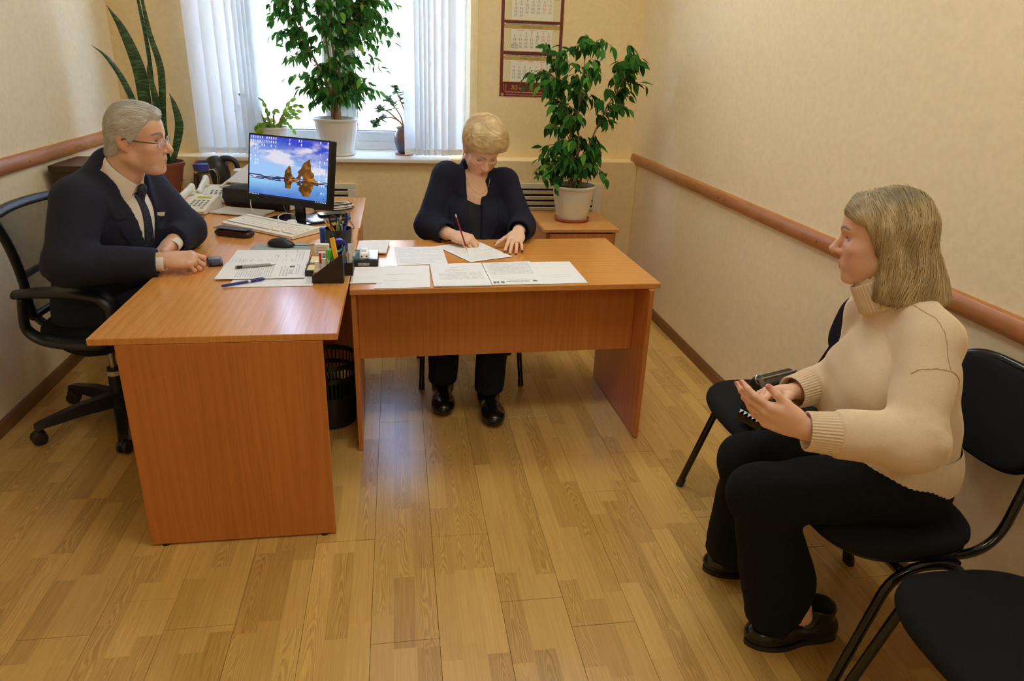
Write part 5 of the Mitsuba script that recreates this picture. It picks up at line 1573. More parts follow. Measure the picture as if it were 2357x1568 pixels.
def mesh_sdf(f, lo, hi, h, slack=1.6):
    B = 8
    lo, hi = np.asarray(lo, float), np.asarray(hi, float)
    nb = np.ceil((hi - lo) / h / B).astype(int) + 1
    n = nb * B
    ci = np.stack(np.meshgrid(*[np.arange(q) for q in nb], indexing='ij'), -1).reshape(-1, 3)
    ctr = (lo + (ci * B + (B - 1) / 2) * h).astype(F32)
    dc = f(ctr)
    act = np.abs(dc) < B * h * 0.87 * slack + 2 * h
    D = np.repeat(np.repeat(np.repeat(np.where(dc < 0, -1.0, 1.0).astype(F32).reshape(nb), B, 0), B, 1), B, 2)
    off = np.stack(np.meshgrid(*[np.arange(B)] * 3, indexing='ij'), -1).reshape(-1, 3)
    idx = (ci[act][:, None] * B + off[None]).reshape(-1, 3)
    vals = np.empty(len(idx), F32)
    for s in range(0, len(idx), 400000):
        q = idx[s:s + 400000]
        vals[s:s + 400000] = f((lo + q * h).astype(F32))
    D[idx[:, 0], idx[:, 1], idx[:, 2]] = vals
    S = D < 0
    nx, ny, nz = n
    cnt = sum(S[a:nx - 1 + a, b:ny - 1 + b, c:nz - 1 + c].astype(np.int8) for a in (0, 1) for b in (0, 1) for c in (0, 1))
    cells = np.argwhere((cnt > 0) & (cnt < 8))
    acc, num = np.zeros((len(cells), 3)), np.zeros(len(cells))
    for ax in range(3):
        o = [a for a in range(3) if a != ax]
        for a in (0, 1):
            for b in (0, 1):
                p0 = cells.copy()
                p0[:, o[0]] += a
                p0[:, o[1]] += b
                p1 = p0.copy()
                p1[:, ax] += 1
                d0, d1 = D[tuple(p0.T)], D[tuple(p1.T)]
                m = (d0 < 0) != (d1 < 0)
                t = np.where(m, d0 / np.where(m, d0 - d1, 1), 0)
                q = p0.astype(float)
                q[:, ax] += t
                acc[m] += q[m]
                num[m] += 1
    V = lo + acc / num[:, None] * h
    ID = np.full((nx, ny, nz), -1, np.int32)
    ID[tuple(cells.T)] = np.arange(len(cells))
    F = []
    for ax in range(3):
        sl0, sl1 = [slice(1, -1)] * 3, [slice(1, -1)] * 3
        sl0[ax], sl1[ax] = slice(0, n[ax] - 1), slice(1, n[ax])
        A, Bb = S[tuple(sl0)], S[tuple(sl1)]
        e = np.argwhere(A != Bb)
        st = A[tuple(e.T)]
        base = e + 1
        base[:, ax] -= 1
        o = [(ax + 1) % 3, (ax + 2) % 3]
        q = []
        for da, db in ((1, 1), (0, 1), (0, 0), (1, 0)):
            c = base.copy()
            c[:, o[0]] -= da
            c[:, o[1]] -= db
            q.append(ID[tuple(c.T)])
        q = np.stack(q, 1)
        q[~st] = q[~st][:, ::-1]
        F += [q[:, [0, 1, 2]], q[:, [0, 2, 3]]]
    F = np.vstack(F)
    F = F[(F >= 0).all(1)]
    return trimesh.Trimesh(V, F, process=False)


def relax(m, n=1, lam=0.5):
    """n rounds of Laplacian smoothing (with a Taubin step back)"""
    V, F = m.vertices.copy(), m.faces
    e = np.vstack([F[:, [0, 1]], F[:, [1, 2]], F[:, [2, 0]]])
    e = np.unique(np.sort(e, 1), axis=0)
    import scipy.sparse as sp
    N = len(V)
    A = sp.coo_matrix((np.ones(2 * len(e)), (np.r_[e[:, 0], e[:, 1]], np.r_[e[:, 1], e[:, 0]])), shape=(N, N)).tocsr()
    deg = np.maximum(np.asarray(A.sum(1)).ravel(), 1)
    for _ in range(n):
        for l in (lam, -lam * 1.04):
            V = V + l * ((A @ V) / deg[:, None] - V)
    return trimesh.Trimesh(V, F, process=False)


def vnormals(m):
    V, F = m.vertices, m.faces
    n = np.zeros_like(V)
    fn = np.cross(V[F[:, 1]] - V[F[:, 0]], V[F[:, 2]] - V[F[:, 0]])
    for k in range(3):
        np.add.at(n, F[:, k], fn)
    return n / np.maximum(np.linalg.norm(n, axis=1, keepdims=True), 1e-12)


def displace(m, amt):
    return trimesh.Trimesh(m.vertices + vnormals(m) * np.asarray(amt)[:, None], m.faces, process=False)


def wrinkle(V, scale, axis=None, stretch=3.0, seed=0):
    """ridged noise, stretched along axis"""
    Q = np.asarray(V, float)
    if axis is not None:
        a = np.asarray(axis, float) / np.linalg.norm(axis)
        Q = Q - np.outer(Q @ a, a) * (1 - 1 / stretch)
    n = meshkit.fbm(Q * scale + seed * 7.3, 3, seed)
    return n - 0.5


scene['skin'] = {'type': 'principled', 'base_color': {'type': 'mesh_attribute', 'name': 'vertex_color'}, 'roughness': 0.48, 'specular': 0.4, 'sheen': 0.15}
scene['vcol_matte'] = {'type': 'twosided', 'bsdf': {'type': 'principled', 'base_color': {'type': 'mesh_attribute', 'name': 'vertex_color'}, 'roughness': 0.85, 'specular': 0.2, 'sheen': 0.3}}
scene['vcol_hair'] = {'type': 'twosided', 'bsdf': {'type': 'principled', 'base_color': {'type': 'mesh_attribute', 'name': 'vertex_color'}, 'roughness': 0.42, 'specular': 0.45}}
scene['eye_gloss'] = {'type': 'principled', 'base_color': {'type': 'mesh_attribute', 'name': 'vertex_color'}, 'roughness': 0.08, 'specular': 0.6}
HEAD_LM = {'nose': (0, .127, -.022), 'chin': (0, .088, -.110), 'mouth': (0, .106, -.058), 'eyeR': (.032, .090, .018), 'eyeL': (-.032, .090, .018), 'earR': (.078, 0, 0), 'earL': (-.078, 0, 0), 'brow': (0, .099, .036), 'vertex': (0, -.01, .128)}


def head_sdf(q, w=1.0, nose=1.0, nose_w=1.0, jaw=1.0, lid_up=0.12, lid_low=-0.42, lips=1.0, cheek=0.0, neck=0.055, neck_b=(0, -.045, -.17), ears=True, age=0.0, eye_r=0.0125, back=0.0, ear_z=0.0):
    """q: points in the head's frame (x right, y forward, z up)"""
    P = q.copy()
    P[:, 0] = np.abs(P[:, 0]) / w
    d = ell(P, (0, -.006 + back / 2, .043), (.076, .098 - back / 2, .085))
    d = smin(d, ell(P, (0, .038, -.018), (.062, .064, .083)), .03)
    d = smin(d, ell(P, (0, .055, .058), (.058, .042, .048)), .03)
    d = smin(d, cap(P, (.053 * jaw, .008, -.052), (.020 * jaw, .076, -.090), .019, .016), .028)
    d = smin(d, sph(P, (0, .086, -.093), .0165), .022)
    d = smin(d, ell(P, (.043, .066, -.012), (.022 + cheek, .022 + cheek, .019)), .022)
    d = smin(d, ell(P, (.036, .062, -.045), (.022 + cheek, .022 + cheek, .026)), .025)
    d = smin(d, ell(P, (0, .086, -.055), (.030, .019, .026)), .018)
    d = smin(d, cap(P, (.010, .095, .034), (.041, .081, .037), .0085, .0075), .014)
    # neck
    d = smin(d, cap(P, (0, -.022, -.045), neck_b, neck, neck * 1.06), .03)
    # eye sockets
    d = smax(d, -ell(P, (.033, .104, .016), (.021, .019, .0125)), .012)
    # nose
    n = cap(P, (0, .094, .022), (0, .094 + .026 * nose, -.016), .0075 * nose_w, .0098 * nose_w)
    n = smin(n, sph(P, (0, .095 + .0235 * nose, -.0195), .0112 * nose_w), .006)
    n = smin(n, ell(P, (.0120 * nose_w, .103 + .004 * nose, -.0225), (.0075, .0105, .0075)), .006)
    n = smax(n, -sph(P, (.0065 * nose_w, .108 + .006 * nose, -.0325), .0042), .004)
    d = smin(d, n, .010)
    # lips
    u = cap(P, (.023, .089, -.0585), (.008, .1025, -.0535), .0032, .0058 * lips)
    u = smin(u, cap(P, (.008, .1025, -.0535), (0, .1035, -.0545), .0058 * lips, .0052 * lips), .004)
    l = cap(P, (.021, .089, -.0605), (0, .1005, -.0655), .0032, .0075 * lips)
    d = smin(d, smin(u, l, .0015), .006)
    d = smax(d, -smin(cap(P, (.0205, .0945, -.0588), (.010, .1080, -.0592), .0010), cap(P, (.010, .1080, -.0592), (0, .1105, -.0600), .0014), .001), .003)
    if age:
        d = smax(d, -cap(P, (.020, .101, -.0005), (.042, .086, -.004), .003), .010 * age)
        d = smin(d, ell(P, (.034, .091, .001), (.014, .007, .006)), .008)
        d = smin(d, ell(P, (.030, .060, -.085), (.02, .028, .018)), .02)
    # lids round the eyeball
    e = np.array([.032, .0775, .018], F32)
    r = P - e
    shell = np.linalg.norm(r, axis=1) - (eye_r + .0019)
    up = -(r[:, 1] * -math.sin(lid_up) + r[:, 2] * math.cos(lid_up))
    lo = (r[:, 1] * -math.sin(lid_low) + r[:, 2] * math.cos(lid_low))
    d = smin(d, smax(shell, np.minimum(up, lo), .0012), .004)
    d = smax(d, -(np.linalg.norm(r, axis=1) - (eye_r - .0008)), .001)
    if ears:
        R = np.array([[math.cos(.30), -math.sin(.30), 0], [math.sin(.30), math.cos(.30), 0], [0, 0, 1]])
        P = P - np.array([0, 0, ear_z], F32)
        ear = ell(P, (.0775, -.010, .004), (.0085, .0185, .032), R)
        ear = smin(ear, ell(P, (.0745, -.002, -.024), (.006, .009, .012), R), .006)
        ear = smax(ear, -ell(P, (.0868, -.004, .007), (.0085, .0115, .021), R), .003)
        ear = smin(ear, ell(P, (.077, .006, -.004), (.004, .005, .008)), .003)
        ear = smin(ear, ell(P, (.070, -.006, .000), (.010, .012, .022)), .006)
        d = smin(d, ear, .006)
    return d * (1.0 if w > 0.97 else 0.97)


def skin_color(q, base, lip, brow_c, blush, w=1.0, brow_th=.0045, brow_shape=(.012, .044), lidtint=None, seed=0, stubble=0.0):
    """vertex colours in the head's frame"""
    P = q.copy()
    P[:, 0] = np.abs(P[:, 0]) / w
    c = np.tile(np.array(base), (len(P), 1))
    c *= (0.96 + 0.08 * meshkit.fbm(P * 60, 3, seed))[:, None]
    bl = np.exp(-np.sum(((P - [.045, .075, -.020]) / [.025, .03, .022]) ** 2, axis=1)) + 0.9 * np.exp(-np.sum(((P - [0, .122, -.020]) / .014) ** 2, axis=1)) + 0.8 * np.exp(-np.sum(((P - [.084, -.01, .004]) / [.02, .03, .04]) ** 2, axis=1))
    c = c + np.clip(bl, 0, 1)[:, None] * (np.array(blush) - c) * 0.55
    if stubble:
        s = np.exp(-np.sum(((P - [0.02, .075, -.075]) / [.05, .05, .035]) ** 2, axis=1))
        c = c + (s * stubble)[:, None] * (np.array([.35, .28, .25]) - c)
    dl = np.minimum(cap(P.astype(F32), (.0215, .0900, -.0580), (.007, .1050, -.0530), .0034, .0046), cap(P.astype(F32), (.0200, .0900, -.0610), (0, .1045, -.0650), .0034, .0064))
    dl = np.minimum(dl, cap(P.astype(F32), (.007, .1040, -.0530), (0, .1045, -.0545), .0050, .0046))
    t = np.clip(1 - dl / .0022, 0, 1) * (P[:, 1] > .086)
    c = c + t[:, None] * (np.array(lip) - c) * 0.85
    # brows: an arc over the eye
    x0, x1 = brow_shape
    s = (P[:, 0] - x0) / (x1 - x0)
    zc = .0375 + .0065 * np.sin(np.clip(s, 0, 1) * 2.3) - .004 * np.clip(s - 0.7, 0, 1)
    th = brow_th * (1 - 0.55 * np.clip(s, 0, 1))
    t = np.clip(1.6 - np.abs(P[:, 2] - zc) / th, 0, 1) * np.clip(1 - np.maximum(-s, s - 1) / .08, 0, 1) * (P[:, 1] > .06)
    t *= 0.75 + 0.5 * (meshkit.noise(P * 900, seed + 4) - 0.5)
    c = c + np.clip(t, 0, 1)[:, None] * (np.array(brow_c) - c) * 0.9
    if lidtint is not None:
        r = np.linalg.norm(P - [.032, .0775, .018], axis=1)
        t = np.clip(1 - (r - .0142) / .004, 0, 1) * (P[:, 1] > .07)
        c = c + t[:, None] * (np.array(lidtint) - c) * 0.55
    return np.clip(c, 0, 1)


def eyeball(side, gaze=(0, 1, 0), iris=(.18, .26, .34), r=.0125):
    m = trimesh.creation.icosphere(4, r)
    g = np.asarray(gaze, float) / np.linalg.norm(gaze)
    a = np.arccos(np.clip(m.vertices @ g / r, -1, 1))
    c = np.where((a < .20)[:, None], [[.01, .01, .01]], np.where((a < .46)[:, None], np.array(iris)[None] * (0.6 + 0.8 * np.clip((a - .2) / .2, 0, 1))[:, None], [[.72, .69, .66]]))
    c = np.where(((a > .42) & (a < .49))[:, None], np.array(iris)[None] * 0.35, c)
    m.vertices = m.vertices + [side * .032, .0775, .018]
    return m, c


def to_world(m, O, R, s=1.0):
    return trimesh.Trimesh(m.vertices * s @ R.T + O, m.faces, process=False)


def strands(surf_V, surf_N, roots, flow, length, steps=9, width=.0016, lift=.0015, seed=0, taper=0.85, spread=0.25, gravity=0.0, free=0.0):
    """ribbons that run over the surface (surf_V, surf_N) along flow(p, n); returns mesh and a random number per vertex"""
    r = np.random.default_rng(seed)
    tree = cKDTree(surf_V)
    p = np.asarray(roots, float)
    n = len(p)
    L = np.broadcast_to(length, (n,)) * r.uniform(0.7, 1.15, n)
    jit = r.normal(0, spread, (n, 3))
    lf = lift * r.uniform(0.2, 1.6, n)
    pts, nrm = [], []
    for i in range(steps):
        _, k = tree.query(p)
        N = surf_N[k]
        q = surf_V[k]
        on = p - N * np.sum((p - q) * N, axis=1, keepdims=True) + N * lf[:, None]
        fr = free * (i / steps)
        p = on * (1 - fr) + p * fr
        pts.append(p.copy())
        nrm.append(N)
        f = flow(p, N) + jit
        f -= N * np.sum(f * N, axis=1, keepdims=True) * (1 - 0.4 * fr)
        f[:, 2] -= gravity * i / steps
        f /= np.linalg.norm(f, axis=1, keepdims=True) + 1e-9
        p = p + f * (L / steps)[:, None]
    pts, nrm = np.stack(pts, 1), np.stack(nrm, 1)
    t = np.gradient(pts, axis=1)
    side = np.cross(t, nrm)
    side /= np.linalg.norm(side, axis=2, keepdims=True) + 1e-9
    wd = width * (1 - taper * np.linspace(0, 1, steps) ** 2)[None, :, None] * r.uniform(0.6, 1.4, (n, 1, 1)) / 2
    V = np.stack([pts - side * wd, pts + nrm * wd * 0.5, pts + side * wd], 2).reshape(-1, 3)
    base = (np.arange(n)[:, None] * steps + np.arange(steps - 1)[None]).ravel() * 3
    F = np.vstack([np.stack([base + a, base + a + 1, base + a + 4], 1) for a in (0, 1)] + [np.stack([base + a, base + a + 4, base + a + 3], 1) for a in (0, 1)])
    rnd = np.repeat(r.uniform(0, 1, n), steps * 3)
    along = np.tile(np.repeat(np.linspace(0, 1, steps), 3), n)
    return trimesh.Trimesh(V, F, process=False), rnd, along


def sample_surface(m, n, seed, weight=None):
    r = np.random.default_rng(seed)
    V, F = m.vertices, m.faces
    a = np.linalg.norm(np.cross(V[F[:, 1]] - V[F[:, 0]], V[F[:, 2]] - V[F[:, 0]]), axis=1)
    if weight is not None:
        a = a * weight(V[F].mean(1))
    k = r.choice(len(F), n, p=a / a.sum())
    u, v = r.uniform(size=(2, n))
    f = u + v > 1
    u[f], v[f] = 1 - u[f], 1 - v[f]
    t = V[F[k]]
    return t[:, 0] + u[:, None] * (t[:, 1] - t[:, 0]) + v[:, None] * (t[:, 2] - t[:, 0])


# hands: a palm and five chains.  Frame: wrist at the origin, +y to the fingertips, +z the back of the hand, +x to the thumb (right hand seen from its back: thumb at -x)
FINGERS = [  # base x, base y, lengths, radii
    ('index', .0275, .088, (.043, .025, .021), (.0092, .0083, .0076, .0064)),
    ('middle', .0085, .092, (.047, .029, .022), (.0094, .0085, .0077, .0065)),
    ('ring', -.0105, .088, (.043, .027, .022), (.0090, .0081, .0074, .0062)),
    ('little', -.0285, .080, (.034, .020, .019), (.0080, .0071, .0065, .0055))]


def hand_points(curl, spread=(0.10, 0.03, -0.05, -0.13), thumb=(0.9, 0.35, 0.35, 0.3)):
    """curl: per finger three joint angles (towards the palm, -z). Returns chains [(points, radii)], thumb last"""
    out = []
    for i, (_, bx, by, ln, rd) in enumerate(FINGERS):
        p = np.array([bx, by, 0.0])
        a = 0.0
        pts = [p]
        for L, c in zip(ln, curl[i]):
            a += c
            d = np.array([math.sin(spread[i]) * math.cos(a), math.cos(spread[i]) * math.cos(a), -math.sin(a)])
            p = p + d * L
            pts.append(p)
        out.append((pts, rd))
    az, el, c1, c2 = thumb           # angle away from the fingers, drop towards the palm, bends
    p = np.array([.026, .022, -.006])
    d = np.array([math.sin(az) * math.cos(el), math.cos(az) * math.cos(el), -math.sin(el)])
    pts = [p, p + d * .040]
    d1 = np.array([math.sin(az - c1) * math.cos(el), math.cos(az - c1) * math.cos(el), -math.sin(el)])
    pts.append(pts[-1] + d1 * .032)
    d2 = np.array([math.sin(az - c1 - c2) * math.cos(el + .05), math.cos(az - c1 - c2) * math.cos(el + .05), -math.sin(el + .05)])
    pts.append(pts[-1] + d2 * .027)
    out.append((pts, (.0145, .0115, .0098, .0078)))
    return out


def hand_sdf(q, chains):
    """q in the hand's frame (thumb towards +x)"""
    d = ell(q, (.000, .055, -.002), (.041, .052, .0145))
    d = smin(d, cap(q, (.022, .025, -.004), (.026, .085, -.001), .0150, .0115), .014)
    d = smin(d, cap(q, (-.022, .022, -.004), (-.027, .078, -.001), .0150, .0105), .014)
    d = smin(d, cap(q, (.004, .02, -.003), (.008, .09, .001), .0155, .0115), .014)
    d = smin(d, ell(q, (.022, .038, -.010), (.018, .026, .013)), .012)
    for i, (pts, rad) in enumerate(chains):
        f = chain(q, pts, rad, .003)
        for p_, r_ in zip(pts[1:-1], rad[1:-1]):
            f = smin(f, sph(q, p_ + np.array([0, 0, .0012]), r_ * 1.04), .003)
        d = smin(d, f, .010 if i == 4 else .0055)
        if i < 4:
            d = smin(d, sph(q, np.asarray(pts[0]) + [0, -.002, .003], rad[0] * .92), .008)
    d = smin(d, ecap(q, (0, .028, -.002), (0, -.03, -.001), .027, .026, .72, (0, 0, 1)), .015)
    return d


def nails(chains, M, s=1.0, idx=range(5), length=.011):
    """small curved plates on the fingertips, in world coordinates"""
    out = []
    for i in idx:
        pts, rad = chains[i]
        a, b = np.asarray(pts[-2]), np.asarray(pts[-1])
        d = (b - a) / np.linalg.norm(b - a)
        up = np.array([0, 0, 1.0]) if i < 4 else np.array([0.55, -0.25, 0.8])
        up = up - d * (up @ d)
        up /= np.linalg.norm(up)
        sd = np.cross(d, up)
        r = rad[-1] * 1.06
        V, F = [], []
        nu, nv = 7, 6
        for u in np.linspace(-1, 1, nu):
            for v in np.linspace(0, 1, nv):
                ang = u * 0.85 * (1 - 0.12 * (2 * v - 1) ** 2)
                c = b + d * (-length * 0.45 + v * length * 1.0)
                V.append(c + (up * math.cos(ang) + sd * math.sin(ang)) * (r + .0002) - up * max(0, v - .55) * .0018)
        for i_ in range(nu - 1):
            for j_ in range(nv - 1):
                k0 = i_ * nv + j_
                F += [[k0, k0 + nv, k0 + 1], [k0 + 1, k0 + nv, k0 + nv + 1]]
        V = np.array(V) * s
        out.append(trimesh.Trimesh(V @ M[:3, :3].T + M[:3, 3], F, process=False))
    return out


def hframe(wrist, tip_dir, back_dir, mirror=False):
    """hand frame: +y tip_dir, +z back of the hand; mirror=True for a hand whose thumb lies at -x of that frame"""
    y = np.asarray(tip_dir, float)
    y /= np.linalg.norm(y)
    z = np.asarray(back_dir, float)
    z = z - y * (z @ y)
    z /= np.linalg.norm(z)
    x = np.cross(y, z)
    M = np.eye(4)
    M[:3, 0], M[:3, 1], M[:3, 2], M[:3, 3] = (-x if mirror else x), y, z, wrist
    return M


def local(P, M, s=1.0):
    R = M[:3, :3].astype(F32)
    return ((P - M[:3, 3].astype(F32)) @ R) / F32(s)


def tframe(pelvis, chest, facing):
    o, c, f = (np.asarray(v, float) for v in (pelvis, chest, facing))
    a = c - o
    L = np.linalg.norm(a)
    a /= L
    f = f - a * (f @ a)
    f /= np.linalg.norm(f)
    return frame(o, np.cross(f, a), f, a), L


def pt(M, q):
    return M[:3, :3] @ np.asarray(q, float) + M[:3, 3]


def join_skin(key, pieces):
    """unites skin meshes [(mesh, colours or None)] into one continuous body"""
    tree = cKDTree(np.vstack([m.vertices for m, c in pieces if c is not None]))
    col = np.vstack([c for m, c in pieces if c is not None])
    out = None
    for m, _ in pieces:
        q = m3.Manifold(m3.Mesh(np.asarray(m.vertices, np.float32), np.asarray(m.faces, np.uint32)))
        if q.status() != m3.Error.NoError or q.is_empty():
            out = None
            break
        out = q if out is None else out + q
    if out is not None and not out.is_empty():
        mm = out.to_mesh()
        m = trimesh.Trimesh(mm.vert_properties[:, :3], mm.tri_verts, process=False)
    else:
        m = cat_([m for m, _ in pieces])
    _, k = tree.query(m.vertices)
    scene[key] = mikit.ply(m, 'skin', True, color=col[k])


def bare_core(joints, h=0.011):
    """the body under the clothes, coarse. joints: list of (points, radii)"""
    lo = np.min([np.min(p, 0) for p, _ in joints], 0) - 0.16
    hi = np.max([np.max(p, 0) for p, _ in joints], 0) + 0.16

    def f(P):
        d = None
        for pts, rad in joints:
            e = chain(P, pts, rad, .03)
            d = e if d is None else smin(d, e, .03)
        return d
    return mesh_sdf(f, lo, hi, h)


def lash_line(lid_up, r=.0147, rad=.0008, droop=0.0):
    out = []
    for s_ in (1, -1):
        t = np.linspace(-1.05, 1.05, 15)
        l = lid_up - droop * (t / 1.05) ** 2
        p = np.column_stack([s_ * .032 + r * np.sin(t), .0775 + r * np.cos(t) * np.cos(l), .018 + r * np.cos(t) * np.sin(l)])
        out.append(tube(p, rad * (1 - .6 * np.abs(t / 1.05) ** 3), 6))
    return out


def sdf_radius(f, M, z, phi, r1=.30, n=26):
    """distance from the axis of frame M at height z and angle phi (from +y towards +x) to the outermost surface of f"""
    z, phi = np.broadcast_arrays(np.asarray(z, float), np.asarray(phi, float))
    a, b = np.zeros(z.size), np.full(z.size, r1)
    # walk in from outside, then bisect
    rr = np.linspace(r1, 0.0, 60)
    zz, pp = z.ravel(), phi.ravel()
    hit = np.zeros(z.size)
    done = np.zeros(z.size, bool)
    for r in rr:
        q = np.column_stack([r * np.sin(pp), r * np.cos(pp), zz])
        ins = f(q.astype(F32)) < 0
        new = ins & ~done
        hit[new] = r
        done |= new
    lo_, hi_ = hit.copy(), hit + r1 / 59
    for _ in range(8):
        m = (lo_ + hi_) / 2
        q = np.column_stack([m * np.sin(pp), m * np.cos(pp), zz])
        ins = f(q.astype(F32)) < 0
        lo_ = np.where(ins, m, lo_)
        hi_ = np.where(ins, hi_, m)
    return lo_.reshape(z.shape)


def rib_tube(M, zs, rad, ribs, depth, seg=None, center=None):
    """ribbed knit band round the z axis of M: zs (k), rad (k, seg) or (k,)"""
    seg = seg or ribs * 6
    ph = np.arange(seg) * 2 * np.pi / seg
    zs = np.asarray(zs, float)
    R = np.broadcast_to(np.asarray(rad, float).reshape(len(zs), -1), (len(zs), seg))
    R = R + depth * (np.cos(ph * ribs)[None] * .5 + .3 * np.cos(2 * ph * ribs)[None] * .3)
    c = np.zeros((len(zs), 2)) if center is None else np.asarray(center)
    V = np.stack([c[:, :1] + R * np.sin(ph), c[:, 1:] + R * np.cos(ph), np.broadcast_to(zs[:, None], R.shape)], -1).reshape(-1, 3)
    i, j = np.meshgrid(np.arange(len(zs) - 1), np.arange(seg), indexing='ij')
    q = np.stack([i * seg + j, (i + 1) * seg + j, (i + 1) * seg + (j + 1) % seg, i * seg + (j + 1) % seg], -1).reshape(-1, 4)
    return xf(trimesh.Trimesh(V, np.vstack([q[:, [0, 1, 2]], q[:, [0, 2, 3]]]), process=False), M)
# ------------------------------------------------------------------ the man at the desk
mat('suit_navy', proc(lambda p, n, uv: mix(lin(24, 26, 40), lin(37, 39, 57), fbm(p.x * 420, p.y * 420, p.z * 420, octaves=2))), 0.82, spec=0.25, sheen=0.25)
mat('shirt_white', lin(228, 222, 210), 0.7, spec=0.2)
mat('tie_navy', proc(lambda p, n, uv: mix(lin(20, 24, 40), lin(44, 52, 78), smoothstep(0.5, 0.6, noise(p.x * 300, p.y * 300, p.z * 420)))), 0.5)
mat('shoe_black', lin(16, 15, 15), 0.22)
mat('gold', lin(214, 170, 84), 0.22, 1.0)
MAN = thing('person', 'grey-haired man in glasses, navy suit and tie, hands resting on the desk', 'person')
HO, HR, HS = np.array([-0.9864, 2.9242, 1.192]), rot(-0.0274, -0.0936, 0.0724), 1.05
TM, TL = tframe((-1.225, 2.985, 0.53), (-1.085, 2.955, 1.045), (0.963, -0.27, 0))
shR, shL = pt(TM, (0.205, 0.0, 0.475)), pt(TM, (-0.205, 0.0, 0.475))
elR, elL = np.array([-1.175, 2.640, 0.790]), np.array([-0.885, 3.085, 0.815])
wrR, wrL = np.array([-0.858, 2.690, 0.782]), np.array([-0.912, 2.900, 0.785])
kneeR, kneeL = np.array([-0.80, 2.80, 0.56]), np.array([-0.79, 3.08, 0.56])
ankR, ankL = np.array([-0.74, 2.80, 0.10]), np.array([-0.72, 3.06, 0.10])
hipR, hipL = pt(TM, (0.10, 0.02, 0.0)), pt(TM, (-0.10, 0.02, 0.0))


def man_torso(q):
    d = ecap(q, (0, -.015, .02), (0, -.012, .34), .200, .205, .76, (0, 1, 0))
    d = smin(d, ell(q, (0, .055, .19), (.165, .150, .19)), .06)
    d = smin(d, ell(q, (0, .025, .36), (.185, .130, .16)), .05)
    d = smin(d, cap(q, (-.15, -.015, .465), (.15, -.015, .465), .075), .05)
    d = smin(d, cap(q, (0, -.02, .575), (.17, -.015, .478), .064, .074), .05)
    d = smin(d, cap(q, (0, -.02, .575), (-.17, -.015, .478), .064, .074), .05)
    return d


def man_sleeves(P):
    a = chain(P, [shR, elR, wrR + (elR - wrR) * 0.10], (.090, .080, .055), .03)
    b = chain(P, [shL, elL, wrL + (elL - wrL) * 0.05], (.085, .072, .055), .03)
    out = []
    for d, w_, e_, t_ in ((a, wrR, elR, .10), (b, wrL, elL, .05)):
        u = ((w_ - e_) / np.linalg.norm(w_ - e_)).astype(F32)
        c = (w_ + (e_ - w_) * t_).astype(F32)
        d = smax(d, (P - c) @ u, .006)
        out.append(smax(d, -cap(P, c - u * .03, c + u * .06, .0435), .003))
    return np.minimum(*out)


def vw(z):
    return np.clip((z - .16) / .38, 0, 1.2) * .092


def man_jacket(P):
    q = local(P, TM)
    t = man_torso(q)
    t = smin(t, ecap(q, (0, .01, -.10), (0, .0, .10), .205, .190, .80, (0, 1, 0)), .05)
    # lapels proud of the front
    w = vw(q[:, 2])
    ax = np.abs(q[:, 0])
    lw = .078 * np.clip((q[:, 2] - .16) / .22, 0, 1)
    notch = np.maximum(q[:, 2] - .452, -(q[:, 2] - .440)) - 0.0
    band = np.maximum(np.maximum(w - .004 - ax, ax - w - lw), np.maximum(.16 - q[:, 2], q[:, 2] - .51))
    band = np.maximum(band, -np.maximum(np.abs(q[:, 2] - .440 + (ax - w) * .25) - .004, w + lw * .55 - ax))
    t = np.minimum(t, np.maximum(np.maximum(t - .006, band), -q[:, 1]))
    # collar behind the neck
    col = cap(q, (-.040, -.022, .610), (.040, -.022, .610), .030)
    for s_ in (1, -1):
        col = smin(col, cap(q, (s_ * .040, -.022, .610), (s_ * .088, .045, .530), .030, .030), .03)
        col = smin(col, cap(q, (s_ * .090, .035, .525), (s_ * .095, .085, .44), .030, .022), .03)
    t = smin(t, col, .02)
    d = smin(t, man_sleeves(P), .035)
    v = np.maximum(ax - w, -(q[:, 1] - .0))
    d = smax(d, -v, .003)
    nk = cap(q, (0, .020, .47), (0, .070, .74), .070, .078)
    d = smax(d, -nk, .004)
    d = smax(d, -(q[:, 2] + .16), .01)
    return d


lo, hi = np.array([-1.50, 2.50, 0.36]), np.array([-0.70, 3.30, 1.16])
jm = relax(mesh_sdf(man_jacket, lo, hi, 0.0068), 1)
V = jm.vertices
amp = np.zeros(len(V))
for e_, ax_, r_, a_ in ((elR, wrR - shR, .13, .0075), (elL, wrL - shL, .13, .0075)):
    wgt = np.exp(-np.sum((V - e_) ** 2, 1) / r_ ** 2)
    amp += wgt * a_ * wrinkle(V, 26, np.cross(wrR - elR, [0, 0, 1]), 2.5, 3) * 2
q = local(V.astype(F32), TM)
fold = np.exp(-((q[:, 2] - .20) / .14) ** 2)
amp += 0.010 * (wrinkle(V, 11, TM[:3, 0] + TM[:3, 2] * .7, 2.2, 5)) * (0.4 + fold)
jm = displace(jm, amp)
part(MAN, 'jacket', jm, 'suit_navy', True, label='navy suit jacket with notched lapels')


def man_shirt(P):
    q = local(P, TM)
    t = man_torso(q) + .0105
    nk = cap(q, (0, .005, .48), (0, .045, .660), .078, .0725)
    nk = smax(nk, q[:, 2] - .640 + q[:, 1] * .62, .003)
    t = smin(t, nk, .012)
    t = smax(t, -cap(q, (0, .012, .53), (0, .062, .74), .066, .069), .002)
    b = np.maximum(np.abs(q[:, 0]) - .13, np.maximum(.10 - q[:, 2], -.11 - q[:, 1]))
    return smax(t, b, .004)


part(MAN, 'shirt', relax(mesh_sdf(man_shirt, [-1.32, 2.70, 0.56], [-0.80, 3.18, 1.24], 0.0045), 1), 'shirt_white', True, label='white dress shirt')


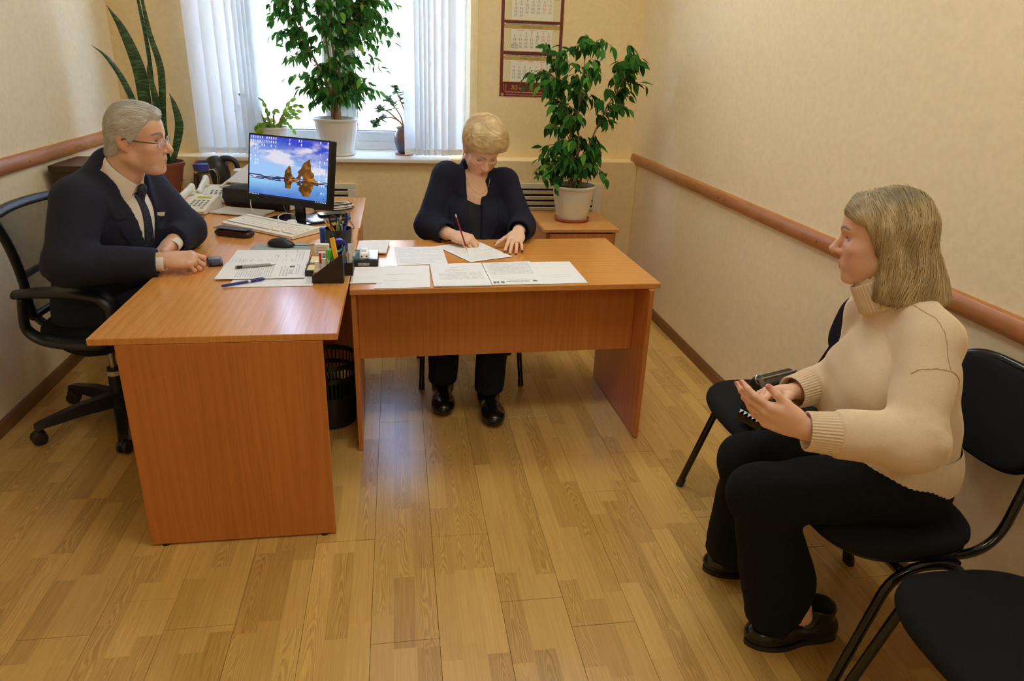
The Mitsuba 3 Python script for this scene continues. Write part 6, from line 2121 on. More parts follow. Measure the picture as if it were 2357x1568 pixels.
def plate(M, pts, r=.003):
    hull = m3.Manifold.batch_hull([m3.Manifold.sphere(r, 10).translate([float(v) for v in p]) for p in pts])
    mm = hull.to_mesh()
    return xf(trimesh.Trimesh(mm.vert_properties[:, :3], mm.tri_verts, process=False), M)


nb0, nb1 = local(np.array([HO - HR[:, 1] * .070 * HS - HR[:, 2] * .165 * HS, HO - HR[:, 1] * .030 * HS - HR[:, 2] * .06 * HS], F32), TM).astype(float)


def neck_c(z):
    t = (z - nb0[2]) / (nb1[2] - nb0[2])
    return nb0[:2] + (nb1[:2] - nb0[:2]) * t


for s in (1, -1):
    V, F = [], []
    n_ = 25
    for i_ in range(n_):
        t = i_ / (n_ - 1)
        ph = math.radians(180 - 172 * t)
        zu = .655 - .105 * t ** 1.25
        zl = zu - .038 - .052 * max(0, (t - .55) / .45) ** 1.6
        cu, cl = neck_c(zu), neck_c(zu - .02)
        ru, rl = .0715, .083 + .010 * t
        phl = math.radians(180 - 172 * t + 30 * max(0, (t - .6) / .4) ** 1.3)
        up_ = np.array([cu[0] + s * ru * math.sin(ph), cu[1] + ru * math.cos(ph), zu])
        md_ = np.array([cu[0] + s * (ru + .006) * math.sin(ph), cu[1] + (ru + .006) * math.cos(ph), zu - .006])
        lo_ = np.array([cl[0] + s * rl * math.sin(phl), cl[1] + rl * math.cos(phl), zl])
        V += [np.array([cu[0] + s * (ru - .002) * math.sin(ph), cu[1] + (ru - .002) * math.cos(ph), zu - .035]), up_, md_, (md_ + lo_) / 2 + [0, .001, 0], lo_, lo_ - [s * .002 * math.sin(phl), .003 * math.cos(phl), -.002]]
    for i_ in range(n_ - 1):
        for j_ in range(5):
            a_ = i_ * 6 + j_
            F += [[a_, a_ + 6, a_ + 1], [a_ + 1, a_ + 6, a_ + 7]]
    part(MAN, 'shirt_collar', xf(trimesh.Trimesh(V, F, process=False), TM), 'shirt_white', True)


def man_tie(P):
    q = local(P, TM)
    t = man_torso(q) + .0105 - .008
    hw = np.interp(q[:, 2], [.10, .20, .50, .52], [.040, .036, .017, .016]).astype(F32)
    d = smax(smax(t, np.abs(q[:, 0]) - hw, .006), np.maximum(q[:, 2] - .52, .12 - q[:, 2]), .004)
    d = smax(d, -q[:, 1], .003)
    k = smin(ell(q, (0, .112, .528), (.019, .015, .024)), cap(q, (0, .108, .53), (0, .118, .45), .012, .010), .012)
    return smin(d, k, .006)


part(MAN, 'tie', relax(mesh_sdf(man_tie, [-1.16, 2.76, 0.60], [-0.84, 3.06, 1.16], 0.0035), 1), 'tie_navy', True, label='dark blue patterned tie')
# cuffs
for w_, e_ in ((wrR, elR), (wrL, elL)):
    u = (w_ - e_) / np.linalg.norm(w_ - e_)
    cf = lathe([(.036, -.03), (.0385, -.03), (.0385, .012), (.036, .013), (.0345, .012), (.0345, -.03)], 36)
    x_ = np.cross(u, [0, 0, 1])
    x_ /= np.linalg.norm(x_)
    cf.vertices = cf.vertices * [1.0, 0.78, 1]
    part(MAN, 'shirt_cuff', xf(cf, frame(w_ - u * .022, x_, np.cross(u, x_), u)), 'shirt_white', 40)
mat('pin_white', lin(220, 216, 210), 0.3)
pc = pt(TM, (-.080, .151, .425))
pk = part(MAN, 'lapel_pin', xf(box(-.017, .017, -.008, .008, 0, .002, .0005), frame(pc, TM[:3, 0] * 0.92 - TM[:3, 1] * .38, TM[:3, 2], np.cross(TM[:3, 0] * 0.92 - TM[:3, 1] * .38, TM[:3, 2]))), 'pin_white', False, label='small flag pin on the lapel')


def man_trousers(P):
    d = None
    for h_, k_, a_ in ((hipR, kneeR, ankR), (hipL, kneeL, ankL)):
        e = chain(P, [h_, k_, a_ + [0, 0, .0]], (.105, .082, .062), .04)
        d = e if d is None else smin(d, e, .03)
    q = local(P, TM)
    d = smin(d, ecap(q, (0, 0, -.03), (0, .0, .14), .185, .175, .75, (0, 1, 0)), .05)
    return smax(d, .062 - P[:, 2], .005)


tm_ = relax(mesh_sdf(man_trousers, [-1.48, 2.58, 0.03], [-0.58, 3.32, 0.80], 0.0095), 1)
tm_ = displace(tm_, 0.010 * wrinkle(tm_.vertices, 10, (0, 1, 0.3), 2, 9))
part(MAN, 'trousers', tm_, 'suit_navy', True)


def shoe(key, ankle, heading, s=1.0, mat_='shoe_black', laces=True):
    """low laced shoe; heading: angle of the toe in the xy plane"""
    M = trs((ankle[0], ankle[1], 0), heading) @ np.diag([s, s, s, 1])

    def f(P):
        q = local(P, M)
        d = ecap(q, (-.035, 0, .040), (.075, 0, .034), .037, .034, .95, (0, 0, 1))
        d = smin(d, ell(q, (.125, 0, .033), (.072, .047, .036)), .03)
        d = smin(d, cap(q, (-.012, 0, .05), (-.018, 0, .112), .041, .044), .03)
        d = smin(d, ell(q, (-.045, 0, .035), (.036, .036, .042)), .02)
        crease = smax(d - .0012, np.abs(q[:, 0] - .100 - q[:, 1] ** 2 * 4) - .0022, .001)
        d = np.minimum(d, crease)
        d = smax(d, .012 - q[:, 2], .003)
        return smax(d, q[:, 2] - .118, .004)
    c = np.array([ankle[0], ankle[1], 0])
    m = relax(mesh_sdf(f, c - [.24, .24, .0], c + [.24, .24, .14], 0.0042), 1)
    sk_ = part(key, 'shoe', m, mat_, True)
    o = np.array([(-.083, 0), (-.074, .028), (-.03, .036), (.03, .036), (.09, .048), (.14, .046), (.18, .03), (.203, 0)])
    o = np.vstack([o, o[-2:0:-1] * [1, -1]])
    oo = spline(np.vstack([np.column_stack([o, np.zeros(len(o))]), [[o[0][0], o[0][1], 0]]]), 4)[:-1, :2]
    so = extrude(oo, 0.0, 0.0165)
    so.vertices *= s
    part(sk_, 'sole', xf(so, trs((ankle[0], ankle[1], 0), heading)), 'black_plastic', 30)
    if laces:
        lc = []
        for i in range(4):
            x = .030 + i * .017
            z = .081 - i * .0075
            lc.append(tube([(x, -.020, z - .006), (x + .004, 0, z + .001), (x, .020, z - .006)], .0017, 6))
            lc.append(tube([(x, -.020, z - .006), (x + .012, 0, z - .002), (x + .017, .020, z - .013)], .0017, 6))
        part(sk_, 'laces', xf(cat_(lc), M), 'black_fabric', True)
    return sk_


shoe(MAN, ankR, 0.0, 1.0)
shoe(MAN, ankL, 0.05, 1.0)
# ---- head
mkw = dict(neck=.064, neck_b=(0, -.070, -.165), nose=1.05, nose_w=1.15, jaw=1.13, lid_up=0.02, lid_low=-0.34, lips=0.75, age=0.55, cheek=.006, back=.022, ear_z=.008)
hm = relax(mesh_sdf(lambda P: head_sdf(P, **mkw), (-.12, -.14, -.22), (.12, .16, .16), .0026), 1)
hm = displace(hm, .0006 * (meshkit.fbm(hm.vertices * 90, 3, 2) - .5) * 2)
hc = skin_color(hm.vertices, lin(214, 170, 142), lin(178, 116, 104), lin(84, 76, 70), lin(212, 136, 112), brow_th=.0062, brow_shape=(.013, .054), lidtint=lin(184, 132, 110), stubble=0.12)
HMw = to_world(hm, HO, HR, HS)
# right hand: loosely closed beside the phone
MS = 1.06
chR = hand_points([(0.55, 1.15, 0.6), (0.9, 1.2, 0.7), (1.05, 1.25, 0.8), (1.1, 1.25, 0.8)], thumb=(0.45, 0.35, 0.30, 0.35))
MS = 1.06
MRh = hframe(wrR + [-0.010, 0.0, 0.012], (1.0, 0.16, -0.02), (-0.05, -0.42, 0.9), True)
chL = hand_points([(0.45, 0.7, 0.4), (0.55, 0.75, 0.4), (0.6, 0.8, 0.4), (0.65, 0.8, 0.4)], thumb=(0.7, 0.3, 0.3, 0.3))
MLh = hframe(wrL + [-0.008, -0.01, 0.003], (-0.05, -0.95, -0.12), (-0.55, 0.1, 0.85), False)


def hand_mesh(M, ch, s, w_, e_, h=.0022, col=None, seed=0, blush=(0, 0, 0), deep=.05):
    u = (np.asarray(e_) - np.asarray(w_))
    u = u / np.linalg.norm(u)
    ul = (M[:3, :3].T @ u)
    ul = ul / np.linalg.norm(ul)
    pts = np.vstack([p for p, _ in ch] + [[[0, 0, 0]], [ul * (deep + .06) / s]])
    lo_, hi_ = pts.min(0) - .035, pts.max(0) + .035
    lo_, hi_ = np.minimum(lo_, [-.05, -.05, -.04]), np.maximum(hi_, [.05, .1, .04])

    def f(q):
        d = hand_sdf(q, ch)
        return smin(d, ecap(q, (0, -.005, -.001), ul * (deep + .02) / s, .0265, .033, .78, (0, 0, 1)), .012)
    m = relax(mesh_sdf(f, lo_, hi_, h), 1)
    c = np.tile(np.array(col), (len(m.vertices), 1)) * (0.95 + 0.1 * meshkit.fbm(m.vertices * 70, 3, seed))[:, None]
    tips = np.min([np.linalg.norm(m.vertices - p[-1], axis=1) for p, _ in ch], 0)
    kn = np.min([np.linalg.norm(m.vertices - q_, axis=1) for p, _ in ch for q_ in p[:-1]], 0)
    t = np.clip(1 - tips / .022, 0, 1) * 0.5 + np.clip(1 - kn / .012, 0, 1) * 0.35
    c = c + t[:, None] * (np.array(blush) - c)
    m = trimesh.Trimesh(m.vertices * s @ M[:3, :3].T + M[:3, 3], m.faces, process=False)
    if np.linalg.det(M[:3, :3]) < 0:
        m.invert()
    return m, c


hR_ = hand_mesh(MRh, chR, MS, wrR, elR, col=lin(216, 172, 146), blush=lin(208, 132, 112), seed=1)
hL_ = hand_mesh(MLh, chL, MS, wrL, elL, col=lin(216, 172, 146), blush=lin(208, 132, 112), seed=2)
core = bare_core([([pt(TM, (0, 0, 0)), pt(TM, (0, 0, .42))], (.13, .12)), ([pt(TM, (0, -.01, .44)), HO - HR[:, 2] * .12 - HR[:, 1] * .03], (.06, .055)),
                  ([shR, elR, wrR - (wrR - elR) * .12], (.05, .042, .030)), ([shL, elL, wrL - (wrL - elL) * .12], (.05, .042, .030)), ([shR, shL], (.05, .05)),
                  ([hipR, kneeR, ankR], (.08, .055, .038)), ([hipL, kneeL, ankL], (.08, .055, .038))])
join_skin(MAN, [(HMw, hc), hR_, hL_, (core, np.tile(lin(212, 168, 140), (len(core.vertices), 1)))])
for s_ in (1, -1):
    e_, ec = eyeball(s_, (0.12, 1, -0.05), (.20, .22, .20))
    part(MAN, 'eye', to_world(e_, HO, HR, HS), 'eye_gloss', True, color=ec)
mat('lash_dark', lin(60, 50, 44), 0.7)
part(MAN, 'eyelashes', cat_([to_world(m_, HO, HR, HS) for m_ in lash_line(.02)]), 'lash_dark', True, stuff=True)
mat('nail_pale', lin(222, 170, 146), 0.3)
for M_, ch_, ids in ((MRh, chR, range(5)), (MLh, chL, range(5))):
    for nm in nails(ch_, np.block([[M_[:3, :3], M_[:3, 3:]], [np.zeros((1, 3)), np.ones((1, 1))]]), MS, ids):
        part(MAN, 'nail', nm, 'nail_pale', True)
rp = np.array(chR[2][0][0]) * .45 + np.array(chR[2][0][1]) * .55
rd_ = np.array(chR[2][0][1]) - np.array(chR[2][0][0])
rd_ /= np.linalg.norm(rd_)
rx = np.cross(rd_, [0, 0, 1])
rx /= np.linalg.norm(rx)
rg = lathe([(.0094, -.0022), (.0105, -.0016), (.0107, 0), (.0105, .0016), (.0094, .0022), (.0092, 0), (.0094, -.0022)], 32)
rg = xf(rg, frame(rp + [0, 0, .0006], rx, np.cross(rd_, rx), rd_))
part(MAN, 'ring', trimesh.Trimesh(rg.vertices * MS @ MRh[:3, :3].T + MRh[:3, 3], rg.faces, process=False), 'gold', 40, label='gold ring')


# ---- hair
def man_hair(q):
    P = q.copy()
    ax = np.abs(P[:, 0])
    cr = ell(P, (0, .005, .043), (.076, .087, .085))
    cr = smin(cr, cap(P, (0, -.022, -.02), (0, -.040, -.10), .060, .058), .03)
    cr = smin(cr, ell(P, (0, .045, .060), (.058, .042, .048)), .03)
    top = np.clip((P[:, 2] - .04) / .08, 0, 1)
    d = cr - (.0085 + .004 * top)
    yh = np.interp(P[:, 2], [-.085, -.055, -.028, -.008, .012, .035, .055, .085, .115, .15], [-.058, -.044, -.030, -.022, .022, .036, .046, .070, .082, .085]).astype(F32)
    yh = yh + .022 * np.exp(-(ax / .036) ** 4) * np.clip((P[:, 2] - .045) / .02, 0, 1)
    d = smin(d, ell(P, (0, .062, .098), (.044, .034, .020)), .02)
    b = (P[:, 1] - yh) * .8
    earcut = ell(P, (.084, -.006, -.004), (.03, .026, .038))
    d = smax(d, b, .007)
    P2 = P.copy()
    P2[:, 0] = ax
    d = smax(d, -ell(P2, (.088, -.004, -.006), (.022, .022, .034)), .004)
    return smax(d, -(P[:, 2] + .046 - .25 * (P[:, 1] + .05)), .008)


hh = relax(mesh_sdf(man_hair, (-.12, -.14, -.12), (.12, .13, .17), .003), 1)
hh = displace(hh, .004 * wrinkle(hh.vertices, 55, (0, 1, 0.35), 4, 4) * 2)
hhN = vnormals(hh)


def grey(t, z, seed=0):
    base = np.array(lin(184, 181, 174))
    dark, light = np.array(lin(116, 112, 106)), np.array(lin(232, 230, 224))
    t = np.asarray(t)[:, None]
    return np.where(t < .3, dark + (base - dark) * t / .3, base + (light - base) * (t - .3) / .7)


hn = meshkit.fbm(hh.vertices * [40, 12, 40], 3, 8)
part(MAN, 'hair', to_world(hh, HO, HR, HS), 'vcol_hair', True, color=grey(np.clip(hn * 1.2 - .2, 0, 1), None), label='short swept-back grey hair')


def man_flow(p, N):
    f = np.tile([0.0, -1.0, 0.0], (len(p), 1))
    side = np.clip((np.abs(p[:, 0]) - .035) / .04, 0, 1)
    f[:, 2] -= 0.30 * side + 0.6 * np.clip((-.03 - p[:, 1]) / .06, 0, 1)
    f[:, 0] += 0.25 * np.sign(p[:, 0]) * side
    front = np.clip((p[:, 1] - .05) / .03, 0, 1) * np.clip((p[:, 2] - .07) / .03, 0, 1)
    f[:, 0] += -0.5 * front
    return f


roots = sample_surface(hh, 5200, 5)
sm, rn, al = strands(hh.vertices, hhN, roots, man_flow, .045, 8, .0014, .0024, 6, spread=.16)
part(MAN, 'hair_strands', to_world(sm, HO, HR, HS), 'vcol_hair', True, color=grey(np.clip(.36 + rn * .26 + .12 * al + .3 * (meshkit.fbm(sm.vertices * 38, 2, 3) - .5) * 2, 0, 1), None), stuff=True)

# ---- glasses
mat('glasses_frame', lin(186, 168, 140), 0.25, 0.9)
mat('temple_brown', lin(80, 58, 44), 0.3)
gk = part(MAN, 'glasses_frame', to_world(cat_([tube(np.column_stack([s_ * .0350 + .0295 * np.sign(np.cos(th_)) * np.abs(np.cos(th_)) ** .75, .1085 - .10 * np.abs(.0235 * np.cos(th_)) ** 1.0 * 0 - (s_ * .0295 * np.cos(th_) + .012) * .13, .006 + .0185 * np.sin(th_) * (1 - .10 * np.cos(th_) * s_)]), np.where(np.sin(th_) > -.2, .0014, .0008), 7, False)
                                                  for s_ in (1, -1) for th_ in (np.linspace(0, 2 * np.pi, 37),)] +
                                                 [tube(spline([(-.0105, .1125, .012), (0, .1155, .0155), (.0105, .1125, .012)], 6), .0010, 7)]), HO, HR, HS), 'glasses_frame', True, label='thin metal half-rim glasses')
for s_ in (1, -1):
    th_ = np.linspace(0, 2 * np.pi, 33)[:-1]
    lv_ = np.column_stack([s_ * .0350 + .0288 * np.sign(np.cos(th_)) * np.abs(np.cos(th_)) ** .75, .1085 - (s_ * .0288 * np.cos(th_) + .012) * .13, .006 + .0179 * np.sin(th_) * (1 - .10 * np.cos(th_) * s_)])
    lm_ = trimesh.Trimesh(np.vstack([lv_, lv_.mean(0) + [0, .0015, 0]]), [[i, (i + 1) % 32, 32] for i in range(32)], process=False)
    part(gk, 'lens', to_world(lm_, HO, HR, HS), 'glass_pane', True)
    part(gk, 'temple', to_world(tube(spline([(s_ * .0645, .1025, .016), (s_ * .0715, .090, .016), (s_ * .0785, .03, .018), (s_ * .0805, -.004, .022), (s_ * .0800, -.020, .006)], 5), np.r_[np.full(5, .0013), np.full(16, .0022)], 7), HO, HR, HS), 'temple_brown', True)
# ------------------------------------------------------------------ the woman in navy writing at the table
mat('blazer_navy', proc(lambda p, n, uv: mix(lin(17, 19, 34), lin(29, 31, 50), fbm(p.x * 380, p.y * 380, p.z * 380, octaves=2))), 0.85, spec=0.2, sheen=0.25)
mat('top_black', lin(15, 15, 18), 0.85)
mat('nail_dark', lin(40, 20, 26), 0.18)
WN = thing('person', 'blonde woman in a navy blazer bending over the table and writing with a pencil', 'person')
HO, HR, HS = np.array([0.4042, 3.5337, 1.1126]), rot(-1.3388, -0.6912, -0.054), 1.02
TM, TL = tframe((0.355, 3.500, 0.47), (0.385, 3.545, 0.985), (0.10, -1.0, 0))
shR, shL = np.array([0.228, 3.530, 0.968]), np.array([0.538, 3.545, 0.940])
elR, elL = np.array([0.142, 3.430, 0.752]), np.array([0.602, 3.420, 0.752])
wrR, wrL = np.array([0.246, 3.250, 0.742]), np.array([0.550, 3.215, 0.765])
hipR, hipL = pt(TM, (0.09, 0.03, 0.02)), pt(TM, (-0.09, 0.03, 0.02))
kneeR, kneeL = np.array([0.205, 3.06, 0.53]), np.array([0.435, 3.02, 0.53])
ankR, ankL = np.array([0.185, 3.05, 0.10]), np.array([0.392, 2.93, 0.10])


def wn_torso(q):
    d = ecap(q, (0, 0, .02), (0, .0, .30), .190, .180, .74, (0, 1, 0))
    d = smin(d, ell(q, (0, .05, .15), (.165, .150, .17)), .06)
    d = smin(d, ell(q, (.075, .075, .30), (.085, .085, .085)), .06)
    d = smin(d, ell(q, (-.075, .075, .30), (.085, .085, .085)), .06)
    d = smin(d, cap(q, (-.13, -.01, .455), (.13, -.01, .455), .058), .05)
    d = smin(d, cap(q, (0, -.02, .53), (.15, -.01, .465), .048, .058), .04)
    d = smin(d, cap(q, (0, -.02, .53), (-.15, -.01, .465), .048, .058), .04)
    return d


def wn_sleeves(P):
    a = chain(P, [shR, elR, wrR + (elR - wrR) * .24], (.068, .067, .056), .03)
    b = chain(P, [shL, elL, wrL + (elL - wrL) * .22], (.066, .067, .057), .03)
    out = []
    for d, w_, e_ in ((a, wrR, elR), (b, wrL, elL)):
        u = ((w_ - e_) / np.linalg.norm(w_ - e_)).astype(F32)
        c = (w_ + (e_ - w_) * .22).astype(F32)
        d = smax(d, (P - c) @ u, .006)
        out.append(smax(d, -cap(P, c - u * .03, c + u * .06, .0455), .003))
    return np.minimum(*out)


def wn_v(q):
    z = q[:, 2]
    w = np.interp(z, [-.02, .10, .30, .45, .60], [.012, .028, .033, .034, .045]).astype(F32)
    return np.maximum(np.abs(q[:, 0] - .026) - w, -q[:, 1])


def wn_jacket(P):
    q = local(P, TM)
    t = wn_torso(q)
    t = smin(t, ecap(q, (0, .0, -.08), (0, .0, .10), .205, .185, .80, (0, 1, 0)), .05)
    z, ax = q[:, 2], np.abs(q[:, 0] - .026)
    w = np.interp(z, [-.02, .10, .30, .45, .60], [.012, .028, .033, .034, .045]).astype(F32)
    lw = .085 * np.clip((z - .08) / .22, 0, 1)
    band = np.maximum(np.maximum(w - .004 - ax, ax - w - lw), np.maximum(.08 - z, z - .53))
    band = np.maximum(band, -np.maximum(np.abs(z - .435 + (ax - w) * .2) - .004, w + lw * .55 - ax))
    t = np.minimum(t, np.maximum(np.maximum(t - .006, band), -q[:, 1]))
    col = cap(q, (-.040, -.030, .560), (.040, -.030, .560), .030)
    for s_ in (1, -1):
        col = smin(col, cap(q, (s_ * .040, -.030, .560), (s_ * .072 + .006, .03, .505), .030, .028), .03)
        col = smin(col, cap(q, (s_ * .072 + .006, .03, .505), (s_ * .072 + .012, .085, .42), .028, .020), .03)
    t = smin(t, col, .02)
    # set-in sleeves with padded heads
    sl = wn_sleeves(P)
    pad = np.minimum(sph(P, shR + [.012, 0, .016], .070), sph(P, shL + [-.012, 0, .016], .070))
    d = smin(t, smin(sl, pad, .02), .030)
    d = smax(d, -wn_v(q), .003)
    d = smax(d, -cap(q, (0, .015, .50), (0, .075, .66), .052, .068), .004)
    d = smax(d, -(q[:, 2] + .13), .01)
    return d


jm = relax(mesh_sdf(wn_jacket, [-0.02, 3.10, 0.32], [0.78, 3.78, 1.14], 0.0068), 1)
V = jm.vertices
amp = np.zeros(len(V))
for e_, u_ in ((elR, wrR - shR), (elL, wrL - shL)):
    amp += np.exp(-np.sum((V - e_) ** 2, 1) / .11 ** 2) * .014 * wrinkle(V, 28, np.cross(u_, [0, 1, 0.2]), 2.5, 3)
amp += 0.008 * wrinkle(V, 12, (0, 0.3, 1), 2.5, 15)
part(WN, 'blazer', displace(jm, amp), 'blazer_navy', True, label='dark navy blazer')
bt = lathe([(0, .004), (.010, .0035), (.0125, .001), (.0125, -.002), (0, -.002)], 24)
bp = pt(TM, (-.012, .186, .075))
part(WN, 'button', xf(bt, frame(bp, TM[:3, 0], np.cross(TM[:3, 1], TM[:3, 0]), TM[:3, 1])), 'metal', 40)


def wn_top(P):
    q = local(P, TM)
    t = wn_torso(q) + .012
    t = smax(t, -cap(q, (.026, .14, .535), (.026, .14, .64), .100), .003)
    b = np.maximum(np.abs(q[:, 0] - .026) - .11, np.maximum(np.maximum(-.05 - q[:, 2], q[:, 2] - .50), -.02 - q[:, 1]))
    return smax(t, b, .004)


part(WN, 'top', relax(mesh_sdf(wn_top, [0.20, 3.26, 0.40], [0.56, 3.60, 1.05], 0.006), 1), 'top_black', True, label='black top under the blazer')


def wn_trousers(P):
    d = None
    for h_, k_, a_ in ((hipR, kneeR, ankR), (hipL, kneeL, ankL)):
        e = chain(P, [h_, k_, a_ + [0, 0, .01]], (.105, .082, .068), .04)
        d = e if d is None else smin(d, e, .025)
    q = local(P, TM)
    d = smin(d, ecap(q, (0, 0, -.01), (0, .0, .12), .185, .175, .78, (0, 1, 0)), .05)
    d = smax(d, .085 - P[:, 2], .006)
    for a_, k_ in ((ankR, kneeR), (ankL, kneeL)):
        d = smax(d, -cap(P, a_ - [0, 0, .1], a_ + [0, 0, .03], .055), .004)
    return d


tm_ = relax(mesh_sdf(wn_trousers, [0.05, 2.80, 0.05], [0.66, 3.75, 0.72], 0.0085), 1)
part(WN, 'trousers', displace(tm_, 0.012 * wrinkle(tm_.vertices, 11, (0, .3, 1), 2, 9)), 'blazer_navy', True)
shoe(WN, ankR + [0, .0, 0], -1.62, 0.86)
shoe(WN, ankL + [0, .0, 0], -1.55, 0.86)
# ---- head
wkw = dict(w=.97, neck=.054, neck_b=(0, -.035, -.165), nose=0.95, nose_w=1.0, jaw=0.98, lid_up=-0.62, lid_low=-0.72, lips=0.85, age=0.35, cheek=.005)
hm = relax(mesh_sdf(lambda P: head_sdf(P, **wkw), (-.12, -.14, -.22), (.12, .16, .16), .0026), 1)
hc = skin_color(hm.vertices, lin(226, 184, 158), lin(184, 100, 94), lin(92, 66, 50), lin(222, 150, 130), w=.97, brow_th=.0042, lidtint=lin(150, 104, 88), seed=3)
HMw = to_world(hm, HO, HR, HS)
WS = 0.98
# right hand holds the pencil; left hand lies flat, fingers spread
PT = np.array([0.302, 3.078, D2Z + 0.0035])          # pencil tip on the sheet
PE = np.array([0.252, 3.160, D2Z + 0.158])           # pencil end
chR = hand_points([(0.75, 0.95, 0.35), (0.85, 1.05, 0.5), (1.0, 1.15, 0.6), (1.1, 1.2, 0.7)], spread=(0.02, 0.0, -0.03, -0.06), thumb=(0.50, 0.72, 0.35, 0.15))
MRh = hframe(wrR + [0.004, -0.004, 0.008], (0.72, -0.70, -0.08), (0.02, -0.42, 0.90), True)
chL = hand_points([(0.22, 0.14, 0.06), (0.24, 0.16, 0.08), (0.24, 0.16, 0.08), (0.22, 0.16, 0.10)], spread=(0.06, -0.02, -0.12, -0.26), thumb=(0.80, 0.30, 0.05, 0.05))
MLh = hframe(wrL + [0.0, -0.004, 0.004], (-0.30, -0.93, -0.20), (0.02, -0.22, 0.97), False)
hR_ = hand_mesh(MRh, chR, WS, wrR, elR, col=lin(226, 184, 158), blush=lin(214, 142, 122), seed=5, deep=.08)
hL_ = hand_mesh(MLh, chL, WS, wrL, elL, col=lin(226, 184, 158), blush=lin(214, 142, 122), seed=6, deep=.08)
core = bare_core([([pt(TM, (0, 0, 0)), pt(TM, (0, 0, .40))], (.12, .11)), ([pt(TM, (0, -.01, .44)), HO - HR[:, 2] * .10 - HR[:, 1] * .05], (.058, .050)), ([pt(TM, (.055, .040, .36)), pt(TM, (.030, -.035, .50))], (.050, .042)), ([pt(TM, (-.02, .040, .36)), pt(TM, (-.02, -.035, .50))], (.050, .042)),
                  ([shR, elR, wrR - (wrR - elR) * .22], (.045, .040, .030)), ([shL, elL, wrL - (wrL - elL) * .22], (.045, .040, .030)), ([shR, shL], (.045, .045)),
                  ([hipR, kneeR, ankR], (.08, .055, .036)), ([hipL, kneeL, ankL], (.08, .055, .036))], .009)
join_skin(WN, [(HMw, hc), hR_, hL_, (core, np.tile(lin(224, 182, 156), (len(core.vertices), 1)))])
for s_ in (1, -1):
    e_, ec = eyeball(s_, (0.0, 0.8, -0.6), (.20, .24, .26))
    part(WN, 'eye', to_world(e_, HO, HR, HS), 'eye_gloss', True, color=ec)
part(WN, 'eyelashes', cat_([to_world(m_, HO, HR, HS) for m_ in lash_line(-.62, rad=.0016)]), 'lash_dark', True, stuff=True)
for M_, ch_ in ((MRh, chR), (MLh, chL)):
    for nm in nails(ch_, M_, WS, range(5), .012):
        part(WN, 'nail', nm, 'nail_dark', True, label='dark painted fingernail')


def finger_ring(key, ch, M, s, i, t=.45):
    a, b = np.array(ch[i][0][0]), np.array(ch[i][0][1])
    d = (b - a) / np.linalg.norm(b - a)
    x_ = np.cross(d, [0, 0, 1])
    x_ /= np.linalg.norm(x_)
    r = (ch[i][1][0] * (1 - t) + ch[i][1][1] * t) * 1.04
    g = lathe([(r, -.0018), (r + .0011, -.0012), (r + .0013, 0), (r + .0011, .0012), (r, .0018), (r - .0002, 0), (r, -.0018)], 32)
    g = xf(g, frame(a * (1 - t) + b * t + [0, 0, .0004], x_, np.cross(d, x_), d))
    part(key, 'ring', trimesh.Trimesh(g.vertices * s @ M[:3, :3].T + M[:3, 3], g.faces, process=False), 'gold', 40, label='gold ring')


finger_ring(WN, chR, MRh, WS, 2)
finger_ring(WN, chL, MLh, WS, 2)
mat('pencil_red', lin(130, 22, 26), 0.3)
k = thing('pencil', 'dark red pencil in the writing hand of the woman in navy', 'pencil')
part(k, 'barrel', rod(PT + (PE - PT) * .16, PE, [(0, .0038), (.93, .0038), (.931, .0034)], 6), 'pencil_red', False)
part(k, 'ferrule', rod(PT + (PE - PT) * .94, PE + (PE - PT) * .01, [(0, .0041), (1, .0041)], 12), 'silver', 30)
part(k, 'tip', rod(PT + (PE - PT) * .16, PT, [(0, .0038), (.75, .0011), (1, .0003)], 10), 'pencil_wood', 30)
# necklace and earring
nl = []
for a in np.linspace(-1, 1, 25):
    nl.append(pt(TM, (.010 + .062 * math.sin(a * 1.25), .105 + .036 * math.cos(a * 1.3) - .02 * abs(a) ** 2, .435 + .075 * abs(a) ** 1.8)))
part(WN, 'necklace', tube(spline(nl, 2), .0014, 6), 'gold', True, label='thin gold necklace')
er = tube(np.array([(.078 + .001 * math.cos(t), -.002 + .006 * math.cos(t), -.041 + .007 * math.sin(t)) for t in np.linspace(0, 2 * np.pi, 17)]), .0014, 6, False)
part(WN, 'earring', to_world(er, HO, HR, HS), 'gold', True)


# ---- hair: short, full and brushed up from the face
def wn_hair(q):
    P = q.copy()
    P[:, 0] = np.abs(P[:, 0]) / .97
    cr = ell(P, (0, -.012, .045), (.076, .096, .083))
    cr = smin(cr, ell(P, (0, .045, .060), (.058, .042, .045)), .03)
    d = cr - .010
    d = smin(d, ell(q, (-.050, .012, .070), (.056, .075, .060)), .03)
    d = smin(d, ell(q, (-.008, -.022, .074), (.092, .108, .078)), .03)
    d = smin(d, ell(P, (.050, .010, .070), (.050, .070, .050)), .03)
    d = smin(d, ell(P, (0, .050, .100), (.066, .048, .042)), .03)
    yh = np.interp(P[:, 2], [-.11, -.06, -.03, -.012, .000, .02, .045, .065, .080, .10], [-.055, -.040, -.026, -.010, .030, .044, .052, .070, .12, .2]).astype(F32)
    yh = yh + .010 * np.sin(q[:, 0] * 48 + 1.2) * np.clip((P[:, 2] - .02) / .02, 0, 1)
    d = smax(d, (P[:, 1] - yh) * .8, .008)
    d = smax(d, -ell(P, (.090, -.006, -.014), (.024, .020, .022)), .006)
    return smax(d, -(P[:, 2] + .078), .010)


hh = relax(mesh_sdf(wn_hair, (-.13, -.16, -.11), (.13, .14, .19), .0032), 1)
hh = displace(hh, .008 * wrinkle(hh.vertices, 36, (0.6, 0.5, 0.2), 3, 4) * 2)
hhN = vnormals(hh)


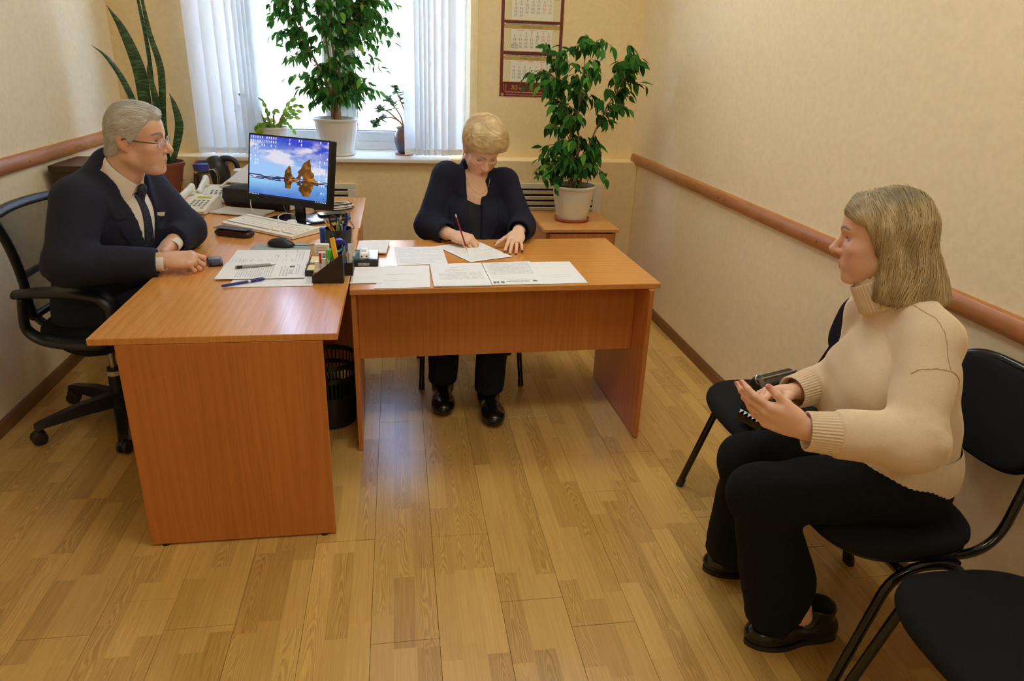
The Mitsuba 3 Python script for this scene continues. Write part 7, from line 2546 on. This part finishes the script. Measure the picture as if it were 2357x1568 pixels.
def blond(t, root=0.0):
    t = np.asarray(t)[:, None]
    dark, base, light = np.array(lin(168, 134, 88)), np.array(lin(216, 188, 138)), np.array(lin(246, 231, 194))
    return np.where(t < .4, dark + (base - dark) * t / .4, base + (light - base) * (t - .4) / .6)


part(WN, 'hair', to_world(hh, HO, HR, HS), 'vcol_hair', True, color=blond(np.clip(meshkit.fbm(hh.vertices * [26, 20, 30], 3, 8) * 1.1 - .1, 0, 1)), label='short full blonde hair')


def wn_flow(p, N):
    # brushed from a crown at the back left up and over to the front and sides
    c = np.array([-.02, -.03, .13])
    r = p - c
    f = r * [1.0, 1.0, .6]
    f += np.cross(np.tile([0, 0, 1.0], (len(p), 1)), r) * 0.55
    f /= np.linalg.norm(f, axis=1, keepdims=True) + 1e-6
    fr_ = np.clip((p[:, 1] - .0) / .05, 0, 1)[:, None]
    f = f * (1 - fr_) + fr_ * np.array([-1.0, .1, -.28]) * (1.0 + 0 * f)
    f += 0.40 * np.column_stack([np.sin(p[:, 1] * 38 + p[:, 2] * 26), np.cos(p[:, 0] * 34), -0.8 + 0 * p[:, 0]])
    return f


roots = sample_surface(hh, 6000, 15)
sm, rn, al = strands(hh.vertices, hhN, roots, wn_flow, .060, 11, .0014, .0042, 16, spread=.12)
part(WN, 'hair_strands', to_world(sm, HO, HR, HS), 'vcol_hair', True, color=blond(np.clip(.42 + .36 * (rn - .5) + .40 * (meshkit.fbm(sm.vertices * 32, 2, 3) - .5) * 2 + .2 * al, 0, 1)), stuff=True)
# ------------------------------------------------------------------ the woman in the beige sweater
def knit_fn(p, n, uv):
    g = fbm(p.x * 700, p.y * 700, p.z * 700, octaves=2)
    return mix(lin(200, 177, 148), lin(220, 199, 170), dr.clip(g, 0, 1))


mat('knit_beige', proc(knit_fn), 0.92, spec=0.15, sheen=0.4)
mat('trousers_black', proc(lambda p, n, uv: mix(lin(11, 11, 12), lin(24, 24, 26), fbm(p.x * 200, p.y * 200, p.z * 260, octaves=2))), 0.9, spec=0.15)
WB = thing('person', 'woman with shoulder-length blonde hair, beige turtleneck sweater and black trousers on a visitor chair', 'person')
HO, HR, HS = np.array([1.1875, 1.5317, 1.1492]), rot(2.5551, -0.1562, -0.0205), 0.98
TM, TL = tframe((1.300, 1.440, 0.51), (1.232, 1.490, 0.985), (-1.0, 0.12, 0))
# facing -x: her right side is the far one (+y)
shR, shL = pt(TM, (0.135, 0.0, 0.425)), pt(TM, (-0.138, 0.0, 0.432))
elR, elL = np.array([1.270, 1.645, 0.735]), np.array([1.140, 1.228, 0.760])
wrR, wrL = np.array([1.030, 1.560, 0.722]), np.array([0.905, 1.290, 0.765])
hipR, hipL = np.array([1.250, 1.530, 0.545]), np.array([1.250, 1.360, 0.545])
kneeR, kneeL = np.array([0.965, 1.620, 0.482]), np.array([0.885, 1.395, 0.525])
ankR, ankL = np.array([1.110, 1.700, 0.09]), np.array([1.105, 1.415, 0.09])


def wb_torso(q):
    d = ecap(q, (0, 0, .02), (0, -.005, .30), .170, .165, .80, (0, 1, 0))
    d = smin(d, ell(q, (0, .05, .13), (.155, .125, .15)), .06)
    d = smin(d, ell(q, (.07, .078, .285), (.080, .074, .085)), .06)
    d = smin(d, ell(q, (-.07, .078, .285), (.080, .074, .085)), .06)
    d = smin(d, cap(q, (-.11, -.02, .430), (.11, -.02, .430), .062), .05)
    d = smin(d, cap(q, (0, -.02, .51), (.13, -.01, .44), .050, .058), .04)
    d = smin(d, cap(q, (0, -.02, .51), (-.13, -.01, .44), .050, .058), .04)
    return d


def hem_z(q):
    return .085 + .10 * np.clip(q[:, 1], -.15, .2)


def wb_sweater(P):
    q = local(P, TM)
    t = wb_torso(q)
    t = smin(t, ecap(q, (0, .012, .08), (0, .015, .17), .170, .178, .86, (0, 1, 0)), .04)
    t = smax(t, hem_z(q) + .004 - q[:, 2], .012)
    neck = cap(q, (0, .005, .46), pt(np.linalg.inv(TM), HO + HR[:, 1] * .006 - HR[:, 2] * .100), .066, .064)
    t = smin(t, neck, .022)
    out = []
    for s_, e_, w_, r_ in ((shR, elR, wrR, (.062, .060, .052)), (shL, elL, wrL, (.066, .066, .055))):
        u = ((w_ - e_) / np.linalg.norm(w_ - e_)).astype(F32)
        a = chain(P, [s_, e_, w_ + (e_ - w_) * .28], r_, .03)
        c = (w_ + (e_ - w_) * .02).astype(F32)
        a = smax(a, (P - (c - u * .060)) @ u, .012)
        out.append(smax(a, -cap(P, c - u * .08, c + u * .06, .034), .003))
    d = smin(t, smin(out[0], out[1], .02), .028)
    # neck opening
    top = pt(np.linalg.inv(TM), HO + HR[:, 1] * .006 - HR[:, 2] * .100)
    ax_ = (top - np.array([0, .005, .46]))
    ax_ /= np.linalg.norm(ax_)
    return smax(d, -cap(q, np.array(top) - ax_ * .05, np.array(top) + ax_ * .12, .056), .003)


jm = relax(mesh_sdf(wb_sweater, [0.78, 1.05, 0.40], [1.60, 1.86, 1.16], 0.0062), 1)
V = jm.vertices
q = local(V.astype(F32), TM).astype(float)
amp = np.zeros(len(V))
for s_, e_, w_ in ((shR, elR, wrR), (shL, elL, wrL)):
    u = (w_ - e_) / np.linalg.norm(w_ - e_)
    amp += np.exp(-np.sum((V - e_) ** 2, 1) / .10 ** 2) * .034 * wrinkle(V, 21, np.cross(w_ - s_, [0, 1, 0.2]), 2.6, 3)
# folds under the arm and across the front
amp += .018 * wrinkle(V, 9, TM[:3, 0] + 0.4 * TM[:3, 2], 2.4, 21) * np.clip((q[:, 2] - .02) / .1, 0, 1)
jm = displace(jm, amp)
SW = part(WB, 'sweater', jm, 'knit_beige', True, label='beige ribbed turtleneck sweater')
for e_, w_ in ((elR, wrR), (elL, wrL)):
    u = (w_ - e_) / np.linalg.norm(w_ - e_)
    c = w_ + (e_ - w_) * .02
    x_ = np.cross(u, [0, 0, 1])
    x_ /= np.linalg.norm(x_)
    part(SW, 'ribbed_cuff', rib_tube(frame(c, x_, np.cross(u, x_), u), [-.078, -.074, -.06, -.04, -.02, -.005, 0.0, 0.001, -.004, -.03], [.048, .0505, .0495, .0475, .0460, .0455, .0450, .0430, .0415, .0415], 40, .0020), 'knit_beige', True)
ph_ = np.arange(480) * 2 * np.pi / 480
zz_ = np.linspace(0, 1, 9)
hb = []
for t_ in zz_:
    base = np.array([sdf_radius(lambda q_: smin(wb_torso(q_), ecap(q_, (0, .012, .05), (0, .015, .17), .168, .178, .86, (0, 1, 0)), .04), TM, .085, ph_[::4])]).ravel()
    hb.append(np.interp(ph_, np.r_[ph_[::4], 2 * np.pi], np.r_[base, base[0]]) + .0035 + .007 * math.sin(t_ * 3.1))
hb = np.array(hb)
hemz = .085 + .10 * np.clip(hb[0] * np.cos(ph_), -.15, .2)
hv = rib_tube(np.eye(4), np.zeros(9), hb, 96, .0013, 480)
hv.vertices[:, 2] = (hemz[None] + (-.048 + .098 * zz_)[:, None]).ravel()
part(SW, 'ribbed_hem', xf(hv, TM), 'knit_beige', True)
top_ = pt(np.linalg.inv(TM), HO + HR[:, 1] * .012 - HR[:, 2] * .092)
ctr = lambda t_: np.array([0, .005, .47]) + (top_ - np.array([0, .005, .47])) * t_
ax_ = (top_ - np.array([0, .005, .47]))
Lc = np.linalg.norm(ax_)
ax_ = ax_ / Lc
fx_ = np.cross(np.array([0, 1.0, 0]), ax_)
fx_ /= np.linalg.norm(fx_)
CM = TM @ frame(np.array([0, .005, .47]), fx_, np.cross(ax_, fx_), ax_)
part(SW, 'ribbed_collar', rib_tube(CM, np.array([.25, .32, .5, .75, .95, 1.02, 1.03, 1.0, .85]) * Lc, [.068, .077, .0755, .0735, .072, .0705, .068, .0655, .064], 50, .0018), 'knit_beige', True)
# seams of the dropped shoulder, laid on the surface
jt = cKDTree(jm.vertices)
jn = vnormals(jm)


def on_surface(key, name, pts, r, mat_, lift=.0006):
    sp = spline(pts, 8)
    for _ in range(2):
        _, k_ = jt.query(sp, 6)
        sp = jm.vertices[k_].mean(1) + jn[k_].mean(1) * lift
        sp[1:-1] = (sp[:-2] + 2 * sp[1:-1] + sp[2:]) / 4
    part(key, name, tube(sp, r, 6), mat_, True)


mat('seam_beige', lin(176, 150, 120), 0.9)
for s_, e_ in ((shL, elL), (shR, elR)):
    u = (e_ - s_) / np.linalg.norm(e_ - s_)
    c = s_ + u * .095
    o_ = np.array([0, -1.0 if e_[1] < 1.4 else 1.0, 0.15])
    o_ -= u * (o_ @ u)
    o_ /= np.linalg.norm(o_)
    f_ = np.cross(u, o_)
    arm = [c + .085 * (o_ * math.cos(a) + f_ * math.sin(a)) - u * .022 * math.cos(a * 1.3) for a in np.linspace(-1.25, 1.25, 9)]
    on_surface(SW, 'seam', arm, .0010, 'seam_beige')
    sgn = -1 if e_[1] < 1.4 else 1
    p0_ = pt(TM, (sgn * .085, .02, .52))
    on_surface(SW, 'seam', [p0_ + (arm[4] - p0_) * t_ + np.array([0, 0, .06]) * math.sin(t_ * math.pi) for t_ in np.linspace(0, 1, 7)], .0009, 'seam_beige')


def wb_trousers(P):
    d = None
    for h_, k_, a_ in ((hipR, kneeR, ankR), (hipL, kneeL, ankL)):
        e = smin(cap(P, h_, k_, .108, .072), ecap(P, k_ + [.012, 0, -.005], a_ + [-.045, 0, .0], .072, .118, .80, (0, 1, 0)), .045)
        d = e if d is None else smin(d, e, .018)
    d = smin(d, ell(P, (1.275, 1.445, .550), (.145, .180, .105)), .05)
    d = smax(d, .452 + .0 * P[:, 0] - P[:, 2] - 2.0 * np.clip(1.20 - P[:, 0], 0, 1), .015)      # flattened by the seat
    d = smax(d, .078 - P[:, 2], .006)
    return d


tm_ = relax(mesh_sdf(wb_trousers, [0.72, 1.18, 0.06], [1.56, 1.88, 0.74], 0.0085), 1)
V = tm_.vertices
am = .016 * wrinkle(V, 9, (0.4, 0.1, 1), 2.6, 9) + .010 * wrinkle(V, 17, (0.2, 0.2, 1), 3, 4) * np.exp(-((V[:, 0] - .92) / .12) ** 2) * 1.5
part(WB, 'trousers', displace(tm_, am), 'trousers_black', True, label='wide black trousers')
shoe(WB, ankL + [.04, 0, 0], math.pi + .02, 0.98)
shoe(WB, ankR + [.04, 0, 0], math.pi - .12, 0.98)
# ---- head
bkw = dict(w=.95, neck=.050, neck_b=(0, -.035, -.165), nose=1.10, nose_w=0.98, jaw=0.95, lid_up=-0.02, lid_low=-0.40, lips=1.0, age=0.0, cheek=.001)
hm = relax(mesh_sdf(lambda P: head_sdf(P, **bkw), (-.12, -.14, -.22), (.12, .16, .16), .0026), 1)
hc = skin_color(hm.vertices, lin(220, 176, 152), lin(184, 104, 98), lin(66, 50, 42), lin(212, 132, 116), w=.95, brow_th=.0050, brow_shape=(.010, .050), lidtint=lin(170, 118, 104), seed=8)
HMw = to_world(hm, HO, HR, HS)
WS = 0.97
# near (left) hand open, palm towards her other hand; far (right) hand half closed on the bag's strap
chL = hand_points([(0.25, 0.25, 0.15), (0.35, 0.35, 0.2), (0.45, 0.45, 0.25), (0.5, 0.5, 0.3)], spread=(0.10, 0.02, -0.04, -0.10), thumb=(0.42, 0.18, 0.05, 0.05))
MLh = hframe(wrL + [-0.004, 0.0, 0.006], (-0.84, 0.42, 0.24), (-0.30, -0.80, -0.35), False)
chR = hand_points([(0.55, 0.95, 0.5), (0.65, 1.0, 0.5), (0.75, 1.0, 0.5), (0.8, 1.0, 0.5)], thumb=(0.6, 0.35, 0.25, 0.2))
MRh = hframe(wrR + [-0.004, 0.0, 0.006], (-0.93, -0.22, 0.10), (-0.1, 0.55, 0.80), True)
hR_ = hand_mesh(MRh, chR, WS, wrR, elR, col=lin(222, 178, 154), blush=lin(212, 130, 116), seed=7)
hL_ = hand_mesh(MLh, chL, WS, wrL, elL, col=lin(222, 178, 154), blush=lin(212, 130, 116), seed=9)
core = bare_core([([pt(TM, (0, 0, 0)), pt(TM, (0, 0, .36))], (.11, .10)), ([pt(TM, (0, -.01, .40)), HO - HR[:, 2] * .12 - HR[:, 1] * .03], (.055, .045)),
                  ([shR, elR, wrR - (wrR - elR) * .15], (.042, .038, .027)), ([shL, elL, wrL - (wrL - elL) * .15], (.042, .038, .027)), ([shR, shL], (.045, .045)),
                  ([hipR, kneeR, ankR], (.075, .052, .036)), ([hipL, kneeL, ankL], (.075, .052, .036))])
join_skin(WB, [(HMw, hc), hR_, hL_, (core, np.tile(lin(220, 176, 150), (len(core.vertices), 1)))])
for s_ in (1, -1):
    e_, ec = eyeball(s_, (0.05, 1, 0.08), (.16, .22, .26))
    part(WB, 'eye', to_world(e_, HO, HR, HS), 'eye_gloss', True, color=ec)
part(WB, 'eyelashes', cat_([to_world(m_, HO, HR, HS) for m_ in lash_line(-.02, .0150, .0011)]), 'lash_dark', True, stuff=True)
mat('nail_pink', lin(206, 130, 124), 0.25)
for M_, ch_ in ((MRh, chR), (MLh, chL)):
    for nm in nails(ch_, M_, WS):
        part(WB, 'nail', nm, 'nail_pink', True)


# ---- hair: long bob falling over the ears to the shoulders
def wb_hair(q):
    P = q.copy()
    ax = np.abs(P[:, 0])
    P[:, 0] = ax / .96
    cr = ell(P, (0, -.006, .042), (.076, .094, .084))
    cr = smin(cr, ell(P, (0, .045, .056), (.058, .042, .046)), .03)
    d = cr - .008
    b0 = (P[:, 1] - np.interp(P[:, 2], [-.06, .0, .03, .055, .072, .10], [.012, .020, .034, .052, .085, .2]).astype(F32)) * .8
    d = smax(d, b0, .008)
    # the curtain: a skirt round the back and sides
    z = P[:, 2]
    w = np.interp(z, [-.20, -.16, -.10, -.03, .04], [.092, .100, .104, .096, .084]).astype(F32)
    bk = np.interp(z, [-.20, -.16, -.10, -.03, .04], [.150, .152, .138, .114, .098]).astype(F32)
    r = np.sqrt((P[:, 0] / w) ** 2 + ((P[:, 1] + .012) / np.where(P[:, 1] < -.012, bk - .012, .075)) ** 2)
    sk = (r - 1) * .085
    inner = (np.sqrt((P[:, 0] / (w - .020)) ** 2 + ((P[:, 1] + .012) / np.where(P[:, 1] < -.012, bk - .030, .056)) ** 2) - 1) * .07
    sk = smax(sk, -inner, .006)
    front = np.interp(z, [-.20, -.14, -.09, -.05, .0, .035], [.018, .028, .024, .014, .014, .030]).astype(F32)
    sk = smax(sk, (P[:, 1] - front) * .8, .010)
    sk = smax(sk, z - .05, .02)
    sk = smax(sk, -(z + .142 + .28 * np.clip(P[:, 1] + .02, -.1, .06) * -0.6), .012)
    d = smin(d, sk, .022)
    # side-swept fringe on her left
    fr = smin(cap(q, (.015, .066, .108), (-.025, .084, .088), .010, .008), cap(q, (-.025, .084, .088), (-.058, .056, .070), .008, .007), .01)
    return smin(d, fr, .016)


hh = relax(mesh_sdf(wb_hair, (-.14, -.16, -.24), (.14, .14, .18), .0036), 2)
vz = hh.vertices
hh = displace(hh, .0055 * wrinkle(vz, 44, (0, .15, 1), 6, 4) * 2)
hhN = vnormals(hh)


def ash(t, p):
    t = np.asarray(t)[:, None]
    dark, base, light = np.array(lin(128, 108, 76)), np.array(lin(176, 154, 112)), np.array(lin(222, 202, 160))
    c = np.where(t < .5, dark + (base - dark) * t / .5, base + (light - base) * (t - .5) / .5)
    root = np.clip((p[:, 2] - .075) / .05, 0, 1)[:, None] * 0.6
    return c + root * (np.array(lin(104, 88, 66)) - c)


part(WB, 'hair', to_world(hh, HO, HR, HS), 'vcol_hair', True, color=ash(np.clip(meshkit.fbm(hh.vertices * [46, 46, 8], 3, 8) * 1.1 - .15, 0, 1), hh.vertices), label='shoulder-length ash blonde hair with darker roots')


def wb_flow(p, N):
    x, y, z = p.T
    top = np.clip((z - .06) / .05, 0, 1)
    f = np.column_stack([np.sign(x - .012) * (1.0 * top + .10), .18 - .75 * top * (y < .04) + .5 * top * (y > .05), -1.0 + .75 * top])
    fr_ = (np.clip((y - .03) / .03, 0, 1) * np.clip((z - .03) / .03, 0, 1))[:, None]
    f = f * (1 - fr_) + fr_ * np.column_stack([np.where(x < .015, -1.0, 1.0), -.55 + 0 * y, -.45 + 0 * z])
    f += .16 * np.column_stack([np.sin(z * 55 + x * 30), np.cos(z * 48 + y * 25), 0 * z])
    return f


roots = sample_surface(hh, 7000, 25, lambda p: 1.0 + 1.2 * (p[:, 2] > .02))
sm, rn, al = strands(hh.vertices, hhN, roots, wb_flow, .085, 12, .0013, .0026, 26, spread=.09)
part(WB, 'hair_strands', to_world(sm, HO, HR, HS), 'vcol_hair', True, color=ash(np.clip(.40 + .40 * (rn - .5) + .5 * (meshkit.fbm(sm.vertices * [40, 40, 8], 2, 3) - .5) * 2 + .12 * al, 0, 1), sm.vertices), stuff=True)
# loose ends below the curtain and beside the face
low = sample_surface(hh, 420, 35, lambda p: (p[:, 2] < -.11).astype(float))
sm, rn, al = strands(hh.vertices, hhN, low, lambda p, N: np.tile([0.0, .12, -1.0], (len(p), 1)), .055, 8, .0013, .002, 27, spread=.22, free=1.0)
part(WB, 'loose_strands', to_world(sm, HO, HR, HS), 'vcol_hair', True, color=ash(np.clip(.35 + .5 * rn, 0, 1), sm.vertices), stuff=True)

# ---- the bag on the next chair: black, studded, its strap in her hand
mat('bag_black', lin(17, 17, 18), 0.35)
k = thing('handbag', 'black studded handbag standing on the visitor chair beside the woman in beige', 'handbag')
BM = trs((1.165, 1.845, 0.4765), 0.35)
bd = m3.Manifold.batch_hull([m3.Manifold.sphere(.012, 12).translate([x, y, z]) for x in (-.085, .085) for y in (-.045, .045) for z in (.012,)] + [m3.Manifold.sphere(.012, 12).translate([x, y, .150]) for x in (-.075, .075) for y in (-.022, .022)]).to_mesh()
part(k, 'body', xf(trimesh.Trimesh(bd.vert_properties[:, :3], bd.tri_verts, process=False), BM), 'bag_black', 30)
for i in range(5):
    for sx in (-.0965,):
        py = trimesh.convex.convex_hull(np.array([(sx, -.034 + .017 * i - .008, .03), (sx, -.034 + .017 * i + .008, .03), (sx - .012, -.034 + .017 * i, .038), (sx, -.034 + .017 * i - .008, .046), (sx, -.034 + .017 * i + .008, .046)]))
        part(k, 'stud', xf(py, BM), 'black_gloss', False)
for i in range(3):
    py = trimesh.convex.convex_hull(np.array([(-.096, -.03 + .022 * i - .011, .085), (-.096, -.03 + .022 * i + .011, .085), (-.108, -.03 + .022 * i, .096), (-.094, -.03 + .022 * i - .011, .107), (-.094, -.03 + .022 * i + .011, .107)]))
    part(k, 'stud', xf(py, BM), 'black_gloss', False)
part(k, 'zip', xf(tube([(-.08, 0, .163), (.08, 0, .163)], .004, 8), BM), 'metal', 30)
st = spline([pt(BM, (-.07, 0, .160)), (1.06, 1.77, .66), (1.0, 1.66, .712), (0.965, 1.575, .728), (1.0, 1.51, .70), (1.06, 1.50, .655), (1.12, 1.62, .60), pt(BM, (.05, -.03, .155))], 8)
part(k, 'strap', tube(st, .0085, 10, True, .45), 'bag_black', True)
part(k, 'buckle', tube(np.array([(1.055 + .012 * math.cos(t), 1.765 + .01 * math.sin(t), .665 + .012 * math.sin(t)) for t in np.linspace(0, 2 * np.pi, 13)]), .0015, 6, False), 'metal', 30)
